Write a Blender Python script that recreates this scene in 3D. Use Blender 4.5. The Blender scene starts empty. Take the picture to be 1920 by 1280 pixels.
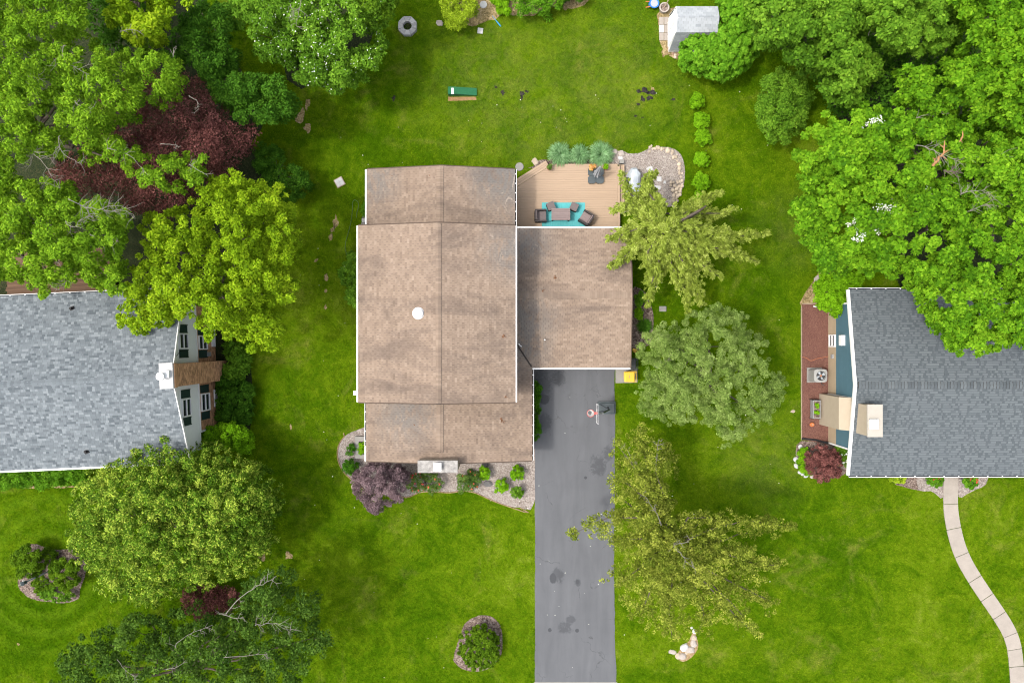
import bpy, math, random
import numpy as np
from mathutils import Vector, Matrix

random.seed(11)
rng = np.random.default_rng(11)
sc = bpy.context.scene
COL = sc.collection

# ------------------------------------------------------------------ camera, sky, sun, exposure
H = 45.7            # height of the drone above the lawn, metres
S = 28.0            # photo pixels per metre on the ground
cd = bpy.data.cameras.new('camera'); cam = bpy.data.objects.new('camera', cd); COL.objects.link(cam)
cam.location = (0, 0, H); cam.rotation_euler = (0, 0, 0)
cd.sensor_width = 36.0; cd.lens = 36.0*H/(1920/S)
cd.clip_start = 0.5; cd.clip_end = 600
sc.camera = cam

TO_SUN = Vector((-0.517, -0.11, 1.0)).normalized()
w = bpy.data.worlds.new('World'); sc.world = w; w.use_nodes = True
nt = w.node_tree; nt.nodes.clear()
sky = nt.nodes.new('ShaderNodeTexSky'); sky.sky_type = 'NISHITA'; sky.sun_disc = False
sky.sun_elevation = math.asin(TO_SUN.z); sky.sun_rotation = math.atan2(TO_SUN.x, TO_SUN.y) % (2*math.pi)
sky.dust_density = 6.0; sky.air_density = 1.6; sky.ozone_density = 0.6
bgn = nt.nodes.new('ShaderNodeBackground'); bgn.inputs['Strength'].default_value = 0.15
wo = nt.nodes.new('ShaderNodeOutputWorld')
hs = nt.nodes.new('ShaderNodeHueSaturation'); hs.inputs['Saturation'].default_value = 0.45      # thin bright overcast whitens the sky
nt.links.new(sky.outputs[0], hs.inputs['Color']); nt.links.new(hs.outputs[0], bgn.inputs[0]); nt.links.new(bgn.outputs[0], wo.inputs[0])
sd = bpy.data.lights.new('sun', 'SUN'); sd.energy = 1.2; sd.angle = math.radians(4.0); sd.color = (1.0, 0.95, 0.87)
sun = bpy.data.objects.new('sun', sd); COL.objects.link(sun); sun.location = (-30, -8, 60)
sun.rotation_euler = (-TO_SUN).to_track_quat('-Z', 'Y').to_euler()
sc.view_settings.view_transform = 'Standard'; sc.view_settings.look = 'None'
try:
    sc.cycles.filter_width = 1.1
except Exception: pass
sc.view_settings.gamma = 1.0; sc.view_settings.use_curve_mapping = False
sc.view_settings.exposure = 1.22

# ------------------------------------------------------------------ helpers
def P(px, py, z=0.0):
    """photo pixel + height above the lawn -> world point"""
    k = (1 - z/H)/S
    return Vector(((px-960)*k, (640-py)*k, z))

def unit(a): return a/np.maximum(np.linalg.norm(a, axis=-1, keepdims=True), 1e-9)

class MB:
    def __init__(s): s.v = []; s.f = []; s.t = []
    def add(s, vs, fs, t=0.5):
        b = len(s.v); s.v += [tuple(q) for q in vs]
        for f in fs: s.f.append(tuple(i+b for i in f)); s.t.append(t)
        return s
    def box(s, x0, y0, z0, x1, y1, z1, t=0.5):
        return s.prism([(x0, y0), (x1, y0), (x1, y1), (x0, y1)], z0, z1, t)
    def obox(s, c, sz, rz=0.0, t=0.5, bev=0.0):
        hx, hy = sz[0]/2, sz[1]/2
        if bev:
            pts = [(-hx+bev, -hy), (hx-bev, -hy), (hx, -hy+bev), (hx, hy-bev), (hx-bev, hy), (-hx+bev, hy), (-hx, hy-bev), (-hx, -hy+bev)]
        else: pts = [(-hx, -hy), (hx, -hy), (hx, hy), (-hx, hy)]
        cr, sr = math.cos(rz), math.sin(rz)
        return s.prism([(c[0]+x*cr-y*sr, c[1]+x*sr+y*cr) for x, y in pts], c[2], c[2]+sz[2], t)
    def prism(s, poly, z0, z1, t=0.5, top=None):
        poly = [(p[0], p[1]) for p in poly]
        a = sum(poly[i][0]*poly[(i+1) % len(poly)][1]-poly[(i+1) % len(poly)][0]*poly[i][1] for i in range(len(poly)))
        if a < 0: poly = poly[::-1]
        n = len(poly); tp = top or poly
        vs = [(x, y, z0) for x, y in poly]+[(x, y, z1) for x, y in tp]
        fs = [tuple(range(n, 2*n)), tuple(range(n-1, -1, -1))]+[(i, (i+1) % n, n+(i+1) % n, n+i) for i in range(n)]
        return s.add(vs, fs, t)
    def slab(s, pts, th, t=0.5):
        n = len(pts)
        vs = [tuple(p) for p in pts]+[(p[0], p[1], p[2]-th) for p in pts]
        fs = [tuple(range(n)), tuple(range(2*n-1, n-1, -1))]+[(i, n+i, n+(i+1) % n, (i+1) % n) for i in range(n)]
        return s.add(vs, fs, t)
    def cyl(s, c, r0, r1, h, n=12, t=0.5, cap=True):
        vs = [(c[0]+r0*math.cos(2*math.pi*i/n), c[1]+r0*math.sin(2*math.pi*i/n), c[2]) for i in range(n)]
        vs += [(c[0]+r1*math.cos(2*math.pi*i/n), c[1]+r1*math.sin(2*math.pi*i/n), c[2]+h) for i in range(n)]
        fs = [(i, (i+1) % n, n+(i+1) % n, n+i) for i in range(n)]
        if cap: fs += [tuple(range(n, 2*n)), tuple(range(n-1, -1, -1))]
        return s.add(vs, fs, t)
    def lathe(s, c, prof, n=16, t=0.5):
        m = len(prof)
        vs = [(c[0]+r*math.cos(2*math.pi*i/n), c[1]+r*math.sin(2*math.pi*i/n), c[2]+z) for r, z in prof for i in range(n)]
        fs = [(j*n+i, j*n+(i+1) % n, (j+1)*n+(i+1) % n, (j+1)*n+i) for j in range(m-1) for i in range(n)]
        if prof[-1][0] > 1e-4: fs.append(tuple((m-1)*n+i for i in range(n)))
        return s.add(vs, fs, t)
    def tube(s, pts, rad, n=6, t=0.5):
        pts = [Vector(p) for p in pts]
        if not hasattr(rad, '__len__'): rad = [rad]*len(pts)
        vs = []
        for i, p in enumerate(pts):
            d = (pts[min(i+1, len(pts)-1)]-pts[max(i-1, 0)]).normalized()
            a = Vector((0, 0, 1)) if abs(d.z) < 0.9 else Vector((1, 0, 0))
            x = d.cross(a).normalized(); y = d.cross(x)
            vs += [p+(x*math.cos(2*math.pi*k/n)+y*math.sin(2*math.pi*k/n))*rad[i] for k in range(n)]
        fs = [(i*n+k, i*n+(k+1) % n, (i+1)*n+(k+1) % n, (i+1)*n+k) for i in range(len(pts)-1) for k in range(n)]
        fs += [tuple(range(n-1, -1, -1)), tuple((len(pts)-1)*n+k for k in range(n))]
        return s.add(vs, fs, t)
    def torus(s, c, R, r, n=20, m=8, t=0.5):
        vs = []
        for i in range(n):
            a = 2*math.pi*i/n
            for j in range(m):
                b = 2*math.pi*j/m
                vs.append((c[0]+(R+r*math.cos(b))*math.cos(a), c[1]+(R+r*math.cos(b))*math.sin(a), c[2]+r*math.sin(b)))
        fs = [(i*m+j, ((i+1) % n)*m+j, ((i+1) % n)*m+(j+1) % m, i*m+(j+1) % m) for i in range(n) for j in range(m)]
        return s.add(vs, fs, t)
    def rock(s, c, r, fl=0.6, t=0.5, sq=(1, 1)):
        """lumpy stone, base at c"""
        nl, nm = 5, 8; vs = []; ph = random.random()*6
        ra = [random.uniform(0.8, 1.15) for _ in range(nm)]
        for j in range(nl):
            th = (j/(nl-1))*math.pi/2
            for i in range(nm):
                a = ph+2*math.pi*i/nm
                q = r*ra[i]*(math.cos(th)**0.6 if j < nl-1 else 0.28)*random.uniform(0.93, 1.07)
                vs.append((c[0]+q*math.cos(a)*sq[0], c[1]+q*math.sin(a)*sq[1], c[2]+r*fl*math.sin(th)*random.uniform(0.9, 1.05)))
        fs = [(j*nm+i, j*nm+(i+1) % nm, (j+1)*nm+(i+1) % nm, (j+1)*nm+i) for j in range(nl-1) for i in range(nm)]
        fs.append(tuple((nl-1)*nm+i for i in range(nm)))
        return s.add(vs, fs, t)
    def build(s, name, mat, parent=None, loc=None, smooth=False, local=False, kind=None):
        off = Vector(loc) if loc is not None else (W.get(parent.name, Vector()) if (parent and not local) else Vector())
        me = bpy.data.meshes.new(name)
        me.from_pydata([(x-off.x, y-off.y, z-off.z) for x, y, z in s.v], [], s.f)
        at = me.attributes.new('tint', 'FLOAT', 'FACE'); at.data.foreach_set('value', np.array(s.t, dtype=np.float32))
        if smooth: me.polygons.foreach_set('use_smooth', [True]*len(me.polygons))
        me.materials.append(mat); me.update()
        return link(name, me, parent, loc, off, kind)

W = {}
def link(name, me, parent=None, loc=None, off=Vector(), kind=None):
    o = bpy.data.objects.new(name, me); COL.objects.link(o)
    if parent:
        o.parent = parent; W[o.name] = W.get(parent.name, Vector())
    elif loc is not None:
        o.location = loc; W[o.name] = Vector(loc)
    if kind: o['kind'] = kind
    return o

def tag(o, label, cat, group=None):
    o['label'] = label; o['category'] = cat
    if group: o['group'] = group
    return o
def thing(name, label, cat, loc, group=None, rz=0.0):
    o = bpy.data.objects.new(name, None); COL.objects.link(o)
    o.empty_display_size = 0.3
    o.location = loc; o.rotation_euler = (0, 0, rz); W[o.name] = Vector(loc)
    return tag(o, label, cat, group)
def copy_thing(o, loc, rz=None, label=None):
    c = o.copy(); COL.objects.link(c); c.location = loc; W[c.name] = Vector(loc)
    if rz is not None: c.rotation_euler = (0, 0, rz)
    if label: c['label'] = label
    def rec(src, dst):
        for ch in [x for x in COL.objects if x.parent == src]:
            k = ch.copy(); COL.objects.link(k); k.parent = dst; rec(ch, k)
    rec(o, c)
    return c

# ------------------------------------------------------------------ materials
class NT:
    def __init__(s, m): s.t = m.node_tree; s.t.nodes.clear()
    def n(s, typ, **kw):
        nd = s.t.nodes.new(typ)
        for k, v in kw.items():
            if k in ('op', 'operation'): nd.operation = v
            elif k.startswith('i_'):
                key = k[2:]; key = int(key) if key.isdigit() else key.replace('_', ' ')
                inp = nd.inputs[key]
                if hasattr(v, 'is_linked') or isinstance(v, bpy.types.NodeSocket): s.t.links.new(v, inp)
                else: inp.default_value = v
            else: setattr(nd, k, v)
        return nd
    def math(s, op, a, b=0.0, c=0.0, clamp=False):
        return s.n('ShaderNodeMath', op=op, i_0=a, i_1=b, i_2=c, use_clamp=clamp).outputs[0]
    def mix(s, f, a, b, mode='MIX'):
        nd = s.n('ShaderNodeMix', data_type='RGBA', blend_type=mode)
        for i, v in ((0, f), (6, a), (7, b)):
            if isinstance(v, bpy.types.NodeSocket): s.t.links.new(v, nd.inputs[i])
            else: nd.inputs[i].default_value = v if i == 0 or len(v) == 4 else (*v, 1)
        return nd.outputs[2]
    def ramp(s, f, stops):
        nd = s.n('ShaderNodeValToRGB'); s.t.links.new(f, nd.inputs[0])
        el = nd.color_ramp.elements
        while len(el) < len(stops): el.new(0.5)
        for e, (p, c) in zip(el, stops): e.position = p; e.color = (*c, 1) if len(c) == 3 else c
        return nd.outputs[0]
    def noise(s, vec, scale, detail=4, rough=0.6, dist=0.0):
        return s.n('ShaderNodeTexNoise', i_Vector=vec, i_Scale=scale, i_Detail=detail, i_Roughness=rough, i_Distortion=dist).outputs[0]
    def range(s, v, a, b, c=0.0, d=1.0):
        return s.n('ShaderNodeMapRange', i_0=v, i_1=a, i_2=b, i_3=c, i_4=d).outputs[0]
    def pos(s): return s.n('ShaderNodeNewGeometry').outputs['Position']
    def obj(s): return s.n('ShaderNodeTexCoord').outputs['Object']
    def tint(s): return s.n('ShaderNodeAttribute', attribute_name='tint').outputs['Fac']
    def scalev(s, v, sx, sy, sz, rz=0.0):
        nd = s.n('ShaderNodeMapping', i_Vector=v); nd.inputs['Scale'].default_value = (sx, sy, sz); nd.inputs['Rotation'].default_value = (0, 0, rz)
        return nd.outputs[0]
    def bump(s, h, strength=0.3, dist=0.02):
        return s.n('ShaderNodeBump', i_Height=h, i_Strength=strength, i_Distance=dist).outputs[0]
    def done(s, col, rough=0.8, bump=None, spec=0.3, metal=0.0):
        b = s.n('ShaderNodeBsdfPrincipled')
        for k, v in (('Base Color', col), ('Roughness', rough), ('Metallic', metal), ('Specular IOR Level', spec)):
            if isinstance(v, bpy.types.NodeSocket): s.t.links.new(v, b.inputs[k])
            else: b.inputs[k].default_value = v if not isinstance(v, tuple) or len(v) == 4 else (*v, 1)
        if bump is not None: s.t.links.new(bump, b.inputs['Normal'])
        s.t.links.new(b.outputs[0], s.n('ShaderNodeOutputMaterial').inputs[0])

def newmat(name):
    m = bpy.data.materials.new(name); m.use_nodes = True; return m, NT(m)
def M_plain(name, c, var=0.25, scale=6.0, rough=0.7, spec=0.3, bump=0.15, metal=0.0, stretch=(1, 1, 1)):
    m, t = newmat(name); o = t.scalev(t.obj(), *stretch)
    n1 = t.noise(o, scale, 5, 0.65); n2 = t.noise(o, scale*9, 3, 0.6)
    f = t.math('ADD', t.math('MULTIPLY', n1, 0.7), t.math('MULTIPLY', n2, 0.3))
    f = t.math('ADD', f, t.math('MULTIPLY', t.math('SUBTRACT', t.tint(), 0.5), 0.5))
    c = tuple(x*(.80 if min(c) > .6 else .66) for x in c)
    lo = tuple(x*(1-var) for x in c); hi = tuple(min(1, x*(1+var)) for x in c)
    t.done(t.ramp(f, [(0.25, lo), (0.75, hi)]), rough, t.bump(n2, bump, 0.01), spec, metal)
    return m
def M_leaf(name, dark, mid, light, trans=0.3, rough=0.6):
    m, t = newmat(name); g = lambda c: (c[0]*1.02, c[1]*1.08, c[2]*.55) if 'leaf' in name and c[1] > c[0] else c
    dark, mid, light = (tuple(x*.78 for x in g(dark)), tuple(x*.98 for x in g(mid)), tuple(x*1.08 for x in g(light)))
    col = t.ramp(t.tint(), [(0.0, dark), (0.5, mid), (1.0, light)])
    b = t.n('ShaderNodeBsdfPrincipled', i_Base_Color=col, i_Roughness=max(rough, .7)); b.inputs['Specular IOR Level'].default_value = 0.06
    tr = t.n('ShaderNodeBsdfTranslucent', i_Color=t.mix(0.5, col, (light[0]*1.3, light[1]*1.2, light[2]*0.8)))
    mx = t.n('ShaderNodeMixShader'); mx.inputs[0].default_value = trans
    t.t.links.new(b.outputs[0], mx.inputs[1]); t.t.links.new(tr.outputs[0], mx.inputs[2])
    t.t.links.new(mx.outputs[0], t.n('ShaderNodeOutputMaterial').inputs[0])
    return m
def lawn_color(t):
    """colour of the turf: yellow, deep and dry patches by place"""
    p = t.pos()
    big = t.noise(p, 0.055, 3, 0.55, 0.6); medn = t.noise(p, 0.42, 6, 0.70, 1.2); fine = t.noise(p, 2.0, 5, 0.72, 1.5)
    f = t.math('ADD', t.math('MULTIPLY', big, 0.34), t.math('ADD', t.math('MULTIPLY', medn, 0.38), t.math('MULTIPLY', fine, 0.28)))
    col = t.ramp(f, [(0.34, (0.020, 0.060, 0.001)), (0.46, (0.050, 0.105, 0.002)), (0.55, (0.091, 0.152, 0.004)), (0.66, (0.150, 0.207, 0.018))])
    dry = t.math('MULTIPLY', t.range(t.noise(t.scalev(p, 1, 1, 1, 0.7), 0.22, 6, 0.72, 1.2), 0.54, 0.70), t.range(t.noise(p, 1.4, 4, 0.7), 0.38, 0.60))
    def spot(px, py, r):
        q = P(px, py); d = t.n('ShaderNodeVectorMath', operation='DISTANCE'); t.t.links.new(p, d.inputs[0]); d.inputs[1].default_value = q
        return t.range(d.outputs['Value'], r*0.25, r, 1.0, 0.0)
    worn = t.math('MAXIMUM', t.math('MAXIMUM', spot(940, 150, 7.5), spot(1130, 140, 7.0)), t.math('MAXIMUM', spot(1010, 230, 5.0), t.math('MAXIMUM', spot(1440, 860, 4.0), spot(1490, 430, 3.5))))
    worn = t.math('MULTIPLY', worn, t.range(t.noise(p, 0.9, 6, 0.75, 1.0), 0.36, 0.66))
    col = t.mix(t.math('MULTIPLY', worn, 0.42), col, (0.125, 0.138, 0.034))
    col = t.mix(t.math('MULTIPLY', dry, 0.45), col, (0.215, 0.205, 0.045))
    # mower tracks on the lower left lawn
    q = P(85, 1060); d = t.n('ShaderNodeVectorMath', operation='DISTANCE'); t.t.links.new(p, d.inputs[0]); d.inputs[1].default_value = q
    ring = t.math('SINE', t.math('MULTIPLY', t.math('ADD', d.outputs['Value'], t.math('MULTIPLY', medn, 1.2)), 5.2))
    msk = t.math('MULTIPLY', t.range(d.outputs['Value'], 7.5, 4.5), 0.26)
    col = t.mix(t.math('MULTIPLY', msk, t.range(ring, -0.6, 1.0)), col, (0.120, 0.205, 0.010))
    return col, fine
# ------------------------------------------------------------------ material library
def make_shingle_mat(name, lo, mid, hi, stain, stain_amt=0.6, streak=(1, 1, 1), moss=None):
    lo, mid, hi, stain = (tuple(x*.67 for x in c) for c in (lo, mid, hi, stain))
    m, t = newmat(name); p = t.pos()
    n1 = t.noise(t.scalev(p, *streak), 0.55, 6, 0.65, 0.5); n2 = t.noise(p, 30, 3, 0.7); n3 = t.noise(p, 2.6, 5, 0.7, 0.8)
    f = t.math('ADD', t.math('MULTIPLY', t.tint(), 0.7), t.math('MULTIPLY', n2, 0.3))
    col = t.ramp(f, [(0.15, lo), (0.5, mid), (0.85, hi)])
    col = t.mix(t.math('MULTIPLY', t.range(n1, 0.46, 0.70), stain_amt), col, stain)
    col = t.mix(t.math('MULTIPLY', t.range(n3, 0.55, 0.72), stain_amt*0.45), col, tuple(x*0.8 for x in stain))
    if moss:     # algae bloom with bleached runs near one corner of the roof
        def spot(q, r):
            d = t.n('ShaderNodeVectorMath', operation='DISTANCE'); t.t.links.new(p, d.inputs[0]); d.inputs[1].default_value = q
            return t.range(d.outputs['Value'], r*0.15, r, 1.0, 0.0)
        for q, r in moss:
            s_ = spot(q, r); nn = t.noise(t.scalev(p, 1.0, 0.5, 1.0, 0.5), 1.5, 6, 0.72, 1.6)
            col = t.mix(t.math('MULTIPLY', t.math('MULTIPLY', s_, t.range(nn, 0.34, 0.54)), 0.80), col, (0.125, 0.118, 0.112))
            col = t.mix(t.math('MULTIPLY', t.math('MULTIPLY', s_, t.range(nn, 0.62, 0.68)), 0.40), col, (0.44, 0.36, 0.29))
    t.done(col, 0.92, t.bump(n2, 0.35, 0.006), 0.15)
    return m

MOSS = [(P(950, 335, 3.3), 3.2), (P(700, 340, 3.2), 2.2), (P(940, 320, 3.3), 2.4), (P(960, 470, 6.0), 2.4), (P(985, 455, 3.2), 2.4), (P(985, 600, 3.2), 2.6), (P(760, 775, 3.6), 2.8), (P(985, 660, 3.2), 2.0)]
MAT = {}
MAT['shingle_brown'] = make_shingle_mat('brown shingle', (0.215, 0.160, 0.122), (0.290, 0.219, 0.169), (0.368, 0.284, 0.222), (0.138, 0.107, 0.090), 0.82, (0.42, 1.25, 1), MOSS)
MAT['shingle_grey'] = make_shingle_mat('blended grey shingle', (0.102, 0.121, 0.137), (0.160, 0.184, 0.204), (0.240, 0.270, 0.292), (0.21, 0.23, 0.25), 0.12)
MAT['shingle_slate'] = make_shingle_mat('slate shingle', (0.066, 0.079, 0.089), (0.110, 0.128, 0.141), (0.188, 0.211, 0.225), (0.12, 0.13, 0.15), 0.2)
MAT['shingle_pale'] = make_shingle_mat('weathered pale shingle', (0.30, 0.33, 0.36), (0.40, 0.43, 0.46), (0.48, 0.51, 0.54), (0.24, 0.26, 0.28), 0.5)
MAT['felt'] = M_plain('roof felt', (0.060, 0.050, 0.045), 0.3, 4, 0.95)
MAT['felt_brown'] = M_plain('dark brown shingle gap', (0.095, 0.068, 0.052), 0.3, 4, 0.95)  # dark brown of the roof deck between tabs, also on rake boards
MAT['white'] = M_plain('white painted metal', (0.80, 0.80, 0.80), 0.05, 3, 0.45, 0.4, 0.05)
MAT['white_siding'] = M_plain('white lap siding', (0.78, 0.80, 0.80), 0.05, 2, 0.6)
MAT['tan_stucco'] = M_plain('tan stucco', (0.50, 0.42, 0.32), 0.08, 3, 0.85, 0.2, 0.3)
MAT['tan_siding'] = M_plain('tan siding', (0.48, 0.38, 0.26), 0.08, 3, 0.8)
MAT['blue_siding'] = M_plain('slate blue siding', (0.085, 0.175, 0.225), 0.10, 3, 0.6)
MAT['shutter'] = M_plain('dark green shutter', (0.022, 0.050, 0.042), 0.15, 5, 0.5)
MAT['glass'] = M_plain('window glass', (0.025, 0.030, 0.040), 0.2, 1, 0.08, 0.6, 0.0)
MAT['brick'] = M_plain('brown brick', (0.600, 0.335, 0.185), 0.38, 5, 0.85, 0.2, 0.3)
MAT['mortar'] = M_plain('mortar', (0.36, 0.25, 0.17), 0.2, 8, 0.9)
MAT['beige'] = M_plain('beige house siding', (0.50, 0.44, 0.36), 0.06, 2, 0.7)
MAT['limestone'] = M_plain('weathered limestone cap', (0.34, 0.325, 0.31), 0.62, 4.5, 0.85, 0.2, 0.5)
MAT['concrete'] = M_plain('concrete', (0.29, 0.28, 0.262), 0.16, 2.2, 0.9, 0.2, 0.3)
MAT['walk'] = M_plain('pale walk concrete', (0.370, 0.330, 0.290), 0.16, 1.6, 0.9, 0.2, 0.3)
MAT['stone'] = M_plain('tan field stone', (0.48, 0.40, 0.31), 0.35, 3, 0.85, 0.2, 0.5)
MAT['paleststone'] = M_plain('pale boulder', (0.44, 0.39, 0.35), 0.25, 3, 0.85, 0.2, 0.5)
MAT['flag'] = M_plain('pale flagstone', (0.54, 0.54, 0.54), 0.10, 3, 0.8)
MAT['redpaver'] = M_plain('reddish cobble', (0.42, 0.27, 0.20), 0.35, 4, 0.85)
MAT['deck'] = M_plain('cedar tone decking', (0.430, 0.315, 0.220), 0.12, 2.0, 0.7, 0.2, 0.2, stretch=(0.5, 8, 8))
MAT['deckbrown'] = M_plain('old brown decking', (0.145, 0.085, 0.052), 0.3, 2.0, 0.8, 0.2, 0.2, stretch=(0.5, 8, 8))
MAT['rug'] = M_plain('turquoise woven rug', (0.11, 0.44, 0.46), 0.2, 5, 0.9, 0.1, 0.3, stretch=(3, 0.4, 1))
MAT['wicker'] = M_plain('dark wicker', (0.050, 0.040, 0.040), 0.35, 25, 0.7)
MAT['cushion'] = M_plain('mauve grey cushion', (0.170, 0.140, 0.140), 0.15, 12, 0.9)
MAT['slatwood'] = M_plain('grey brown slat', (0.235, 0.180, 0.175), 0.22, 4, 0.6, stretch=(0.6, 8, 1))
MAT['blackplastic'] = M_plain('black plastic', (0.022, 0.026, 0.030), 0.25, 3, 0.4, 0.5)
MAT['darkrock'] = M_plain('dark grey rock', (0.14, 0.135, 0.135), 0.5, 4, 0.85)
MAT['capstone'] = M_plain('beige cap slab', (0.47, 0.435, 0.385), 0.08, 3, 0.85)
MAT['tank'] = M_plain('grey black plastic tank', (0.062, 0.080, 0.088), 0.15, 3, 0.4, 0.5)
MAT['greyfabric'] = M_plain('grey folded fabric', (0.40, 0.42, 0.45), 0.15, 5, 0.85)
MAT['cover'] = M_plain('pale grey cover', (0.50, 0.55, 0.60), 0.08, 3, 0.55)
MAT['yellow'] = M_plain('yellow plastic', (0.78, 0.48, 0.035), 0.06, 2, 0.4, 0.5, 0.03)
MAT['orange'] = M_plain('orange plastic', (0.62, 0.20, 0.07), 0.1, 3, 0.5)
MAT['blue'] = M_plain('blue plastic', (0.035, 0.19, 0.62), 0.1, 3, 0.4)
MAT['cyan'] = M_plain('bright blue bat', (0.03, 0.30, 0.60), 0.1, 3, 0.4)
MAT['red'] = M_plain('red rim', (0.72, 0.10, 0.09), 0.08, 3, 0.4)
MAT['net'] = M_plain('white net cord', (0.75, 0.75, 0.72), 0.08, 3, 0.9)
MAT['acrylic'] = M_plain('smoky backboard', (0.16, 0.16, 0.18), 0.1, 3, 0.2)
MAT['metal'] = M_plain('grey metal', (0.42, 0.43, 0.44), 0.1, 4, 0.4, 0.5, 0.05, 0.3)
MAT['acmetal'] = M_plain('light grey cabinet', (0.36, 0.355, 0.34), 0.1, 4, 0.5)
MAT['dark'] = M_plain('dark interior', (0.012, 0.012, 0.014), 0.3, 4, 0.7)
MAT['terracotta'] = M_plain('terracotta', (0.42, 0.17, 0.08), 0.2, 5, 0.8)
MAT['turf_green'] = M_plain('green artificial turf', (0.030, 0.150, 0.070), 0.18, 8, 0.95, 0.1, 0.4)
MAT['strawdead'] = M_plain('dead flattened grass', (0.30, 0.18, 0.08), 0.4, 6, 0.95)
MAT['timber'] = M_plain('grey weathered timber', (0.46, 0.45, 0.45), 0.35, 3, 0.85, stretch=(1, 5, 1))
MAT['woodpost'] = M_plain('weathered plank', (0.40, 0.31, 0.22), 0.3, 4, 0.85)
MAT['bark'] = M_plain('grey brown bark', (0.130, 0.105, 0.085), 0.4, 7, 0.95, 0.1, 0.6)
MAT['palebark'] = M_plain('pale grey dead twig', (0.27, 0.245, 0.21), 0.35, 7, 0.95, 0.1, 0.4)
MAT['splitwood'] = M_plain('fresh split wood', (0.42, 0.22, 0.10), 0.3, 7, 0.9)
MAT['hose'] = M_plain('faded green hose', (0.10, 0.19, 0.05), 0.1, 4, 0.6)
MAT['dryleaf'] = M_plain('dry brown leaves', (0.26, 0.13, 0.07), 0.35, 8, 0.9)
MAT['petal_red'] = M_plain('red petals', (0.62, 0.03, 0.045), 0.3, 20, 0.7)
MAT['petal_orange'] = M_plain('coral petals', (0.70, 0.12, 0.07), 0.3, 20, 0.7)
MAT['petal_white'] = M_plain('white petals', (0.78, 0.80, 0.72), 0.06, 20, 0.8)
MAT['petal_amber'] = M_plain('amber petals', (0.72, 0.33, 0.10), 0.35, 20, 0.8)

def make_lawn():
    m, t = newmat('lawn turf'); col, fine = lawn_color(t)
    micro = t.noise(t.pos(), 14, 4, 0.75)
    col = t.mix(t.range(micro, 0.35, 0.7), t.mix(1.0, col, (0.55, 0.6, 0.5), 'MULTIPLY'), col)
    t.done(col, 1.0, t.bump(micro, 0.5, 0.05), 0.0)
    return m
def make_blades():
    m, t = newmat('grass blades'); col, fine = lawn_color(t)
    f = t.math('ADD', t.math('MULTIPLY', t.tint(), 0.45), t.math('MULTIPLY', t.range(t.noise(t.pos(), 3.2, 4, 0.7, 1.0), 0.3, 0.7), 0.55))
    col = t.mix(f, t.mix(1.0, col, (0.62, 0.72, 0.6), 'MULTIPLY'), t.mix(1.0, col, (1.60, 1.45, 1.5), 'MULTIPLY'))
    b = t.n('ShaderNodeBsdfPrincipled', i_Base_Color=col, i_Roughness=1.0); b.inputs['Specular IOR Level'].default_value = 0.0
    tr = t.n('ShaderNodeBsdfTranslucent', i_Color=col); mx = t.n('ShaderNodeMixShader'); mx.inputs[0].default_value = 0.3
    t.t.links.new(b.outputs[0], mx.inputs[1]); t.t.links.new(tr.outputs[0], mx.inputs[2])
    t.t.links.new(mx.outputs[0], t.n('ShaderNodeOutputMaterial').inputs[0])
    return m
MAT['lawn'] = make_lawn(); MAT['blades'] = make_blades()

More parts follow.
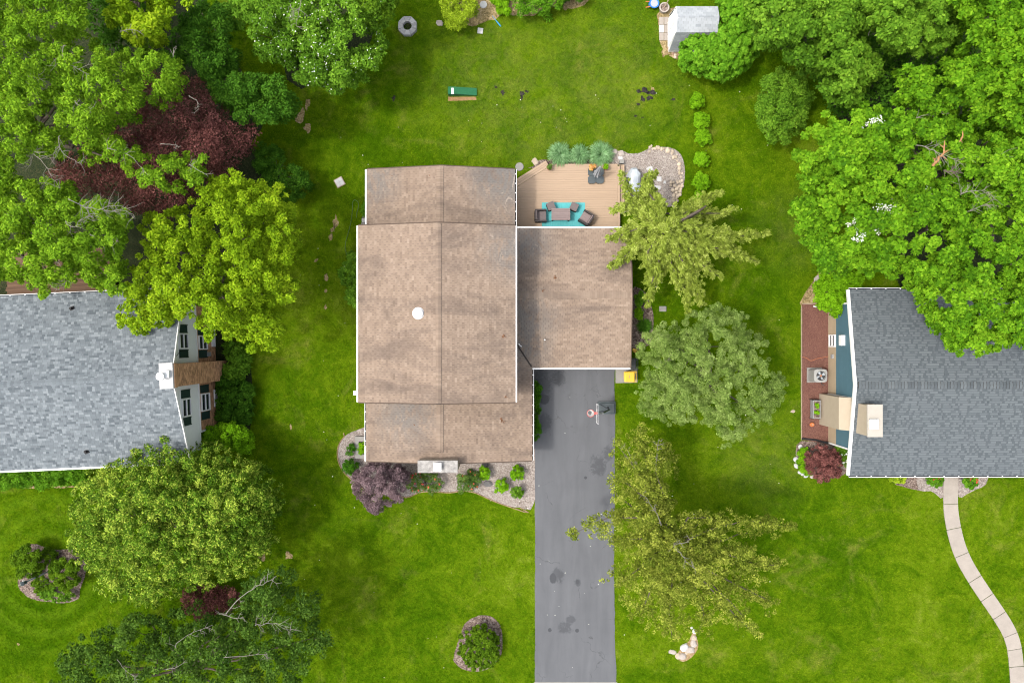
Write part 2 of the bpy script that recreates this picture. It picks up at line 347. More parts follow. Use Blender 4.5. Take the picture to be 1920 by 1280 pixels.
def make_asphalt():
    m, t = newmat('driveway asphalt'); p = t.pos()
    n1 = t.noise(t.scalev(p, 1.6, 0.25, 1), 0.9, 5, 0.6, 0.4); n2 = t.noise(p, 60, 2, 0.7); n3 = t.noise(p, 0.5, 4, 0.6)
    f = t.math('ADD', t.math('MULTIPLY', n1, 0.55), t.math('ADD', t.math('MULTIPLY', n3, 0.3), t.math('MULTIPLY', n2, 0.15)))
    col = t.ramp(f, [(0.3, (0.066, 0.069, 0.076)), (0.7, (0.096, 0.100, 0.109))])
    def spot(px, py, rx, ry):
        q = P(px, py); v = t.n('ShaderNodeVectorMath', operation='SUBTRACT'); t.t.links.new(p, v.inputs[0]); v.inputs[1].default_value = q
        v2 = t.n('ShaderNodeVectorMath', operation='MULTIPLY'); t.t.links.new(v.outputs[0], v2.inputs[0]); v2.inputs[1].default_value = (S/rx, S/ry, 0)
        ln = t.n('ShaderNodeVectorMath', operation='LENGTH'); t.t.links.new(v2.outputs[0], ln.inputs[0])
        return t.range(ln.outputs['Value'], 0.3, 1.15, 1.0, 0.0)
    wob = t.noise(p, 2.4, 6, 0.7, 1.2); wob2 = t.noise(p, 5.5, 5, 0.7, 1.5)
    st = None
    for a in [(1016, 722, 34, 60), (1048, 706, 26, 32), (1020, 748, 17, 17), (1022, 790, 22, 34), (1121, 872, 32, 40), (1140, 850, 20, 26), (1045, 1078, 22, 28), (1060, 1175, 26, 22), (1083, 1091, 11, 14), (1070, 1160, 18, 14)]:
        q = spot(*a); st = q if st is None else t.math('MAXIMUM', st, q)
    blot = t.range(t.math('MULTIPLY', st, wob), 0.33, 0.46)
    dots = None
    for a in [(1031, 1180, 5, 5), (1082, 1181, 5, 5), (1083, 1090, 5, 6), (1037, 1083, 9, 14), (1020, 748, 14, 14), (1098, 895, 4, 4)]:
        q = spot(*a); dots = q if dots is None else t.math('MAXIMUM', dots, q)
    dots = t.range(t.math('ADD', dots, t.math('MULTIPLY', t.math('SUBTRACT', wob2, 0.5), 0.7)), 0.42, 0.60)
    stain = t.math('MAXIMUM', t.math('MULTIPLY', blot, 0.52), t.math('MULTIPLY', dots, 0.75))
    col = t.mix(stain, col, (0.030, 0.032, 0.037))
    crk = t.n('ShaderNodeTexVoronoi', feature='DISTANCE_TO_EDGE', i_Scale=0.42); wv = t.n('ShaderNodeVectorMath', operation='ADD')
    t.t.links.new(p, wv.inputs[0]); nv = t.n('ShaderNodeTexNoise', i_Vector=p, i_Scale=1.3, i_Detail=5); t.t.links.new(nv.outputs[1], wv.inputs[1]); t.t.links.new(wv.outputs[0], crk.inputs['Vector'])
    ck = t.math('MULTIPLY', t.range(crk.outputs[0], 0.010, 0.002), t.range(n3, 0.50, 0.60))
    col = t.mix(t.math('MULTIPLY', ck, 0.55), col, (0.035, 0.035, 0.037))
    t.done(col, 0.85, t.bump(n2, 0.3, 0.006), 0.25)
    return m
MAT['asphalt'] = make_asphalt()
def make_gravel(name, cols, scale=16, rough=0.9):
    cols = [tuple(x*.72 for x in c) for c in cols]
    m, t = newmat(name); p = t.pos()
    v = t.n('ShaderNodeTexVoronoi', i_Vector=p, i_Scale=scale); v2 = t.n('ShaderNodeTexVoronoi', i_Vector=p, i_Scale=scale*0.45)
    sep = t.n('ShaderNodeSeparateColor'); t.t.links.new(v.outputs['Color'], sep.inputs[0])
    sep2 = t.n('ShaderNodeSeparateColor'); t.t.links.new(v2.outputs['Color'], sep2.inputs[0])
    f = t.math('ADD', t.math('MULTIPLY', sep.outputs[0], 0.6), t.math('ADD', t.math('MULTIPLY', sep2.outputs[0], 0.2), t.math('MULTIPLY', t.noise(p, 1.1, 4, 0.6), 0.25)))
    n = len(cols)
    col = t.ramp(f, [(0.12+0.76*i/(n-1), c) for i, c in enumerate(cols)])
    d = t.math('SUBTRACT', 1.0, v.outputs['Distance'])
    t.done(col, rough, t.bump(d, 0.7, 0.03), 0.2)
    return m
MAT['gravel'] = make_gravel('pinkish pea gravel', [(0.13, 0.105, 0.092), (0.24, 0.20, 0.178), (0.31, 0.268, 0.242), (0.43, 0.39, 0.36)], 21)
MAT['mulch'] = make_gravel('brown bark mulch', [(0.045, 0.030, 0.024), (0.12, 0.085, 0.07), (0.20, 0.15, 0.125), (0.30, 0.24, 0.21)], 13)
MAT['redmulch'] = make_gravel('red brown mulch', [(0.080, 0.035, 0.028), (0.150, 0.068, 0.052), (0.185, 0.085, 0.066), (0.25, 0.13, 0.10)], 38)
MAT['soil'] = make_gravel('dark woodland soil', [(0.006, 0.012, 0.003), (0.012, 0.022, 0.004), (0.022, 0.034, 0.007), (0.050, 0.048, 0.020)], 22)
MAT['dirt'] = make_gravel('bare tan dirt', [(0.11, 0.09, 0.035), (0.22, 0.165, 0.075), (0.31, 0.235, 0.115), (0.40, 0.31, 0.18)], 12)
MAT['blackdirt'] = make_gravel('wet black dirt', [(0.010, 0.009, 0.009), (0.018, 0.016, 0.016), (0.030, 0.026, 0.025), (0.05, 0.045, 0.04)], 14)
MAT['rust'] = make_gravel('rust edge of dry turf', [(0.16, 0.12, 0.05), (0.26, 0.18, 0.09), (0.32, 0.22, 0.12), (0.36, 0.28, 0.17)], 12)

LEAF = {
 'locust': M_leaf('leaf locust', (0.056, 0.128, 0.010), (0.130, 0.250, 0.020), (0.250, 0.380, 0.040)),
 'yellowgreen': M_leaf('leaf yellow green', (0.085, 0.160, 0.008), (0.170, 0.275, 0.012), (0.300, 0.390, 0.030)),
 'maroon': M_leaf('leaf maroon', (0.058, 0.021, 0.019), (0.135, 0.050, 0.045), (0.240, 0.100, 0.088), 0.15),
 'purple': M_leaf('leaf smoky purple', (0.058, 0.038, 0.043), (0.130, 0.088, 0.098), (0.235, 0.168, 0.182), 0.12),
 'deep': M_leaf('leaf deep green', (0.022, 0.070, 0.010), (0.046, 0.124, 0.016), (0.085, 0.190, 0.028)),
 'dogwood': M_leaf('leaf dogwood', (0.045, 0.112, 0.014), (0.094, 0.200, 0.024), (0.175, 0.300, 0.048)),
 'pear': M_leaf('leaf small glossy', (0.026, 0.072, 0.008), (0.092, 0.182, 0.020), (0.340, 0.400, 0.100), 0.18, 0.5),
 'birch': M_leaf('leaf dull dark', (0.018, 0.050, 0.010), (0.046, 0.096, 0.019), (0.108, 0.178, 0.050), 0.25),
 'maple': M_leaf('leaf maple', (0.040, 0.120, 0.008), (0.100, 0.226, 0.014), (0.190, 0.330, 0.030)),
 'viburnum': M_leaf('leaf viburnum', (0.040, 0.125, 0.010), (0.088, 0.215, 0.016), (0.165, 0.315, 0.040)),
 'larch': M_leaf('needle golden green', (0.095, 0.145, 0.016), (0.200, 0.268, 0.032), (0.360, 0.420, 0.100)),
 'willow': M_leaf('leaf soft grey green', (0.072, 0.128, 0.036), (0.156, 0.225, 0.088), (0.285, 0.352, 0.220)),
 'olive': M_leaf('leaf olive gold', (0.060, 0.092, 0.014), (0.145, 0.180, 0.036), (0.300, 0.310, 0.100)),
 'lime': M_leaf('leaf lime shrub', (0.075, 0.185, 0.006), (0.135, 0.290, 0.010), (0.210, 0.380, 0.025)),
 'box': M_leaf('leaf box', (0.024, 0.085, 0.008), (0.045, 0.135, 0.012), (0.080, 0.195, 0.022)),
 'chartreuse': M_leaf('leaf chartreuse', (0.130, 0.205, 0.014), (0.245, 0.345, 0.028), (0.400, 0.480, 0.080)),
 'bluegrass': M_leaf('blade blue green', (0.070, 0.170, 0.060), (0.150, 0.290, 0.120), (0.280, 0.430, 0.230)),
 'yew': M_leaf('leaf mossy yew', (0.030, 0.072, 0.006), (0.075, 0.145, 0.010), (0.150, 0.235, 0.024)),
 'rose': M_leaf('leaf rose', (0.040, 0.085, 0.025), (0.085, 0.150, 0.050), (0.165, 0.235, 0.105)),
}

# ------------------------------------------------------------------ setting: lawn, drive, beds
from mathutils.geometry import tessellate_polygon
EXCL = []
def smooth_poly(pts, sub=4):
    n = len(pts); out = []
    for i in range(n):
        p0, p1, p2, p3 = (np.array(pts[(i+k-1) % n], float) for k in range(4))
        for j in range(sub):
            u = j/sub
            out.append(tuple(0.5*((2*p1)+(-p0+p2)*u+(2*p0-5*p1+4*p2-p3)*u*u+(-p0+3*p1-3*p2+p3)*u**3)))
    return out
def sheet(name, px, z, mat, smooth=0, jit=0.0, excl=True, kind='structure', th=0.0):
    if smooth: px = smooth_poly(px, smooth)
    if jit: px = [(x+random.gauss(0, jit), y+random.gauss(0, jit)) for x, y in px]
    pts = [P(x, y) for x, y in px]; pts = [Vector((p.x, p.y, z)) for p in pts]
    if excl: EXCL.append(np.array([(p.x, p.y) for p in pts]))
    tris = tessellate_polygon([pts]); mb = MB(); f2 = []
    for a, b, c in tris:
        nz = (pts[b]-pts[a]).cross(pts[c]-pts[a]).z
        f2.append((a, b, c) if nz > 0 else (a, c, b))
    mb.add(pts, f2)
    if th:
        n = len(pts); mb.add([(p.x, p.y, z) for p in pts]+[(p.x, p.y, z-th) for p in pts], [(i, (i+1) % n, n+(i+1) % n, n+i) for i in range(n)])
    o = mb.build(name, mat)
    if kind: o['kind'] = kind
    return o

mb = MB(); mb.add([(-250, -250, 0), (250, -250, 0), (250, 250, 0), (-250, 250, 0)], [(0, 1, 2, 3)])
mb.build('lawn', MAT['lawn'], kind='structure')
# asphalt drive with its slightly wandering edges
L = [(1003+random.gauss(0, .35), y) for y in range(840, 1330, 14)]; R = [(1152+1.0*math.sin(y/60)+(3 if y > 1220 else 0)*min(1, (y-1220)/40)+random.gauss(0, .5), y) for y in range(1330, 690, -14)]
sheet('driveway', [(996, 690), (996, 840)]+L+R+[(1153, 690)], 0.030, MAT['asphalt'], th=0.03)
sheet('street_apron', [(1001, 1277.5), (1157, 1277.5), (1160, 1330), (1000, 1330)], 0.036, MAT['concrete'])
# curved front walk of the right house, cast in separate slabs
C1 = [(1783, 880), (1782, 915), (1781, 945), (1784, 972), (1791, 1008), (1802, 1041), (1816, 1067), (1838, 1102), (1862, 1136), (1885, 1170), (1898, 1196), (1903, 1222), (1906, 1258), (1908, 1290), (1909, 1330)]
def offs(c, d):
    out = []
    for i, p in enumerate(c):
        a, b = c[max(i-1, 0)], c[min(i+1, len(c)-1)]
        n = np.array([b[1]-a[1], -(b[0]-a[0])], float); n /= np.linalg.norm(n); out.append((p[0]+n[0]*d, p[1]+n[1]*d))
    return out
walk = bpy.data.objects.new('front_walk', None); COL.objects.link(walk); walk['kind'] = 'structure'; W['front_walk'] = Vector()
segs = []
cc = [np.array(p, float) for p in C1]; fine = []
for i in range(len(cc)-1):
    for j in range(4): fine.append(tuple(cc[i]*(1-j/4)+cc[i+1]*j/4))
fine.append(tuple(cc[-1]))
fine = [tuple(np.mean([fine[max(0, min(len(fine)-1, i+k))] for k in (-3, -2, -1, 0, 1, 2, 3)], axis=0)) for i in range(len(fine))]
Lw, Rw = offs(fine, -13.5), offs(fine, 13.5)
cuts = [0, 8, 14, 20, 26, 30, 34, 39, 43, 47, 51, len(fine)-1]
for a, b in zip(cuts[:-1], cuts[1:]):
    g = 0.06
    l = [Lw[k] for k in range(a, b+1)]; r = [Rw[k] for k in range(a, b+1)]
    def ins(q): 
        q = [np.array(x, float) for x in q]; q[0] = q[0]*(1-g)+q[1]*g; q[-1] = q[-1]*(1-g)+q[-2]*g; return [tuple(x) for x in q]
    l, r = ins(l), ins(r)
    po = [P(*x) for x in l+r[::-1]]; EXCL.append(np.array([(p.x, p.y) for p in po]))
    MB().prism([(p.x, p.y) for p in po], 0.0, 0.05, random.uniform(0.42, 0.60)).build('concrete_slab', MAT['walk'], walk)
# planting beds
GB = [(1001.5, 800), (1001.5, 942), (975, 951), (945, 946), (915, 934), (890, 923), (868, 920), (845, 923), (820, 922), (790, 922), (762, 932), (735, 925), (700, 925), (668, 905), (645, 885), (634, 862), (634, 838), (646, 818), (668, 806), (700, 798)]
sheet('gravel_bed', [(1002, 790)]+smooth_poly(GB, 3)[2:-6]+[(690, 798)], 0.018, MAT['gravel'])
mbr = MB()
edge = [P(x, y) for x, y in smooth_poly(GB[2:19], 4)[:-6]]
mbr.tube([(p.x, p.y, 0.02) for p in edge], 0.04, 5)
o = mbr.build('bed_edging', MAT['rust'], kind='structure')
GP = [(1140, 288), (1150, 283), (1170, 284), (1178, 288), (1200, 287), (1216, 279), (1232, 276), (1256, 277), (1272, 285), (1281, 300), (1284, 322), (1282, 345), (1273, 365), (1264, 385), (1236, 390), (1205, 392), (1180, 395), (1160, 395), (1160, 310), (1140, 311)]
sheet('gravel_patio', smooth_poly(GP, 3), 0.020, MAT['gravel'])
sheet('side_mulch_bed', [(1184, 545), (1206, 545), (1216, 560), (1225, 590), (1224, 625), (1222, 642), (1208, 650), (1184, 650)], 0.018, MAT['mulch'], smooth=3)
sheet('grass_plant_bed', [(1000, 312), (1012, 300), (1040, 300), (1145, 300), (1145, 314), (1000, 316)], 0.014, MAT['mulch'], smooth=2)
sheet('red_mulch_bed', [(1503.5, 570), (1558, 570), (1558, 832), (1502.5, 824), (1501.5, 700)], 0.018, MAT['redmulch'])
sheet('maple_mulch_bed', [(1502, 826), (1560, 832), (1600, 840), (1596, 880), (1560, 896), (1530, 893), (1505, 880), (1494, 860), (1492, 845)], 0.016, MAT['mulch'], smooth=2)
sheet('bare_soil', [(1510, 548), (1533, 515), (1545, 480), (1590, 500), (1600, 560), (1560, 574), (1502, 574)], 0.012, MAT['dirt'], smooth=3, jit=0.5)
sheet('entry_mulch_bed', [(1672, 870), (1730, 870), (1735, 915), (1722, 919), (1690, 911), (1674, 903)], 0.014, MAT['mulch'], smooth=2)
sheet('entry_gravel', [(1722, 880), (1768, 880), (1768, 932), (1757, 928), (1745, 920), (1722, 918)], 0.020, MAT['gravel'], smooth=2)
sheet('entry_gravel', [(1797, 880), (1850, 880), (1848, 908), (1830, 917), (1812, 926), (1797, 931)], 0.020, MAT['gravel'], smooth=2)
sheet('island_bed', [(36, 1040), (40, 1025), (60, 1018), (85, 1025), (105, 1030), (135, 1030), (160, 1050), (160, 1080), (150, 1105), (148, 1122), (120, 1130), (95, 1128), (60, 1122), (38, 1105), (34, 1085), (44, 1065)], 0.016, MAT['mulch'], smooth=3, jit=0.4)
sheet('oval_bed', [(870, 1170), (885, 1158), (905, 1152), (925, 1157), (938, 1172), (942, 1195), (940, 1225), (920, 1250), (895, 1258), (868, 1254), (852, 1240), (851, 1228), (858, 1205), (865, 1185)], 0.016, MAT['mulch'], smooth=3, jit=0.3)
sheet('garden_soil', [(868, 42), (885, 50), (900, 45), (915, 40), (928, 38), (945, 25), (960, 30), (1000, 30), (1030, 12), (1075, 18), (1110, -5), (1110, -40), (850, -40), (850, 30)], 0.012, MAT['dirt'], smooth=2, jit=0.6)
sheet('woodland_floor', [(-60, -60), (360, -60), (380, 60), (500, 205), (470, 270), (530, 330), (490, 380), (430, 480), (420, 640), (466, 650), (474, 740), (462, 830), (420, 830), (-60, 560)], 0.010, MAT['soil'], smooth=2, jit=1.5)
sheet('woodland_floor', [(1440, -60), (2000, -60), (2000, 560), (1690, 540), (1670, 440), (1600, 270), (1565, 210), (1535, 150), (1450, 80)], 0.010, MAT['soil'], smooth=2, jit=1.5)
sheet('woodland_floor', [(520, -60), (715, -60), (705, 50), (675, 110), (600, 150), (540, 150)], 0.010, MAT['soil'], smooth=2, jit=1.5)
sheet('shed_pad', [(1238, 20), (1300, 20), (1300, 110), (1268, 112), (1246, 96), (1236, 78), (1234, 40)], 0.012, MAT['dirt'], smooth=2, jit=0.4)
def patch(name, c, r, mat, n=9, sq=1.0, z=0.011):
    ph = random.random()*6
    pts = []
    for i in range(n):
        q = r*random.uniform(0.45, 1.25); a = ph+2*math.pi*i/n
        pts.append((c[0]+q*math.cos(a), c[1]+q*math.sin(a)*sq))
    return sheet(name, pts, z, mat, smooth=2)
for cx, cy, r, sq in [(980, 176, 6, 1), (988, 172, 5, .6), (978, 184, 3, 1.6), (930, 163, 4, .7), (943, 174, 4, 1.3), (1198, 172, 6, .8), (1210, 170, 7, .8), (1222, 174, 8, .7), (1205, 186, 7, 1), (1218, 184, 6, 1), (1196, 196, 4, .8), (1262, 187, 5, .7), (738, 185, 4, 1.6), (1192, 218, 4, .5), (1204, 221, 3, .5)]:
    patch('black_soil_patch', (cx, cy), r, MAT['blackdirt'], sq=sq, n=11)
for cx, cy, r, sq in [(630, 415, 6, 2), (624, 430, 5, 1.3), (620, 445, 4, 2), (612, 520, 4, 1.6), (611, 545, 4, .8), (593, 488, 5, .8), (492, 1040, 8, 1.6), (541, 1041, 7, 1.3), (563, 218, 9, 1.8), (576, 195, 6, 1.8), (1224, 167, 4, 1), (575, 240, 7, 1.5), (60, 913, 22, .14), (110, 912, 24, .14), (150, 912, 20, .14), (545, 800, 2, 4), (610, 575, 3, 2), (35, 1207, 4, .7), (1247, 100, 8, 1), (1060, 15, 9, .8)]:
    patch('bare_dirt_patch', (cx, cy), r, MAT['dirt'], sq=sq, n=10)
sheet('flattened_turf', [(840, 182), (893, 182), (893, 188), (841, 190)], 0.012, MAT['strawdead'], jit=0.4)
# ------------------------------------------------------------------ building helpers
def clip_rect(poly, a0, a1, b0, b1):
    """convex polygon (list of (a,b)) cut to a rectangle"""
    def cut(pl, ax, val, keep_ge):
        out = []
        for i in range(len(pl)):
            p, q = pl[i], pl[(i+1) % len(pl)]
            ip = (p[ax] >= val) if keep_ge else (p[ax] <= val); iq = (q[ax] >= val) if keep_ge else (q[ax] <= val)
            if ip: out.append(p)
            if ip != iq:
                u = (val-p[ax])/(q[ax]-p[ax]); out.append((p[0]+(q[0]-p[0])*u, p[1]+(q[1]-p[1])*u))
        return out
    for ax, val, ge in ((0, a0, True), (0, a1, False), (1, b0, True), (1, b1, False)):
        poly = cut(poly, ax, val, ge)
        if len(poly) < 3: return []
    return poly

def courses(mb, O, u, v, poly, exp, tab, gap=0.012, th=0.014, style='tab', base=0.004):
    """rows of separate pieces (shingles, boards, bricks) covering the convex polygon `poly` given in plane coordinates"""
    n = u.cross(v).normalized()
    if n.z < -1e-6: n = -n
    a0 = min(p[0] for p in poly); a1 = max(p[0] for p in poly); b0 = min(p[1] for p in poly); b1 = max(p[1] for p in poly)
    nrow = int(math.ceil((b1-b0)/exp)); flip = (u.cross(v)).dot(n) < 0
    for r in range(nrow):
        y0 = b0+r*exp; y1 = y0+exp
        x = a0-random.random()*tab if style != 'brick' else a0-(r % 2)*tab/2
        if style == 'tab': x = a0-((r*0.5) % 1.0)*tab-random.uniform(0, .06)
        k = 0
        while x < a1:
            if style == 'tab': wd = tab; t = min(1, max(0, random.gauss(0.5, 0.15)))
            elif style == 'blend': wd = random.choice((.12, .15, .18, .21, .25, .30)); t = min(1, max(0, random.choice((.05, .28, .40, .48, .55, .62, .75, .98))+random.gauss(0, .05)))
            elif style == 'teeth': wd = random.choice((.14, .18, .24, .34, .5, .8)) if k % 2 else random.choice((.09, .12, .15, .20, .30)); t = (random.gauss(.66, .05) if k % 2 else random.gauss(.34, .06))
            elif style == 'brick': wd = tab; t = random.random()
            else: wd = tab*random.uniform(.7, 1.2); t = random.gauss(.5, .08)
            rise = th*(1.0 if not (style == 'teeth' and k % 2) else 0.45)
            ov = 0.012 if style != 'brick' else -gap
            if style == 'teeth':      # the dark upper band of every course is a continuous strip
                ov = -exp*0.22
            q = clip_rect(poly, x+gap/2, x+wd-gap/2, y0, y1+ov)
            if len(q) >= 3:
                m = len(q)
                def hgt(b):
                    f = (b-y0)/exp
                    return base+(rise*(1-0.75*min(1, max(0, f))) if style != 'brick' else rise)
                top = [O+u*a+v*b+n*hgt(b) for a, b in q]; bot = [O+u*a+v*b for a, b in q]
                ff = [tuple(range(m))]+[(i, m+i, m+(i+1) % m, (i+1) % m) for i in range(m)]
                if flip: ff = [f[::-1] for f in ff]
                mb.add(top+bot, ff, t)
            x += wd; k += 1
        if style == 'teeth':
            q = clip_rect(poly, a0, a1, y1-exp*0.22, y1)
            if len(q) >= 3:
                m = len(q); top = [O+u*a+v*b+n*(base+0.004) for a, b in q]
                ff = [tuple(range(m))]
                if flip: ff = [f[::-1] for f in ff]
                mb.add(top, ff, 0.26)
    return mb

def roof_plane(house, eave0, eave1, ridge_pts, mat, felt, exp, tab, style, th=0.014, slabth=0.16, gap=0.012):
    """eave0->eave1 along the eave, ridge_pts from above eave1 back to above eave0 (world or local points)"""
    pts = [Vector(eave0), Vector(eave1)]+[Vector(p) for p in ridge_pts]
    u = (pts[1]-pts[0]).normalized(); d = pts[2]-pts[0]; v = (d-u*d.dot(u)).normalized()
    poly = [((p-pts[0]).dot(u), (p-pts[0]).dot(v)) for p in pts]
    poly[0] = (poly[0][0], -0.02); poly[1] = (poly[1][0], -0.02)
    loc = LOCAL[0]
    r = MB().slab([tuple(p) for p in (pts if u.cross(v).z > 0 else pts[::-1])], slabth).build('roof', MAT[felt], house, local=loc)
    mb = MB(); courses(mb, pts[0], u, v, poly, exp, tab, gap, th, style)
    s = mb.build('shingles', MAT[mat], r, local=loc); s['kind'] = 'stuff'
    return r
LOCAL = [False]

def ridge_caps(house, p0, p1, slope, mat, width=0.16, exp=0.145, name='ridge_shingle'):
    p0, p1 = Vector(p0), Vector(p1); L_ = (p1-p0).length; ang = math.atan2(p1.y-p0.y, p1.x-p0.x)
    mes = []
    for k in range(4):
        mb = MB(); dz = -slope*width; t = [.35, .5, .6, .72][k]
        a, b = -exp*0.5, exp*0.62
        vs = []
        for x, z in ((a, 0.046), (b, 0.016)):
            vs += [(x, -width, dz+z), (x, 0, z+0.006), (x, width, dz+z)]
        vs += [(a, -width, dz), (a, 0, 0.0), (a, width, dz)]
        mb.add(vs, [(0, 3, 4, 1), (1, 4, 5, 2), ], t); nv = len(mb.v)-9; mb.f += [tuple(nv+i for i in f) for f in ((6, 0, 1, 7), (7, 1, 2, 8), )]; mb.t += [0.0, 0.0]
        ga = (a-.030, a)
        mb.add([(ga[0], -width, dz+.014), (ga[0], 0, .020), (ga[0], width, dz+.014), (ga[1], -width, dz+.014), (ga[1], 0, .020), (ga[1], width, dz+.014)], [(0, 3, 4, 1), (1, 4, 5, 2)], -0.6)
        me = bpy.data.meshes.new('ridge_shingle'); me.from_pydata(mb.v, [], mb.f)
        at = me.attributes.new('tint', 'FLOAT', 'FACE'); at.data.foreach_set('value', np.array(mb.t, dtype=np.float32)); me.materials.append(MAT[mat]); me.materials.append(MAT['felt']); me.polygons.foreach_set('material_index', [1 if t_ <= 0 else 0 for t_ in mb.t]); mes.append(me)
    off = W[house.name] if not LOCAL[0] else Vector()
    for i in range(int(L_/exp)):
        o = link(name, random.choice(mes), house); o.location = p0+(p1-p0).normalized()*(i+0.5)*exp-off; o.rotation_euler = (0, 0, ang+random.gauss(0, .008))

def gutter(house, p0, p1, out, wd=0.11, closed=False, hangers=10, name='gutter'):
    """p0->p1 along the eave edge at roof level; out = unit vector away from the roof"""
    p0, p1, out = Vector(p0), Vector(p1), Vector(out); d = (p1-p0).normalized(); dn = Vector((0, 0, -1))
    mb = MB()
    def bar(a0, a1, z0, z1):
        q = [p0+out*a0, p1+out*a0, p1+out*a1, p0+out*a1]
        if (q[1]-q[0]).cross(q[3]-q[0]).z < 0: q = q[::-1]
        mb.slab([(x.x, x.y, x.z+z0) for x in q], z0-z1)
    if closed: bar(0.004, wd, -0.01, -0.12)
    else:
        bar(0.002, 0.016, -0.035, -0.13); bar(wd-0.030, wd, -0.03, -0.13); bar(0.017, wd-0.031, -0.115, -0.13)
    g = mb.build(name, MAT['white'], house, local=LOCAL[0])
    if not closed:
        mb = MB(); q = [p0+out*0.018, p1+out*0.018, p1+out*(wd-0.032), p0+out*(wd-0.032)]
        if (q[1]-q[0]).cross(q[3]-q[0]).z < 0: q = q[::-1]
        mb.add([(x.x, x.y, x.z-0.10) for x in q], [(0, 1, 2, 3)]); mb.build('wet_debris', MAT['dark'], g, local=LOCAL[0])
        L_ = (p1-p0).length
        for i in range(hangers):
            c = p0+d*(L_*(i+0.5)/hangers)
            mb = MB(); q = [c-d*0.03, c+d*0.03, c+d*0.03+out*wd, c-d*0.03+out*wd]
            if (q[1]-q[0]).cross(q[3]-q[0]).z < 0: q = q[::-1]
            mb.slab([(x.x, x.y, x.z-0.022) for x in q], 0.012); mb.build('gutter_hanger', MAT['white'], g, local=LOCAL[0])
    return g

def on_wall(O, u, n, a0, a1, z0, z1, d0, d1):
    """box on a wall: a along u, z height, d outward"""
    vs = []
    for d in (d0, d1):
        for a, z in ((a0, z0), (a1, z0), (a1, z1), (a0, z1)):
            p = O+u*a+n*d; vs.append((p.x, p.y, z))
    return vs, [(3, 2, 1, 0), (4, 5, 6, 7), (0, 1, 5, 4), (1, 2, 6, 5), (2, 3, 7, 6), (3, 0, 4, 7)]
def window(house, O, u, n, a0, a1, z0, z1, shut=None, split='h', name='window'):
    fw = 0.07; mb = MB()
    for q in ((a0, a1, z0, z0+fw), (a0, a1, z1-fw, z1), (a0, a0+fw, z0+fw, z1-fw), (a1-fw, a1, z0+fw, z1-fw)):
        mb.add(*on_wall(O, u, n, *q, 0.0, 0.09))
    am = (a0+a1)/2; zm = (z0+z1)/2
    mb.add(*on_wall(O, u, n, a0+fw, a1-fw, zm-0.035, zm+0.035, 0.0, 0.08))
    f = mb.build(name, MAT['white'], house, local=LOCAL[0])
    for z_0, z_1 in ((z0+fw, zm-0.035), (zm+0.035, z1-fw)):
        MB().add(*on_wall(O, u, n, a0+fw, a1-fw, z_0, z_1, 0.012, 0.03)).build('pane', MAT['glass'], f, local=LOCAL[0])
    if shut:
        for s0, s1 in ((a0-0.04-shut, a0-0.04), (a1+0.04, a1+0.04+shut)):
            mb = MB(); mb.add(*on_wall(O, u, n, s0, s1, z0, z1, 0.0, 0.02))
            k = 8
            for i in range(k):
                za = z0+0.06+(z1-z0-0.12)*i/k; mb.add(*on_wall(O, u, n, s0+0.05, s1-0.05, za, za+(z1-z0-0.12)/k*0.72, 0.02, 0.045))
            mb.add(*on_wall(O, u, n, s0, s0+0.05, z0, z1, 0.02, 0.05)); mb.add(*on_wall(O, u, n, s1-0.05, s1, z0, z1, 0.02, 0.05))
            mb.build('shutter', MAT['shutter'], house, local=LOCAL[0])
    return f

# ------------------------------------------------------------------ main house
base = P(828, 560); base.z = 0
main = thing('split_level_house', 'brown shingled split level house with attached garage in the middle of the lawn', 'house', base)
zM, zMr = 5.9, 6.85                      # upper block: eave and ridge
zW, zWr, zWe = 3.05, 3.92, 2.85          # one storey wings and the lower east eave
zG, zGr = 2.85, 3.42                     # garage wing
BR = ('shingle_brown', 'felt_brown', 0.143, 0.30, 'tab', 0.016, 0.16, 0.013)
def ridge_shade(a, b): MB().tube([a, b], .015, 4).build('ridge_shade_line', MAT['felt'], main)  # dark strip added to paint the shading line beside the ridge
x0 = P(672, 0, zM).x; x1 = P(966, 0, zM).x; xr = P(822, 0, zMr).x; yN = P(0, 423, zM).y; yS = P(0, 753.5, zM).y
roof_plane(main, (x0, yS, zM), (x0, yN, zM), [(xr, yN, zMr), (xr, yS, zMr)], *BR)
roof_plane(main, (x1, yS, zM), (x1, yN, zM), [(xr, yN, zMr), (xr, yS, zMr)], *BR)
ridge_caps(main, (xr, yS, zMr), (xr, yN, zMr), 0.2, 'shingle_brown', 0.15); ridge_shade((xr+.155, yS+.02, zMr-.012), (xr+.155, yN-.02, zMr-.012))
# wings
wx0 = P(688, 0, zW).x; wx1 = P(965, 0, zW).x; wxr = P(828, 0, zWr).x; wyN = P(0, 317.5, zW).y; wyS = P(0, 864, zW).y
roof_plane(main, (wx0, yN-0.6, zW), (wx0, wyN, zW), [(wxr, wyN, zWr), (wxr, yN-0.6, zWr)], *BR)
roof_plane(main, (wx1, yN-0.6, zW), (wx1, wyN, zW), [(wxr, wyN, zWr), (wxr, yN-0.6, zWr)], *BR)
ridge_caps(main, (wxr-.1, yN-0.3, zWr), (wxr-.1, wyN, zWr), 0.19, 'shingle_brown', 0.22); ridge_shade((wxr+.13, yN-.1, zWr-.01), (wxr+.13, wyN-.02, zWr-.01))
sx1 = P(997.5, 0, zWe).x; sx0 = P(687, 0, zW).x
gyS = P(0, 689, zG).y; gyN = P(0, 428, zG).y; gyR = P(0, 553, zGr).y; gx1 = P(1182, 0, zG).x; gx1r = P(1186.5, 0, zGr).x; xw = x1-0.30
roof_plane(main, (sx0, wyS, zW), (sx0, yS+0.6, zW), [(wxr, yS+0.6, zWr), (wxr, wyS, zWr)], *BR)
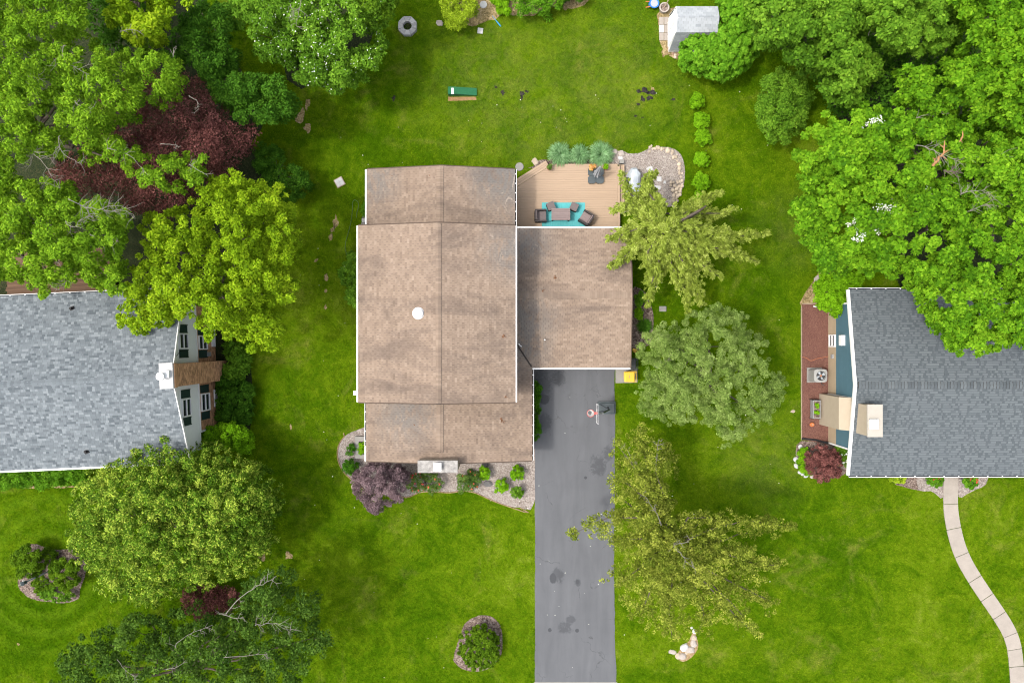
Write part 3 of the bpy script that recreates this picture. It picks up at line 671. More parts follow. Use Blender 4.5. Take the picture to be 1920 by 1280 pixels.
aW = (zWr-zWe)/(sx1-wxr); aG = (zGr-zG)/(gyR-gyS)
# valley where the wing runs into the garage roof
vx = xw; vz = zWe+aW*(sx1-vx); vy = gyS+(vz-zWe)/aG
roof_plane(main, (sx1, wyS, zWe), (sx1, gyS, zWe), [(vx, vy, vz), (wxr, vy, zWr), (wxr, wyS, zWr)], *BR)
ridge_caps(main, (wxr-.1, wyS+0.7, zWr), (wxr-.1, yS+0.3, zWr), 0.19, 'shingle_brown', 0.22); ridge_shade((wxr+.13, wyS+.7, zWr-.01), (wxr+.13, yS+.1, zWr-.01))
# garage: gable to the east
roof_plane(main, (sx1, gyS, zG), (gx1, gyS, zG), [(gx1, gyR, zGr), (xw, gyR, zGr), (vx, vy, vz)], *BR)
roof_plane(main, (xw, gyN, zG), (gx1, gyN, zG), [(gx1, gyR, zGr), (xw, gyR, zGr)], *BR)
ridge_caps(main, (x1+0.02, gyR, zGr), (gx1, gyR, zGr), 0.13, 'shingle_brown', 0.2)
mbv = MB(); mbv.tube([(sx1-0.03, gyS+0.05, zG+0.03), (vx, vy, vz+0.03)], 0.05, 5); mbv.build('valley_flashing', MAT['felt'], main)
# gutters
gutter(main, (x0, yS, zM), (x0, yN, zM), (-1, 0, 0), 0.11, True)
gutter(main, (x1, yS, zM), (x1, yN, zM), (1, 0, 0), 0.105, True)
gutter(main, (wx0, yN+0.05, zW), (wx0, wyN, zW), (-1, 0, 0), 0.12, True)
gutter(main, (wx1, gyN+0.15, zW), (wx1, wyN, zW), (1, 0, 0), 0.12, False, 6)
gutter(main, (sx0, wyS+0.95, zW), (sx0, yS+0.05, zW), (-1, 0, 0), 0.12, False, 5)
gutter(main, (sx0, wyS, zW), (sx0, wyS+0.93, zW), (-1, 0, 0), 0.12, True)
gutter(main, (sx1, wyS, zWe), (sx1, gyS-0.14, zWe), (1, 0, 0), 0.12, False, 9)
gutter(main, (sx1+0.02, gyS, zG), (gx1, gyS, zG), (0, -1, 0), 0.11, True)
gutter(main, (x1+0.14, gyN, zG), (gx1, gyN, zG), (0, 1, 0), 0.11, True)
# rake boards
def rake(a, b, c, name='rake_board', mat='felt_brown'):
    mb = MB(); a, b, c = Vector(a), Vector(b), Vector(c)
    for p, q in ((a, b), (b, c)):
        d = Vector((q.y-p.y, -(q.x-p.x), 0)).normalized()*0.03
        vs = [p-d, q-d, q+d, p+d]
        mb.add([(v.x, v.y, v.z+0.012) for v in vs]+[(v.x, v.y, v.z-0.17) for v in vs], [(0, 1, 2, 3), (7, 6, 5, 4), (0, 4, 5, 1), (1, 5, 6, 2), (2, 6, 7, 3), (3, 7, 4, 0)])
    mb.build(name, MAT[mat], main)
rake((x0, yN+.03, zM), (xr, yN+.03, zMr), (x1, yN+.03, zM)); rake((x0, yS-.03, zM), (xr, yS-.03, zMr), (x1, yS-.03, zM))
rake((wx0, wyN+.03, zW), (wxr, wyN+.03, zWr), (wx1, wyN+.03, zW)); rake((sx0, wyS-.03, zW), (wxr, wyS-.03, zWr), (sx1, wyS-.03, zWe))
rake((gx1+.03, gyS, zG), (gx1+.03, gyR, zGr), (gx1+.03, gyN, zG))
# walls, clad in lap boards
def walls(house, poly, z0, z1, mat, exp=0.13):
    MB().prism(poly, z0, z1).build('wall', MAT[mat], house)
    a = sum(poly[i][0]*poly[(i+1) % len(poly)][1]-poly[(i+1) % len(poly)][0]*poly[i][1] for i in range(len(poly)))
    if a < 0: poly = poly[::-1]
    mb = MB()
    for i in range(len(poly)):
        p, q = Vector((*poly[i], z0)), Vector((*poly[(i+1) % len(poly)], z0)); u = (q-p).normalized()
        courses(mb, p, u, Vector((0, 0, 1)), [(0, 0), ((q-p).length, 0), ((q-p).length, z1-z0), (0, z1-z0)], exp, 3.6, 0.004, 0.012, 'board', 0.002)
    o = mb.build('lap_boards', MAT[mat], house); o['kind'] = 'stuff'
ov = 0.35
walls(main, [(x0+ov, yS+ov), (x1-ov, yS+ov), (x1-ov, yN-ov), (x0+ov, yN-ov)], 0.0, zM-0.12, 'beige')
walls(main, [(wx0+ov, yN-ov+.01), (wx1-ov, yN-ov+.01), (wx1-ov, wyN-ov), (wx0+ov, wyN-ov)], 0.0, zW-0.12, 'beige')
walls(main, [(sx0+ov, wyS+ov), (sx1-ov, wyS+ov), (sx1-ov, gyS+ov), (x1-ov+.01, gyS+ov), (x1-ov+.01, yS+ov-.01), (sx0+ov, yS+ov-.01)], 0.0, zWe-0.10, 'beige')
walls(main, [(sx1-ov+.01, gyS+ov), (gx1-ov, gyS+ov), (gx1-ov, gyN-ov), (x1-ov+.01, gyN-ov), (x1-ov+.01, gyS+ov+.01), (sx1-ov+.01, gyS+ov+.01)], 0.0, zG-0.10, 'beige')
ux, un = Vector((1, 0, 0)), Vector((0, -1, 0))
for a in (1.9, 4.75):
    O = Vector((0, gyS+ov-0.015, 0))
    d = MB(); d.add(*on_wall(O, ux, un, a, a+2.5, 0.03, 2.2, 0.0, 0.03)); d = d.build('garage_door', MAT['white'], main)
    for r in range(4):
        for c in range(4):
            q = MB(); q.add(*on_wall(O, ux, un, a+0.06+c*0.61, a+0.06+c*0.61+0.55, 0.09+r*0.53, 0.09+r*0.53+0.45, 0.031, 0.05)); q.build('door_panel', MAT['white'], d)
window(main, Vector((x0+ov-.014, 0, 0)), Vector((0, -1, 0)), Vector((-1, 0, 0)), 0.5, 1.7, 3.9, 5.2)
window(main, Vector((x0+ov-.014, 0, 0)), Vector((0, -1, 0)), Vector((-1, 0, 0)), -4.6, -3.4, 3.9, 5.2)
window(main, Vector((0, wyS+ov-.014, 0)), ux, un, -1.8, -0.4, 1.0, 2.3)
# south chimney, roof fittings
cx0, cx1 = P(783, 0, 4.6).x, P(858, 0, 4.6).x; cy0, cy1 = P(0, 886, 4.6).y, P(0, 863, 4.6).y
ch = MB().box(cx0+.05, cy0+.05, 0, cx1-.05, cy1-.05, 4.45).build('chimney', MAT['mortar'], main)
mb = MB()
cp = [(cx0+.05, cy0+.05), (cx1-.05, cy0+.05), (cx1-.05, cy1-.05), (cx0+.05, cy1-.05)]
for i in range(4):
    p, q = Vector((*cp[i], 0)), Vector((*cp[(i+1) % 4], 0))
    courses(mb, p, (q-p).normalized(), Vector((0, 0, 1)), [(0, 0), ((q-p).length, 0), ((q-p).length, 4.45), (0, 4.45)], 0.16, 0.32, 0.02, 0.03, 'brick')
o = mb.build('chimney_stones', MAT['stone'], ch); o['kind'] = 'stuff'
MB().box(cx0, cy0, 4.451, cx1, cy1, 4.60).build('chimney_cap', MAT['limestone'], ch)
f = P(820, 875, 4.9); MB().obox((f.x, f.y, 4.60), (.36, .38, .16), 0).obox((f.x, f.y, 4.86), (.47, .49, .04), 0).obox((f.x-.15, f.y-.15, 4.76), (.03, .03, .1)).obox((f.x+.15, f.y+.15, 4.76), (.03, .03, .1)).obox((f.x+.15, f.y-.15, 4.76), (.03, .03, .1)).obox((f.x-.15, f.y+.15, 4.76), (.03, .03, .1)).build('flue_cover', MAT['white'], ch)
q = P(784, 587, 6.75); qz = zMr-abs(q.x-xr)*(zMr-zM)/(xr-x0)
sk = MB().cyl((q.x, q.y, qz-.02), .36, .34, .09, 24).build('tube_skylight', MAT['white'], main)
MB().lathe((q.x, q.y, qz+.07), [(.31, 0), (.31, .05), (.28, .12), (.2, .18), (.1, .21), (.0, .22)], 24).build('skylight_dome', MAT['white'], sk, smooth=True)
q = P(1021, 637, 3.2); MB().cyl((q.x, q.y, 2.9), .04, .04, .65, 10).build('vent_pipe', MAT['white'], main)
q = P(666, 736, 5.6); MB().obox((q.x+.02, q.y, 5.62), (.16, .24, .2)).tube([(q.x+.1, q.y, 5.6), (q.x+.3, q.y, 5.2), (q.x+.3, q.y, .1)], .04, 6).build('downspout', MAT['white'], main)
q = P(976, 648, 3.1); MB().obox((q.x, q.y, 3.1), (.2, .05, .02), -.6).obox((q.x-.08, q.y+.1, 3.12), (.1, .05, .02), -.6).build('flashing_scrap', MAT['white'], main)
# drifts of dry leaves caught on the shingles
def litter(px, py, z, n, r):
    mb = MB()
    for _ in range(n):
        p = P(px+random.gauss(0, r), py+random.gauss(0, r*1.2), z); a = random.random()*6; l = random.uniform(.03, .075)
        dx, dy = math.cos(a)*l, math.sin(a)*l
        mb.add([(p.x-dx, p.y-dy, z+.01), (p.x+dy*.4, p.y-dx*.4, z+.05), (p.x+dx, p.y+dy, z+.02), (p.x-dy*.4, p.y+dx*.4, z+.03)], [(0, 1, 2, 3)], random.random())
    return mb
def roofz(px, py):
    z = 3.3
    for _ in range(6):
        p = P(px, py, z)
        if x0 < p.x < x1 and yS < p.y < yN: z = zMr-abs(p.x-xr)*(zMr-zM)/(x1-xr)
        elif p.x > x1: z = zGr-abs(p.y-gyR)*(zGr-zG)/(gyN-gyR) if p.y > gyS else 3
        else: z = zWr-abs(p.x-wxr)*aW
    return z
mb = MB()
for px, py, n, r in [(943, 630, 14, 2), (696, 598, 9, 1.5), (941, 788, 20, 3), (1040, 520, 10, 1.6), (1018, 546, 7, 1.2), (777, 796, 4, .8), (735, 330, 3, .6), (806, 331, 4, 3), (948, 745, 5, 2), (693, 417, 12, 3)]:
    m2 = litter(px, py, roofz(px, py)+.02, n, r*.8); mb.add(m2.v, m2.f, 0.5)
o = mb.build('fallen_leaves', MAT['dryleaf']); tag(o, 'little drifts of dry brown leaves caught on the brown shingles', 'dead leaves'); o['kind'] = 'stuff'

# ------------------------------------------------------------------ left house (turned 2.5 degrees)
A_ = math.radians(2.5); G = Vector((-19.80, -2.05, 0))
lh = thing('gabled_house', 'two storey house with blended grey roof, white upper wall and brown brick chimney', 'house', G, rz=A_)
Ri = Matrix.Rotation(-A_, 3, 'Z')
def Lc(px, py, z=0.0): return Ri @ (P(px, py, z)-G)
LOCAL[0] = True
ze, zr, hd, xe = 4.72, 6.5, 5.2, 0.22
GR = ('shingle_grey', 'felt', 0.143, 0.30, 'blend', 0.030, 0.18, 0.006)
roof_plane(lh, (-16, -hd, ze), (xe, -hd, ze), [(xe, 0, zr), (-16, 0, zr)], *GR)
roof_plane(lh, (xe, hd, ze), (-16, hd, ze), [(-16, 0, zr), (xe, 0, zr)], *GR)
ridge_caps(lh, (-16, 0, zr), (xe-.6, 0, zr), 0.34, 'shingle_grey', 0.17, 0.20)
gutter(lh, (-16, -hd, ze), (xe, -hd, ze), (0, -1, 0), 0.14, True)
gutter(lh, (-16, hd, ze), (xe, hd, ze), (0, 1, 0), 0.12, False, 18)
mb = MB()
for sy in (-1, 1):
    mb.slab([(xe+.002, 0, zr+.01), (xe+.06, 0, zr+.01), (xe+.06, sy*hd, ze+.01), (xe+.002, sy*hd, ze+.01)][::sy], .2)
mb.build('rake_board', MAT['white'], lh, local=True)
uy, nx = Vector((0, 1, 0)), Vector((1, 0, 0))
zb = 2.7
def gable_wall(y0, y1, z0, fz, name, mat, xo, exp, tab, style, th, depth, board):
    b = MB(); n = len(fz)
    b.add([(xo, y, z) for y, z in fz]+[(-depth, y, z) for y, z in fz], [tuple(range(n)), tuple(range(2*n-1, n-1, -1))]+[(i, n+i, n+(i+1) % n, (i+1) % n) for i in range(n)])
    wl = b.build(name, MAT[mat], lh, local=True)
    mb = MB(); O = Vector((xo, 0, 0)); courses(mb, O, uy, Vector((0, 0, 1)), fz, exp, tab, 0.012, th, style, 0.002)
    s = mb.build(board, MAT[mat if style != 'brick' else 'brick'], wl, local=True); s['kind'] = 'stuff'
    return wl
hu = 4.75
gable_wall(0, 0, 0, [(-hu, zb), (hu, zb), (hu, ze+.10), (0, zr-.16), (-hu, ze+.10)], 'upper_wall', 'white_siding', 0.03, 0.13, 3.2, 'board', 0.012, 15.8, 'lap_boards')
gable_wall(0, 0, 0, [(-3.55, 0), (4.3, 0), (4.3, zb-.01), (-3.55, zb-.01)], 'lower_wall', 'mortar', 0.0, 0.078, 0.215, 'brick', 0.012, 15.8, 'bricks')
MB().box(-0.2, -3.68, 0, 0.06, -3.565, zb-.02).build('corner_board', MAT['white'], lh, local=True)
Ow = Vector((0.045, 0, 0)); Ob = Vector((0.015, 0, 0))
def wl_px(y0, y1, z):  # pixel rows -> local y range on the wall
    a = Lc(960-555*1/(1-z/H), y0, z).y; b = Lc(960-555/(1-z/H), y1, z).y
    return min(a, b), max(a, b)
for y0, y1, z0, z1, O in [(747, 781, 3.95, 5.08, Ow), (625, 654, 3.95, 5.08, Ow), (737, 770, 1.30, 2.50, Ob), (629, 655, 1.30, 2.50, Ob)]:
    a, b = wl_px(y0, y1, (z0+z1)/2); window(lh, O, uy, nx, a, b, z0, z1, 0.50)
for y0, y1 in ((617, 650), (730, 762)):
    a, b = wl_px(y0, y1, 0.4); window(lh, Ob, uy, nx, a, b, 0.15, 0.60, None, name='basement_window')
MB().add(*on_wall(Ow, uy, nx, -3.6, 4.3, zb+.005, zb+.10, 0, .04)).build('trim_band', MAT['white'], lh, local=True)
# chimney
c0, c1 = Lc(424, 712, 0.3).y, Lc(424, 676, 0.3).y
ch = MB().box(0.05, c0, 0, 0.70, c1, 6.9).build('chimney', MAT['mortar'], lh, local=True)
mb = MB(); V1 = Vector((0, 0, 1))
courses(mb, Vector((.70, c0, 0)), uy, V1, [(0, 0), (c1-c0, 0), (c1-c0, 6.9), (0, 6.9)], .078, .215, .012, .012, 'brick')
courses(mb, Vector((.05, c0, 0)), Vector((1, 0, 0)), V1, [(0, 0), (.65, 0), (.65, 6.9), (0, 6.9)], .078, .215, .012, .012, 'brick')
courses(mb, Vector((.70, c1, 0)), Vector((-1, 0, 0)), V1, [(0, 0), (.65, 0), (.65, 6.9), (0, 6.9)], .078, .215, .012, .012, 'brick')
s = mb.build('bricks', MAT['brick'], ch, local=True); s['kind'] = 'stuff'
tp = MB().box(-.02, c0-.06, 6.9, .77, c1+.06, 7.16); tp = tp.build('corbel', MAT['brick'], ch, local=True)
MB().box(-.05, c0-.09, 7.161, .72, c1+.09, 7.30).build('chimney_crown', MAT['flag'], ch, local=True)
cm = (c0+c1)/2
MB().cyl((.22, cm, 7.30), .13, .13, .4, 14).cyl((.22, cm, 7.70), .24, .22, .06, 18).obox((.45, cm+.1, 7.3), (.30, .40, .22), 0).build('flue_cover', MAT['white'], ch, local=True)
MB().tube([(0.08, c1+.02, 6.2), (0.1, c1+.75, 5.0), (0.1, c1+.75, 4.4)], .02, 5).build('cable', MAT['dark'], lh, local=True)
q = Lc(395, 669, .9); MB().add(*on_wall(Ob, uy, nx, c1+.35, c1+.62, 1.0, 1.4, 0, .14)).build('meter_box', MAT['metal'], lh, local=True)
for px, py in ((132, 578), (160, 847)):
    q = Lc(px, py, 5.2); z = zr-abs(q.y)*(zr-ze)/hd
    MB().obox((q.x, q.y, z-.04), (.26, .22, .10), .4).cyl((q.x, q.y, z+.05), .07, .07, .16, 10).build('roof_vent', MAT['dark'], lh, local=True)
LOCAL[0] = False
# the fenced brown deck behind the left house, board by board
b0 = P(100, 520)
ld = thing('wooden_deck', 'dark brown plank deck behind the grey roofed house under the trees', 'deck', (b0.x, b0.y, 0))
for i in range(24):
    p = P(112, 470+i*4.1, .5); l = 7.2 if i % 3 else 6.9
    m = MB().obox((p.x+random.uniform(-.1, .1), p.y, .44), (l, .132, .04), 0.044, random.uniform(.2, .8)); m.build('deck_board', MAT['deckbrown'], ld)
q = P(112, 510, .4); MB().obox((q.x, q.y, .08), (7.0, 2.9, .35), .044).build('frame', MAT['deckbrown'], ld)

# ------------------------------------------------------------------ right house
rb = P(1753, 720); rb.z = 0
rh = thing('slate_roof_house', 'low house with dark slate grey roof, blue siding and tan chimney', 'house', rb)
ze, zr = 3.2, 4.1
rx0 = P(1593, 0, ze).x; ry0, ry1 = P(0, 891, ze).y, P(0, 543, ze).y; yr = P(0, 722, zr).y; RX = 41.0
SR = ('shingle_slate', 'felt', 0.150, 0.30, 'teeth', 0.014, 0.16, 0.006)
roof_plane(rh, (rx0, ry0, ze), (RX, ry0, ze), [(RX, yr, zr), (rx0, yr, zr)], *SR)
roof_plane(rh, (RX, ry1, ze), (rx0, ry1, ze), [(rx0, yr, zr), (RX, yr, zr)], *SR)
ridge_caps(rh, (rx0+.1, yr, zr), (RX, yr, zr), 0.16, 'shingle_slate', 0.22, 0.20)
gutter(rh, (rx0, ry0, ze), (RX, ry0, ze), (0, -1, 0), 0.13, False, 22)
gutter(rh, (rx0, ry1, ze), (RX, ry1, ze), (0, 1, 0), 0.12, False, 22)
mb = MB()
for y in (ry0, ry1):
    q = [(rx0-.14, yr, zr+.012), (rx0-.003, yr, zr+.012), (rx0-.003, y, ze+.012), (rx0-.14, y, ze+.012)]
    mb.slab(q if y > yr else q[::-1], .2)
mb.build('rake_board', MAT['white'], rh)
X = 593/28.0
def bandwall(y0, y1, z0, z1, name, mat, dep=18):
    MB().box(X, y0, z0, X+dep, y1, z1).build(name, MAT[mat], rh)
yA, yB, yC, yD = P(0, 574).y, P(0, 737).y, P(0, 800).y, P(0, 828).y
bandwall(yD, yA, 0, 1.12, 'base_wall', 'tan_siding')
bandwall(yD, yA, 1.121, ze-.02, 'upper_wall', 'blue_siding')
mb = MB(); V1 = Vector((0, 0, 1)); ny = Vector((0, -1, 0))
courses(mb, Vector((X, yA, 1.125)), ny, V1, [(0, 0), (yA-yD, 0), (yA-yD, ze+(yD-ry0)*.9/(yr-ry0)-1.32), (yA-yr, zr-1.32), (0, ze+(ry1-yA)*.9/(ry1-yr)-1.32)], .12, 3.3, .004, .014, 'board', .002)
s = mb.build('lap_boards', MAT['blue_siding'], rh); s['kind'] = 'stuff'
mb = MB(); courses(mb, Vector((X, yA, 0.0)), ny, V1, [(0, 0), (yA-yD, 0), (yA-yD, 1.1), (0, 1.1)], .27, 2.2, .006, .010, 'board', .002)
s = mb.build('base_boards', MAT['tan_siding'], rh); s['kind'] = 'stuff'
MB().box(X-.05, yA, 0, X+.10, yA+.10, ze).box(X-.05, yD-.10, 0, X+.10, yD, ze).build('corner_board', MAT['white'], rh)
MB().tube([(X-.06, yB-.05, .1), (X-.06, yB-.05, 3.3)], .055, 6).build('downspout', MAT['white'], rh)
a = P(0, 637, .6).y
mbw = window(rh, Vector((X-.014, 0, 0)), Vector((0, -1, 0)), Vector((-1, 0, 0)), -a-.35, -a+.47, .25, 1.08)
q = P(1583, 638, 2.2); MB().box(X-.28, q.y-.33, 2.05, X-.015, q.y+.33, 2.35).build('vent_hood', MAT['white'], rh)
MB().box(X-.10, P(0, 672, .7).y, .55, X-.014, P(0, 664, .7).y, .8).build('meter_box', MAT['metal'], rh)
# tan chimney with sloped shoulders and a stack through the roof
xo = 576/28.0; y_a, y_b = P(0, 739, .5).y, P(0, 797, .5).y
mb = MB(); q = [(xo, 0), (X-.02, 0), (X-.02, 3.30), (X-.12, 3.30), (xo, 2.75)]
mb.add([(x, y_a, z) for x, z in q]+[(x, y_b, z) for x, z in q], [(0, 1, 2, 3, 4), (9, 8, 7, 6, 5)]+[(i, 5+i, 5+(i+1) % 5, (i+1) % 5) for i in range(5)])
ch = mb.build('chimney', MAT['tan_stucco'], rh)
sx = P(1603, 0, 3.5).x; sy0, sy1 = P(0, 815, 4.5).y, P(0, 758, 4.5).y
MB().prism([(sx, sy0), (sx+.85, sy0), (sx+.85, sy1), (sx, sy1)], 3.0, 4.95).build('chimney_stack', MAT['tan_stucco'], ch)
MB().prism([(sx-.03, sy0-.05), (sx+.88, sy0-.05), (sx+.88, sy1+.05), (sx-.03, sy1+.05)], 4.951, 5.05).build('chimney_cap', MAT['capstone'], ch)
q = P(1638, 795, 5.2); MB().obox((q.x, q.y, 5.05), (.40, .45, .25)).obox((q.x, q.y, 5.22), (.52, .60, .05)).obox((q.x, q.y, 5.10), (.2, .2, .12)).build('flue_cover', MAT['white'], ch)
MB().slab([(sx-.22, sy0-.06, 3.42), (sx-.04, sy0-.06, 3.50), (sx-.04, sy1+.08, 3.62), (sx-.08, sy1+.08, 3.60)], .08).build('flashing', MAT['white'], ch)
# front porch posts keep the deep eave up
for px in (1610, 1760, 1905):
    q = P(px, 884, 1.5); MB().obox((q.x, ry0+.25, 0), (.14, .14, ze-.16)).build('porch_post', MAT['white'], rh)
bandwall(ry0+1.6, yD-.11, 0, ze-.1, 'front_wall', 'blue_siding', 18)

# ------------------------------------------------------------------ shed with a barn roof
sb = P(1300, 60); sb.z = 0
sh = thing('barn_shed', 'small white garden shed with pale gambrel roof beside the round shrub', 'shed', sb)
sX0, sX1 = 293/28.0, 389*.942/28
prof = [(19.30, .45), (19.66, 2.30), (20.46, 2.64), (21.26, 2.30), (21.62, .45)]
mb = MB(); n = len(prof)
mb.add([(sX0, y, z) for y, z in [(prof[0][0]+.05, 0)]+[(y+(.05 if y < 20.4 else -.05 if y > 20.5 else 0), z-.05) for y, z in prof]+[(prof[-1][0]-.05, 0)]]+[(sX1-.1, y, z) for y, z in [(prof[0][0]+.05, 0)]+[(y+(.05 if y < 20.4 else -.05 if y > 20.5 else 0), z-.05) for y, z in prof]+[(prof[-1][0]-.05, 0)]],
       [tuple(range(7)), tuple(range(13, 6, -1))]+[(i, 7+i, 7+(i+1) % 7, (i+1) % 7) for i in range(7)])
mb.build('wall', MAT['white_siding'], sh)
for i in range(4):
    (ya, za), (yb, zb_) = prof[i], prof[i+1]
    lo_, hi_ = ((ya, za), (yb, zb_)) if za < zb_ else ((yb, zb_), (ya, za))
    roof_plane(sh, (sX0-.03, lo_[0], lo_[1]), (sX1, lo_[0], lo_[1]), [(sX1, hi_[0], hi_[1]), (sX0-.03, hi_[0], hi_[1])], 'shingle_pale', 'felt', .16, .31, 'tab', .016, .04, .010)
d = MB()
for a, b in ((19.62, 20.44), (20.48, 21.30)):
    dd = MB().box(sX0-.05, a, .1, sX0-.001, b, 1.95).build('door', MAT['white_siding'], sh)
    MB().box(sX0-.075, a+.03, .95, sX0-.051, b-.03, 1.06).box(sX0-.075, a+.03, .14, sX0-.051, b-.03, .25).build('door_rail', MAT['white'], dd)
mb = MB()
for (ya, za), (yb, zb_) in zip(prof[:-1], prof[1:]):
    mb.add([(sX0-.06, ya, za+.03), (sX0-.031, ya, za+.03), (sX0-.031, yb, zb_+.03), (sX0-.06, yb, zb_+.03), (sX0-.06, ya, za-.06), (sX0-.031, ya, za-.06), (sX0-.031, yb, zb_-.06), (sX0-.06, yb, zb_-.06)], [(0, 1, 2, 3), (7, 6, 5, 4), (0, 3, 7, 4), (1, 5, 6, 2), (0, 4, 5, 1), (3, 2, 6, 7)])
mb.build('rake_board', MAT['white'], sh)
FOOT = [[(x0, yS), (x1, yS), (x1, wyN), (x0, wyN)], [(wx0, wyS), (sx1, wyS), (sx1, gyS), (gx1, gyS), (gx1, gyN), (wx0, gyN)], [(X, ry0+.5), (RX, ry0+.5), (RX, ry1), (X, ry1)], [(sX0, 19.3), (sX1, 19.3), (sX1, 21.6), (sX0, 21.6)]]
for f in FOOT: EXCL.append(np.array(f))
EXCL.append(np.array([tuple((Matrix.Rotation(A_, 3, 'Z') @ Vector((x, y, 0))+G)[:2]) for x, y in ((-16, -4.7), (0, -4.7), (0, 4.7), (-16, 4.7))]))
# ------------------------------------------------------------------ cedar deck and its furniture
ZD = 0.46
dk = thing('cedar_deck', 'honey coloured plank deck behind the house with turquoise rug on it', 'deck', (P(1064, 370).x, P(1064, 370).y, 0))
dx0 = P(966, 0, ZD).x; dx1 = P(1158, 0, ZD).x; dy0 = gyN-.40; dy1 = P(0, 311.5, ZD).y
cA, cB = P(966, 352, ZD), P(1030, 312, ZD)
nb = int((dy1-dy0)/0.146)
for i in range(nb):
    y0 = dy0+i*(dy1-dy0)/nb; y1 = y0+(dy1-dy0)/nb-0.007
    def left(y): return dx0 if y < cA.y else dx0+(y-cA.y)/(cB.y-cA.y)*(cB.x-dx0)+.02
    MB().prism([(left(y0), y0), (dx1, y0), (dx1, y1), (left(y1), y1)], ZD-.035, ZD, random.uniform(.38, .62)).build('deck_board', MAT['deck'], dk)
def plank(mb, a, b, wd, z0, z1, t=.5):
    a, b = Vector((a[0], a[1], 0)), Vector((b[0], b[1], 0)); d = (b-a).normalized(); n = Vector((-d.y, d.x, 0))*wd/2
    return mb.prism([(a-n)[:2], (b-n)[:2], (b+n)[:2], (a+n)[:2]], z0, z1, t)
off = Vector((-(cB-cA).y, (cB-cA).x, 0)).normalized()
for k in range(3):
    plank(MB(), cA+off*(.075+.15*k), cB+off*(.075+.15*k), .138, ZD-.035+.005, ZD+.02, random.uniform(.35, .7)).build('border_board', MAT['deck'], dk)
plank(MB(), (cB.x, dy1+.07), (dx1, dy1+.07), .14, ZD-.03, ZD+.012).build('border_board', MAT['deck'], dk)
plank(MB(), (dx1+.075, dy0), (dx1+.075, dy1), .14, ZD-.03, ZD+.012, .6).build('border_board', MAT['deck'], dk)
plank(MB(), (dx1+.16, dy0), (dx1+.16, dy1+.14), .02, 0, ZD-.01).build('fascia', MAT['deck'], dk)
for k in range(2):
    plank(MB(), (dx1+.26+.15*k, dy1-2.7), (dx1+.26+.15*k, dy1+.14), .135, ZD-.20, ZD-.165, .45+.2*k).build('step_board', MAT['deck'], dk)
MB().box(dx1+.34, dy1-2.7, 0, dx1+.40, dy1+.12, ZD-.201).build('step_riser', MAT['deckbrown'], dk)
mb = MB()
for x in (dx0+.2, dx0+2.2, dx0+4.4, dx1-.2): mb.box(x-.05, dy0+.1, 0, x+.05, dy1-(1.6 if x < dx0+2 else .1), ZD-.036)
mb.build('joist', MAT['deckbrown'], dk)

zz = ZD+0.002
a, b = P(1016, 380, ZD), P(1097, 425, ZD)
o = MB().box(a.x, gyN-.25, ZD+.001, b.x, a.y, ZD+.012).build('rug', MAT['rug'], loc=(a.x, a.y, ZD+.001)); tag(o, 'turquoise outdoor rug under the patio table on the honey deck', 'rug')
Z0 = ZD+.014
def tbl():
    c = P(1051.5, 401.5, 1.15); t = thing('patio_table', 'grey brown slatted rectangular patio table on the turquoise rug', 'table', (c.x, c.y, Z0))
    w_, d_ = P(1069, 0, 1.15).x-P(1034, 0, 1.15).x, P(0, 390.5, 1.15).y-P(0, 413, 1.15).y
    MB().obox((c.x, c.y, Z0+.60), (w_-.06, d_-.06, .06)).build('apron', MAT['wicker'], t)
    for i in range(6):
        y = c.y-d_/2+(i+.5)*d_/6; MB().obox((c.x, y, Z0+.661), (w_, d_/6-.012, .025), 0, random.uniform(.3, .8)).build('table_slat', MAT['slatwood'], t)
    for sx in (-1, 1):
        for sy in (-1, 1): MB().obox((c.x+sx*(w_/2-.08), c.y+sy*(d_/2-.08), Z0), (.08, .08, .60)).build('leg', MAT['wicker'], t)
tbl()
def armchair(px, py, rz, label, mat):
    c = P(px, py, .9); t = thing('armchair', label, 'armchair', (c.x, c.y, Z0 if px < 1090 else ZD), 'wicker armchairs on the deck', rz)
    # open side towards +x (local)
    MB().obox((0, 0, .06), (.70, .70, .22)).build('base', MAT['wicker'], t, local=True)
    for sy in (-1, 1): MB().obox((0.0, sy*.36, .05), (.76, .10, .57), 0, .5, .02).build('arm', MAT['wicker'], t, local=True)
    MB().obox((-.36, 0, .05), (.10, .60, .74), 0, .5, .02).build('backrest', MAT['wicker'], t, local=True)
    MB().obox((.06, 0, .285), (.58, .60, .12), 0, .5, .03).build('seat_cushion', MAT[mat], t, local=True)
    q = MB(); q.add([(-.305, -.3, .41), (-.305, .3, .41), (-.20, .3, .41), (-.20, -.3, .41), (-.305, -.3, .76), (-.305, .3, .76), (-.25, .3, .76), (-.25, -.3, .76)], [(3, 2, 1, 0), (4, 5, 6, 7), (0, 1, 5, 4), (1, 2, 6, 5), (2, 3, 7, 6), (3, 0, 4, 7)])
    q.build('back_cushion', MAT[mat], t, local=True)
armchair(1014.0, 404.5, 0.02, 'dark wicker armchair at the west end of the patio table, facing east', 'cushion')
armchair(1099, 408.5, math.radians(148), 'dark wicker armchair turned askew at the east end of the patio table', 'slatwood')
def ottoman(px, py, rz, label):
    c = P(px, py, .9); t = thing('ottoman', label, 'ottoman', (c.x, c.y, Z0), 'wicker ottomans on the rug', rz)
    MB().obox((0, 0, 0), (.50, .50, .38), 0, .5, .02).build('base', MAT['wicker'], t, local=True)
    MB().obox((0, 0, .381), (.50, .50, .07), 0, .5, .03).build('cushion', MAT['cushion'], t, local=True)
ottoman(1033, 386, math.radians(22), 'square wicker ottoman touching the north west corner of the patio table')
ottoman(1076.5, 387.5, math.radians(-24), 'square wicker ottoman just off the north east corner of the patio table')
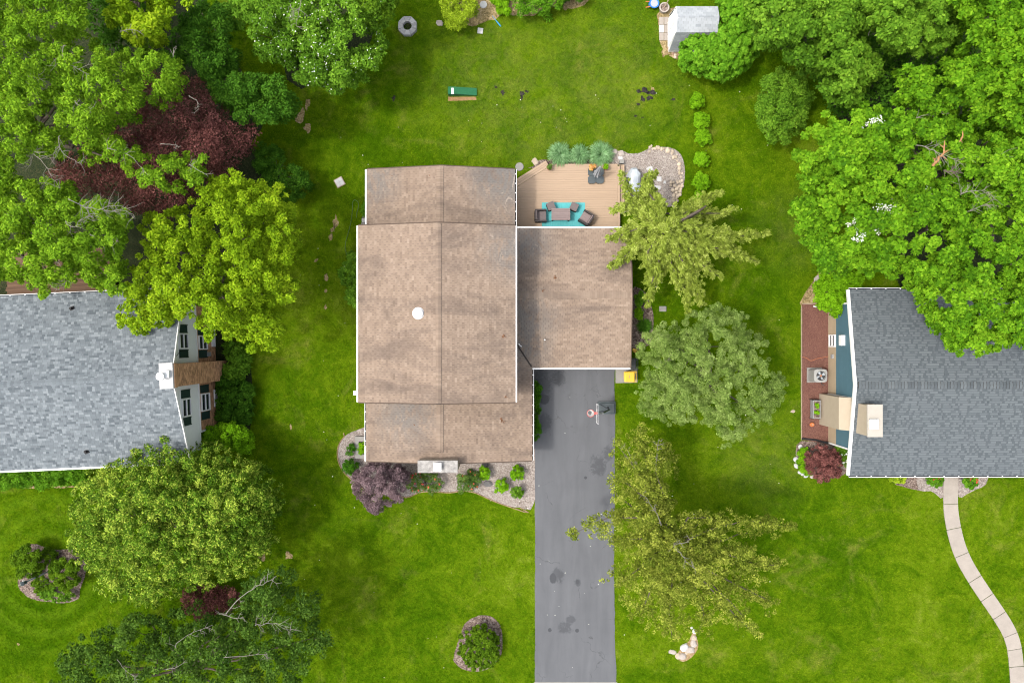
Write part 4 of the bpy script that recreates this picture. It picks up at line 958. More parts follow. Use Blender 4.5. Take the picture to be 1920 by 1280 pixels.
# closed parasol lying over its square base
c = P(1118, 328, .8); t = thing('parasol', 'folded grey parasol standing in a black square weighted base on the deck', 'parasol', (c.x, c.y, ZD))
for sx in (-1, 1):
    for sy in (-1, 1): MB().obox((c.x+sx*.262, c.y+sy*.262, ZD), (.51, .51, .16), 0, .5, .10).build('base_weight', MAT['tank'], t)
MB().cyl((c.x, c.y, ZD), .035, .035, 2.3, 10).build('pole', MAT['metal'], t)
mb = MB(); n = 14; vs = []
prof_ = [(.03, 2.45), (.07, 2.3), (.11, 1.8), (.16, 1.2), (.22, .85)]
for r, z in prof_:
    for i in range(n): 
        q = r*(1.25 if i % 2 else .7); a = 2*math.pi*i/n; vs.append((c.x+q*math.cos(a)-.02*(2.45-z), c.y+q*math.sin(a)-.05*(2.45-z), ZD+z))
mb.add(vs, [(j*n+i, (j+1)*n+i, (j+1)*n+(i+1) % n, j*n+(i+1) % n) for j in range(4) for i in range(n)]+[tuple(range(n))]); mb.build('folded_canopy', MAT['greyfabric'], t)
# covered grill beside the deck
c = P(1190, 339, .7); t = thing('covered_grill', 'barbecue grill under a pale grey fabric cover on the gravel patio', 'grill', (c.x, c.y, .02))
mb = MB(); oc = [(-.36, -.80), (.28, -.82), (.36, -.5), (.38, .5), (.12, .84), (-.2, .84), (-.38, .5), (-.38, -.45)]
lv = [(1.08, .02, 0), (1.0, .75, 0), (.80, 1.05, .02), (.42, 1.16, .05)]
vs = [(c.x+x*s*(1+.03*((i+k) % 2)), c.y+y*s, z) for k, (s, z, _) in enumerate(lv) for i, (x, y) in enumerate(oc)]
mb.add(vs, [(k*8+i, k*8+(i+1) % 8, (k+1)*8+(i+1) % 8, (k+1)*8+i) for k in range(3) for i in range(8)]+[tuple(range(24, 32))]); mb.build('fabric_cover', MAT['cover'], t)
MB().obox((c.x-.5, c.y-.05, .75), (.2, .5, .05)).obox((c.x-.5, c.y-.05, .02), (.05, .05, .73)).build('side_shelf', MAT['blackplastic'], t)

# ------------------------------------------------------------------ stones, flags, pavers
def stone_thing(name, px, py, r, label, cat, mat='paleststone', fl=.45, sq=(1, 1), group=None, z=0.0):
    p = P(px, py); o = MB().rock((p.x, p.y, z), r, fl, .5, sq).build(name, MAT[mat], loc=(p.x, p.y, z)); return tag(o, label, cat, group)
def flag_thing(px, py, poly, label, mat='flag', name='stepping_stone', z=.02, th=.04, rz=0, group=None):
    p = P(px, py); cr, sr = math.cos(rz), math.sin(rz)
    pts = [(p.x+(x*cr-y*sr)/S, p.y+(x*sr+y*cr)/S) for x, y in poly]
    o = MB().prism(pts, z, z+th, .55, [(p.x+(q[0]-p.x)*.96, p.y+(q[1]-p.y)*.96) for q in pts]).build(name, MAT[mat], loc=(p.x, p.y, z))
    if z < .015: EXCL.append(np.array(pts))
    return tag(o, label, 'stepping stone', group)
sqr = lambda a, b: [(-a/2, -b/2), (a/2, -b/2), (a/2, b/2), (-a/2, b/2)]
circ = lambda r, n=12: [(r*math.cos(2*math.pi*i/n), r*math.sin(2*math.pi*i/n)) for i in range(n)]
flag_thing(1218, 318, [(-7, 1), (-3, 5), (5, 6), (6, 0), (2, -7)], 'white pointed flagstone on the gravel east of the covered grill')
flag_thing(1235.5, 336, sqr(9, 9), 'pale grey square flagstone alone in the middle of the gravel patio')
flag_thing(1246, 342, [(-3, -2), (2, -3), (3, 2), (-1, 3)], 'small pale flagstone chip on the gravel beside the square flagstone')
flag_thing(1232, 352, [(-6, -3), (6, -4), (7, 3), (-5, 4)], 'grey white flagstone on the gravel half under the golden conifer')
flag_thing(1163, 297, [(-5, 2), (-3, 4), (4, 3), (5, -1), (2, -4), (-3, -3)], 'small white flagstone between the boulders and the deck corner')
flag_thing(1242.5, 579, sqr(13.5, 10), 'rectangular concrete stepping stone on the grass between conifer and grey green tree', 'concrete', z=.01, th=.05)
flag_thing(1240, 637, sqr(13, 10), 'concrete stepping stone under the edge of the grey green tree', 'concrete', z=.01, th=.05)
flag_thing(1234, 682, circ(8), 'round concrete stepping stone deepest under the grey green tree', 'concrete', z=.01, th=.05)
flag_thing(900.5, 58.5, sqr(10.5, 10.5), 'small white square slab on the grass near the blue bat', 'flag', z=.01, th=.05, rz=-.12)
flag_thing(906.5, 9.5, circ(7, 16), 'round white disc stone on bare soil in the garden bed', 'flag', z=.012, th=.05)
flag_thing(974, 313, circ(8, 14), 'round grey stone slab on the grass at the deck corner', 'concrete', z=.01, th=.06)
stone_thing('boulder', 1003, 303, .24, 'half buried tan stone in the grass beside the round slab', 'rock', 'stone', .35)
stone_thing('boulder', 1153, 284.5, .22, 'pale boulder nearest the grass clumps at the edge of the gravel', 'rock', fl=.6, group='boulders at the gravel edge')
stone_thing('boulder', 1165, 288, .24, 'rounder pale boulder right of the other at the gravel edge', 'rock', fl=.6, group='boulders at the gravel edge')
p = P(1164, 305.5); o = MB().obox((p.x, p.y, 0), (.28, .26, .40), 0, .5, .02).build('stone_block', MAT['concrete'], loc=(p.x, p.y, 0)); tag(o, 'grey stone block set at the corner of the deck steps', 'block')
# dry laid stone wall round the gravel
sw = thing('stone_border', 'curved low border of tan field stones round the gravel patio', 'stone border', (P(1262, 330).x, P(1262, 330).y, 0))
C2 = smooth_poly([(1218, 281), (1232, 279), (1247, 280), (1258, 287), (1268, 300), (1273, 315), (1275, 332), (1274, 348), (1270, 360), (1265, 372), (1260, 385)], 4)[:40]
last = None
for i, (x, y) in enumerate(C2):
    if last and math.hypot(x-last[0], y-last[1]) < 5.2: continue
    last = (x, y)
    for k in range(2 if y < 340 else 3):
        p = P(x+random.gauss(0, 1.2)+(k-1)*(-4 if y < 330 else -4.5), y+random.gauss(0, 1.0)+(1.5 if k else 0)); r = random.uniform(.08, .145)
        if random.random() < .12: continue
        MB().rock((p.x, p.y, .015), r, .8, random.uniform(.2, .9), (random.uniform(.75, 1.1), random.uniform(.9, 1.4))).build('stone', MAT['stone'], sw)
for x, y, r in ((1278, 350, .14), (1258, 343, .13), (1262, 343, .1), (1264, 349, .12), (1268, 355, .13), (1261, 357, .13), (1257, 349, .1), (1270, 343, .11), (1274, 366, .12), (1258, 380, .1), (1268, 362, .1)):
    p = P(x, y); MB().rock((p.x, p.y, .1), r, .8, random.uniform(.3, .8)).build('stone', MAT['stone'], sw)
# little row of rocks on the east lawn
for i, (x, y, r, f, m, sq) in enumerate([(1260.5, 1221.5, .22, .3, 'paleststone', (1.25, .75)), (1283, 1213, .30, .5, 'flag', (1, 1)), (1294, 1217, .30, .5, 'paleststone', (1.2, .9)), (1300, 1205, .26, .5, 'paleststone', (1, 1.1)), (1279, 1230, .28, .5, 'paleststone', (1.15, .9)), (1271, 1229, .22, .4, 'stone', (1, 1)), (1301, 1195, .20, .5, 'stone', (1, 1)), (1302, 1183, .17, .5, 'flag', (1, 1)), (1287, 1223, .13, .5, 'stone', (1, 1)), (1297, 1176, .1, .5, 'flag', (1, 1))]):
    lab = ['flat oval pale rock lying alone left of the rock row on the east lawn', 'whitest angular rock in the row below the olive gold tree', 'largest tan rock in the middle of the rock row on the east lawn', 'tan rock just above the largest one in the rock row', 'pale rock at the bottom end of the rock row on the east lawn', 'darker tan rock left of the bottom rock in the row', 'small tan rock above the middle of the rock row, near the leaves', 'small white rock near the top end of the rock row', 'smallest tan rock wedged in the middle of the rock row', 'topmost white rock of the row, half under the leaves'][i]
    stone_thing('rock', x, y, r, lab, 'rock', m, f, sq, 'rocks under the olive gold tree')
sheet('bare_dirt_patch', [(1268, 1230), (1276, 1216), (1292, 1200), (1300, 1182), (1308, 1200), (1308, 1216), (1296, 1232), (1280, 1240)], .012, MAT['rust'], smooth=2)
# white rocks round the maple bed
re = thing('rock_edging', 'row of rounded white rocks edging the maple bed by the right house', 'rock edging', (P(1497, 862).x, P(1497, 862).y, 0))
for x, y, r, m in [(1501, 837, .16, 'flag'), (1496.5, 850, .19, 'paleststone'), (1492.5, 861, .20, 'flag'), (1493, 873, .17, 'flag'), (1499, 884, .13, 'flag'), (1511, 890, .21, 'flag'), (1523, 892, .17, 'paleststone'), (1504, 888, .12, 'flag')]:
    p = P(x, y); MB().rock((p.x, p.y, 0), r, .6, .6, (1.0, 1.1)).build('rock', MAT[m], re)
stone_thing('rock', 1532, 524, .22, 'angular pale rock on bare soil by the bright green shrub', 'rock', 'paleststone', .4, (1, 1.3))
stone_thing('rock', 1487, 771, .14, 'small pale rock on the lawn left of the red mulch', 'rock', 'stone', .3, (1.3, .8))
stone_thing('rock', 824, 44, .24, 'pinkish stone on the soil left of the chartreuse shrub', 'rock', 'paleststone', .4)
stone_thing('rock', 915, 906, .33, 'dark grey slab rock between two lime shrubs in the front gravel', 'rock', 'darkrock', .4, (1.1, .7))
stone_thing('rock', 664, 912, .20, 'tan rock at the edge of the front bed beside the purple tree', 'rock', 'stone', .4)
# paving by the shed
pv = bpy.data.objects.new('shed_paving', None); COL.objects.link(pv); pv['kind'] = 'structure'; W['shed_paving'] = Vector()
for i in range(2):
    for j in range(3):
        p = P(1240+i*9.6, 40+j*14.8); MB().obox((p.x, p.y, 0.012), (.315 if i else .30, .50, .05), random.gauss(0, .01), random.uniform(.3, .8), .01).build('paver', MAT['flag' if (i, j) == (0, 1) else 'walk'], pv)
for k in range(34):
    x, y = random.uniform(1249, 1276), random.uniform(88, 110)
    if y > 92+(x-1246)*.8 or y < 80+(x-1249)*.35: continue
    p = P(x, y); MB().rock((p.x, p.y, .012), random.uniform(.07, .13), .5, random.random()).build('cobble', MAT['redpaver' if random.random() < .7 else 'stone'], pv)
p = P(685, 413); 
for i, (dx, dy, z, rz) in enumerate([(0, 0, 0, .05), (1, -8, 0, -.04), (-1, 8, 0, .1)]):
    q = P(685+dx, 413+dy); o = MB().obox((q.x-.05, q.y, 0), (.34, .26, .10), rz, .5, .02).build('paving_block', MAT['concrete' if i else 'flag'], loc=(q.x-.05, q.y, 0)); tag(o, ['middle pale block of three by the west wall of the house', 'uppermost grey block of three by the west wall of the house', 'lowest grey block of three by the west wall of the house'][(0, 1, 2)[i]], 'block', 'blocks by the house wall')
# ------------------------------------------------------------------ small things on the lawns
c = P(765, 52); t = thing('fire_pit', 'octagonal grey timber ring with a dark hole on the back lawn', 'fire pit', (c.x, c.y, 0))
ro, ri = 17.2/S/math.cos(math.pi/8)*.98, 8.2/S
for k in range(8):
    a0, a1 = math.pi/8+k*math.pi/4+.02, math.pi/8+(k+1)*math.pi/4-.02
    arc = [(c.x+ri*math.cos(a0+(a1-a0)*j/4), c.y+ri*math.sin(a0+(a1-a0)*j/4)) for j in range(4, -1, -1)]
    MB().prism([(c.x+ro*math.cos(a0), c.y+ro*math.sin(a0)), (c.x+ro*math.cos(a1), c.y+ro*math.sin(a1))]+arc, 0, .30, random.uniform(.2, .85)).build('block', MAT['timber'], t)
MB().cyl((c.x, c.y, 0.005), ri*.98, ri*.98, .02, 16).build('ash_floor', MAT['soil'], t)
# green wedge of the pitching mound
c = P(867, 173); t = thing('pitching_mound', 'green turf covered wedge ramp with a white plate on the back lawn', 'pitching mound', (c.x, c.y, 0))
A, B = P(840, 165.5, .3), P(894, 178.5, .02); yA2, yB2 = P(0, 165, .15).y, P(0, 178.5, .15).y
hl, hr = .36, .10; y0 = yB2
mb = MB(); xs = (A.x, A.x+.45, B.x)
mb.add([(xs[0], y0, 0), (xs[2], y0, 0), (xs[2], yA2, 0), (xs[0], yA2, 0), (xs[0], y0, hl), (xs[1], y0, hl), (xs[2], y0, hr), (xs[2], yA2, hr), (xs[1], yA2, hl), (xs[0], yA2, hl)],
       [(3, 2, 1, 0), (4, 5, 8, 9), (5, 6, 7, 8), (0, 1, 6, 5, 4), (2, 3, 9, 8, 7), (1, 2, 7, 6), (3, 0, 4, 9)])
mb.build('ramp', MAT['turf_green'], t)
q = P(848.5, 171.2, hl); MB().obox((q.x, q.y, hl+.002), (.16, .40, .03)).build('plate', MAT['white'], t)
EXCL.append(np.array([(xs[0], y0), (xs[2], y0), (xs[2], yA2), (xs[0], yA2)]))
p0, p1 = P(923, 30, .05), P(939, 50, .05)
o = MB().tube([p0, p0*.66+p1*.34, p0*.45+p1*.55, p1*.97+p0*.03, p1], [.016, .02, .038, .042, .03], 10).build('bat', MAT['cyan'], loc=p0); tag(o, 'bright blue plastic bat lying on the grass near the white square slab', 'bat')
c = P(637, 342); t = thing('utility_lid', 'small square pale tiled lid in a tan frame on the west lawn', 'utility cover', (c.x, c.y, 0), None, math.radians(28))
MB().obox((0, 0, 0), (.60, .60, .07)).build('frame', MAT['woodpost'], t, local=True)
for i in range(2):
    for j in range(2): MB().obox((-.13+.26*i, -.13+.26*j, .071), (.25, .25, .02), 0, random.uniform(.3, .8)).build('tile', MAT['flag'], t, local=True)
hp = smooth_poly([(659, 494), (648, 470), (648, 455), (652, 440), (656, 425), (659, 410), (661, 390), (661, 380), (665, 375), (671, 379), (672, 388), (669, 400), (668, 415)], 5)[:60]
o = MB().tube([P(x, y, .035) for x, y in hp], .02, 5).build('garden_hose', MAT['hose'], loc=P(660, 430)); tag(o, 'faded green garden hose looped on the grass by the west wall', 'hose')
# lamp post in the island bed
b_, t_ = P(90, 1071), P(51, 1087.5, 2.1)
t = thing('lamp_post', 'pale grey lamp post leaning out of the island bed between two shrubs', 'lamp post', (b_.x, b_.y, 0))
MB().tube([(b_.x, b_.y, 0), (b_.x-.08, b_.y, 2.0)], [.065, .045], 8).build('pole', MAT['cover'], t)
MB().obox((b_.x-.08, b_.y, 2.0), (.24, .24, .05)).cyl((b_.x-.08, b_.y, 2.05), .10, .13, .26, 8).cyl((b_.x-.08, b_.y, 2.31), .16, .03, .12, 8).build('lantern', MAT['tank'], t)
MB().tube([(b_.x-.08, b_.y, 1.75), (b_.x-.42, b_.y+.02, 1.80)], .025, 6).build('ladder_bar', MAT['white'], t)
# pots
def pot(px, py, z, r, label, mat='terracotta'):
    p = P(px, py, z+.3); t = thing('plant_pot', label, 'plant pot', (p.x, p.y, z))
    MB().lathe((p.x, p.y, z), [(r*.65, 0), (r*.95, .26), (r*1.05, .27), (r*1.05, .32), (r*.9, .32), (r*.85, .26), (0.001, .26)], 14).build('pot', MAT[mat], t); return t, p
POTS = [pot(1030, 314, ZD, .17, 'terracotta pot with a small green plant at the slanted corner of the deck'),
        pot(1110, 315, ZD, .17, 'pot of amber flowers on the deck beside the parasol base'),
        pot(1135.5, 313.5, ZD, .17, 'pot with a bright green plant at the north east corner of the deck')]
p = P(1245, 15.5, .3); t = thing('planter', 'round white rimmed planter with soil and a wooden stake by the shed', 'planter', (p.x, p.y, 0))
MB().lathe((p.x, p.y, 0), [(.24, 0), (.33, .40), (.335, .42), (.25, .42), (.24, .34), (.001, .34)], 24).build('pot', MAT['paleststone'], t)
MB().cyl((p.x, p.y, .30), .235, .235, .05, 16).build('soil', MAT['mulch'], t)
MB().tube([(p.x-.02, p.y-.03, .3), (p.x+.30, p.y+.45, 1.3)], .04, 6).build('stake', MAT['woodpost'], t)
p = P(1226, 8, .3); t = thing('toy_wheelbarrow', 'blue and grey plastic wheelbarrow with orange handles beside the planter', 'wheelbarrow', (p.x, p.y, 0))
MB().lathe((p.x, p.y, .14), [(.20, 0), (.29, .26), (.33, .26), (.33, .29), (.25, .28), (.16, .08), (.001, .07)], 16).build('tray', MAT['blue'], t)
MB().cyl((p.x, p.y, .22), .17, .25, .19, 16).build('tray_lining', MAT['greyfabric'], t)
for dy in (-.14, .16): MB().tube([(p.x-.15, p.y+dy, .30), (p.x-.55, p.y+dy*1.3-.06, .34)], .035, 6).build('handle', MAT['orange'], t)
MB().cyl((p.x+.3, p.y-.04, .12), .12, .12, .08, 14).build('wheel', MAT['blackplastic'], t)
MB().obox((p.x-.28, p.y+.05, 0), (.04, .3, .3)).build('leg', MAT['blue'], t)
# planks by the top hedge, boards behind the shed
for i, (x, y, rz, l) in enumerate([(1399, 8, .14, .9), (1404.5, 6, .10, .8)]):
    q = P(x, y, .5); o = MB().obox((q.x, q.y, .42), (.13, l, .05), -rz, .4+.3*i).obox((q.x, q.y, 0), (.09, .09, .42)).build('plank', MAT['woodpost' if i == 0 else 'timber'], loc=(q.x, q.y, 0)); tag(o, ['brown weathered plank on a post at the top of the hedge', 'pale grey plank right beside the brown one at the top hedge'][i], 'plank')
# ------------------------------------------------------------------ drive: bins and basketball stand
pad = P(1160, 702); sheet('bin_pad', [(1154, 690), (1195, 690), (1195, 717), (1154, 718)], .034, MAT['concrete'], th=.03)
def bin_(px, py, rz, label, lid, hz=1.02):
    c = P(px, py, hz); t = thing('wheelie_bin', label, 'trash bin', (c.x, c.y, .034), 'bins by the garage', rz)
    body = [(-.26, -.25), (.24, -.25), (.24, .25), (-.26, .25)]; top = [(-.33, -.32), (.30, -.32), (.30, .32), (-.33, .32)]
    MB().prism(body, 0, .95, .5, top).build('body', MAT['yellow' if lid == 'yellow' else 'blackplastic'], t, local=True)
    m = MB(); f = [(-.37, -.34), (.28, -.36), (.30, -.34), (.30, .34), (.28, .36), (-.37, .34), (-.40, .26), (-.40, -.26)]
    m.prism(f, .951, 1.0).prism([(x*.97, y*.97) for x, y in f], 1.0, 1.05, .5, [(x*.80, y*.84) for x, y in f]); m.build('lid', MAT[lid], t, local=True)
    MB().obox((-.05, 0, 1.05), (.04, .2, .012)).build('lid_emblem', MAT['woodpost'], t, local=True) if lid == 'yellow' else None
    MB().tube([(.30, -.24, .98), (.40, -.24, .99), (.40, .24, .99), (.30, .24, .98)], .022, 6).obox((.36, -.33, .95), (.14, .05, .05)).obox((.36, .33, .95), (.14, .05, .05)).build('handle', MAT[lid], t, local=True)
    for sy in (-1, 1):
        m = MB(); n = 14
        vs = [(.30+.12*math.cos(2*math.pi*i/n), sy*.24+y, .12+.12*math.sin(2*math.pi*i/n)) for y in (-.04, .04) for i in range(n)]
        m.add(vs, [(i, (i+1) % n, n+(i+1) % n, n+i) for i in range(n)]+[tuple(range(n)), tuple(range(2*n-1, n-1, -1))]); m.build('wheel', MAT['blackplastic'], t, local=True)
    return t
bin_(1181.5, 706.0, 0.0, 'yellow lidded wheeled bin on the concrete pad right of the driveway', 'yellow')
bin_(1184.5, 681.5, 0.0, 'black wheeled bin against the garage just behind the yellow one', 'blackplastic')
c = P(1191.5, 658); t = thing('oblong_tub', 'yellow oblong plastic float with a dark hollow by the garage wall', 'plastic tub', (c.x, c.y, 0), None, math.radians(-33))
ov_ = [(.27*math.cos(a)*(1 if abs(math.cos(a)) < .7 else 1), .13*math.sin(a)) for a in [2*math.pi*i/20 for i in range(20)]]
MB().prism(ov_, 0, .16, .5, [(x*.93, y*.9) for x, y in ov_]).build('body', MAT['yellow'], t, local=True)
MB().prism([(.10+x*.38, y*.55) for x, y in ov_], .161, .175).build('hollow', MAT['dark'], t, local=True)
MB().tube([(.02, 0, .18), (.12, 0, .22), (.2, 0, .18)], .02, 6).build('handle', MAT['yellow'], t, local=True)

zr_ = 2.6
c = P(1137, 764.5, .2); t = thing('basketball_stand', 'portable basketball stand with black base and red rim at the driveway edge', 'basketball hoop', (c.x, c.y, .03))
w_, d_ = 35/S, 24/S
tk = [(c.x-w_/2+.05, c.y-d_/2), (c.x+w_/2, c.y-d_/2), (c.x+w_/2, c.y+d_/2), (c.x-w_/2+.10, c.y+d_/2), (c.x-w_/2, c.y+d_/2-.18), (c.x-w_/2, c.y-d_/2+.1)]
MB().prism(tk, .03, .22, .5, [(c.x+(x-c.x)*.96, c.y+(y-c.y)*.96) for x, y in tk]).prism([(c.x+(x-c.x)*.9, c.y+(y-c.y)*.86) for x, y in tk], .221, .27, .5, [(c.x+(x-c.x)*.80, c.y+(y-c.y)*.72) for x, y in tk]).build('base_tank', MAT['tank'], t)
MB().cyl((c.x+.05, c.y, .27), .055, .05, .03, 12).build('filler_cap', MAT['blackplastic'], t)
rc = P(1107.5, 774.5, zr_); py_ = rc.y
foot = Vector((c.x+.10, py_+.16, .1)); neck = Vector((P(1128, 0, 2.5).x, py_, 2.65))
bbx = P(1120.5, 0, 2.9).x
MB().tube([foot, (foot.x-.05, py_+.08, 1.2), neck], .045, 8).build('pole', MAT['blackplastic'], t)
for sy in (-1, 1): MB().tube([(c.x-w_/2+.12, c.y+sy*.28, .22), (foot.x-.04, py_+.1, 1.25)], .022, 6).build('brace', MAT['blackplastic'], t)
MB().tube([neck, (bbx+.04, py_+.10, 3.0)], .028, 6).tube([neck-Vector((0, 0, .15)), (bbx+.04, py_-.10, 2.6)], .028, 6).obox((neck.x+.02, py_, 2.5), (.14, .08, .12)).build('board_arm', MAT['metal'], t)
hb = .60
bb = MB().box(bbx-.012, py_-hb, 2.50, bbx+.012, py_+hb, 3.25).build('backboard', MAT['acrylic'], t)
mb = MB()
for y0_, y1_, z0_, z1_ in ((py_-hb, py_-hb+.03, 2.50, 3.25), (py_+hb-.03, py_+hb, 2.50, 3.25), (py_-hb+.031, py_+hb-.031, 3.21, 3.25), (py_-hb+.031, py_+hb-.031, 2.50, 2.54), (py_-.25, py_+.25, 2.62, 2.65)): mb.box(bbx-.020, y0_, z0_, bbx-.0125, y1_, z1_)
mb.box(bbx-.02, py_-hb-.02, 2.5, bbx+.012, py_-hb-.001, 3.25).box(bbx-.02, py_+hb+.001, 2.5, bbx+.012, py_+hb+.02, 3.25); mb.build('board_frame', MAT['white'], bb)
MB().torus((rc.x, rc.y, zr_), .228, .014, 28, 6).obox(((rc.x+.24+bbx)/2, rc.y, zr_-.02), (bbx-rc.x-.24, .14, .02)).obox((bbx-.035, rc.y, zr_-.1), (.03, .16, .14)).build('rim', MAT['red'], t)
mb = MB(); n = 12
for i in range(n):
    a, b = 2*math.pi*i/n, 2*math.pi*(i+1)/n
    for (r0, z0), (r1, z1) in (((.222, 0), (.175, -.17)), ((.175, -.17), (.13, -.38))):
        mb.tube([(rc.x+r0*math.cos(a), rc.y+r0*math.sin(a), zr_+z0), (rc.x+r1*math.cos(b), rc.y+r1*math.sin(b), zr_+z1)], .009, 4)
        mb.tube([(rc.x+r0*math.cos(b), rc.y+r0*math.sin(b), zr_+z0), (rc.x+r1*math.cos(a), rc.y+r1*math.sin(a), zr_+z1)], .009, 4)
mb.torus((rc.x, rc.y, zr_-.38), .13, .008, 16, 4); mb.build('net', MAT['net'], t)

# ------------------------------------------------------------------ west front corner: planter kerb
t = thing('concrete_planter', 'pale concrete surround open to the wall with a lime shrub in it', 'planter', (P(676, 838).x, P(676, 838).y, 0))
for q in ((667, 817, 690, 826), (667, 826.2, 675, 850), (675.2, 850, 690, 858), (667, 850.2, 675, 858)):
    a, b = P(q[0], q[3]), P(q[2], q[1]); MB().box(a.x, a.y, 0, b.x, b.y, .30).build('kerb', MAT['concrete'], t)
p = P(910, 868.5); o = MB().lathe((p.x, p.y, .018), [(.18, 0), (.2, .3), (.18, .34), (.001, .34)], 12).build('basket', MAT['dark'], loc=(p.x, p.y, .018)); tag(o, 'small black round tub on the gravel at the south eave', 'tub')
# ------------------------------------------------------------------ beside the right house
c = P(1536.5, 704, .8); t = thing('air_conditioner', 'light grey square air conditioner unit with a round top fan on red mulch', 'air conditioner', (c.x, c.y, .018))
hx = .43; zt = .98
MB().obox((c.x, c.y, .018), (1.0, 1.0, .06)).build('pad', MAT['concrete'], t)
MB().obox((c.x, c.y, .08), (.84, .84, zt-.30), 0, .4, .08).build('cabinet', MAT['acmetal'], t)
mb = MB(); n = 20; rr = .32
o8 = [(-hx+.1, -hx), (hx-.1, -hx), (hx, -hx+.1), (hx, hx-.1), (hx-.1, hx), (-hx+.1, hx), (-hx, hx-.1), (-hx, -hx+.1)]
ring = []
for i in range(24):
    a = 2*math.pi*i/24; x, y = math.cos(a), math.sin(a); k = min(hx/max(abs(x), 1e-6), hx/max(abs(y), 1e-6), (2*hx-.1)/(abs(x)+abs(y)))
    ring.append((x*k, y*k))
vs = [(c.x+x, c.y+y, zt-.23) for x, y in ring]+[(c.x+x, c.y+y, zt) for x, y in ring]+[(c.x+.03+rr*math.cos(2*math.pi*i/24), c.y+rr*math.sin(2*math.pi*i/24), zt+.02) for i in range(24)]+[(c.x+.03+rr*.97*math.cos(2*math.pi*i/24), c.y+rr*.97*math.sin(2*math.pi*i/24), zt-.1) for i in range(24)]
mb.add(vs, [(k*24+i, k*24+(i+1) % 24, (k+1)*24+(i+1) % 24, (k+1)*24+i) for k in range(3) for i in range(24)]); mb.build('top_cover', MAT['acmetal'], t)
MB().cyl((c.x+.03, c.y, zt-.12), .30, .30, .01, 24).build('fan_well', MAT['dark'], t)
for k in range(4):
    a = k*math.pi/2+.4; q = []
    for r, da, z in ((.07, -.3, .03), (.28, -.25, .05), (.29, .35, .0), (.07, .4, .0)): q.append((c.x+.03+r*math.cos(a+da), c.y+r*math.sin(a+da), zt-.09+z))
    MB().add(q+[(x, y, z-.006) for x, y, z in q], [(0, 1, 2, 3), (7, 6, 5, 4), (0, 4, 5, 1), (1, 5, 6, 2), (2, 6, 7, 3), (3, 7, 4, 0)]).build('fan_blade', MAT['cover'], t)
MB().cyl((c.x+.03, c.y, zt-.07), .075, .07, .05, 12).build('fan_motor', MAT['terracotta'], t)
mb = MB()
for r in (.12, .19, .26): mb.torus((c.x+.03, c.y, zt+.005), r, .004, 22, 4)
for k in range(10): mb.tube([(c.x+.03+.06*math.cos(k*.628), c.y+.06*math.sin(k*.628), zt+.005), (c.x+.03+.32*math.cos(k*.628), c.y+.32*math.sin(k*.628), zt+.012)], .004, 4)
mb.build('fan_guard', MAT['metal'], t)
MB().tube([(c.x+.35, c.y-.42, .25), (c.x+.42, c.y-.62, .2), (c.x+.55, c.y-.66, .25)], .025, 6).build('refrigerant_pipe', MAT['blackplastic'], t)
c = P(1529.5, 767, .5); t = thing('raised_planter', 'grey metal raised planter box with two small plants against the tan chimney', 'planter box', (c.x, c.y, .018))
hx, hy = .25, .60
mb = MB()
for q in ((-hx, -hy, hx, -hy+.04), (-hx, hy-.04, hx, hy), (-hx, -hy+.041, -hx+.04, hy-.041), (hx-.04, -hy+.041, hx, hy-.041)): mb.box(c.x+q[0], c.y+q[1], .25, c.x+q[2], c.y+q[3], .66)
mb.build('box', MAT['metal'], t); MB().box(c.x-hx+.041, c.y-hy+.042, .45, c.x+hx-.041, c.y+hy-.042, .60).build('soil', MAT['mulch'], t)
for sx in (-1, 1):
    for sy in (-1, 1): MB().obox((c.x+sx*(hx-.03)*.98, c.y+sy*(hy+.025), .018), (.05, .04, .62)).build('leg', MAT['blackplastic'], t)
PLB = c
c = P(1520.5, 795); t = thing('clay_pot', 'small orange clay pot on the red mulch below the planter box', 'clay pot', (c.x, c.y, .018))
MB().lathe((c.x, c.y, .018), [(.09, 0), (.15, .1), (.14, .2), (.10, .24), (.08, .22), (.001, .2)], 12).build('pot', MAT['orange'], t); MB().cyl((c.x, c.y, .2), .05, .04, .05, 8).build('candle_hole', MAT['woodpost'], t)
mb = MB()
q = [P(1503, 822, .05), P(1515, 823, .06), P(1530, 824.5, .07), P(1543, 828, .08), P(1553, 830, .15)]
mb.tube(q, .055, 8)
for i in range(28): 
    k = i/28*4; j = int(k); p = q[j].lerp(q[j+1], k-j); d = (q[j+1]-q[j]).normalized()*.012; mb.tube([p-d, p+d], .066, 8)
o = mb.build('drain_pipe', MAT['blackplastic'], loc=q[0]); tag(o, 'black corrugated drain pipe lying across the foot of the red mulch', 'pipe')
p0, p1 = P(1525, 574, .1), P(1541, 576, .12); o = MB().tube([p0, p1], .05, 6).build('downspout_extension', MAT['white'], loc=p0); tag(o, 'short white pipe on the ground at the top of the red mulch', 'pipe')
o = MB().tube([P(1505, 569.5, .05), P(1529, 569.5, .05)], .04, 4).build('edging_board', MAT['woodpost'], loc=P(1505, 569)); tag(o, 'thin wood board closing the top end of the red mulch', 'board')
a, b = P(1502.4, 574), P(1502.0, 824); o = MB().box(a.x-.03, b.y, 0, a.x+.02, a.y, .09).build('edging_board', MAT['woodpost'], loc=(a.x, b.y, 0)); tag(o, 'long wood board between the lawn and the red mulch', 'board')
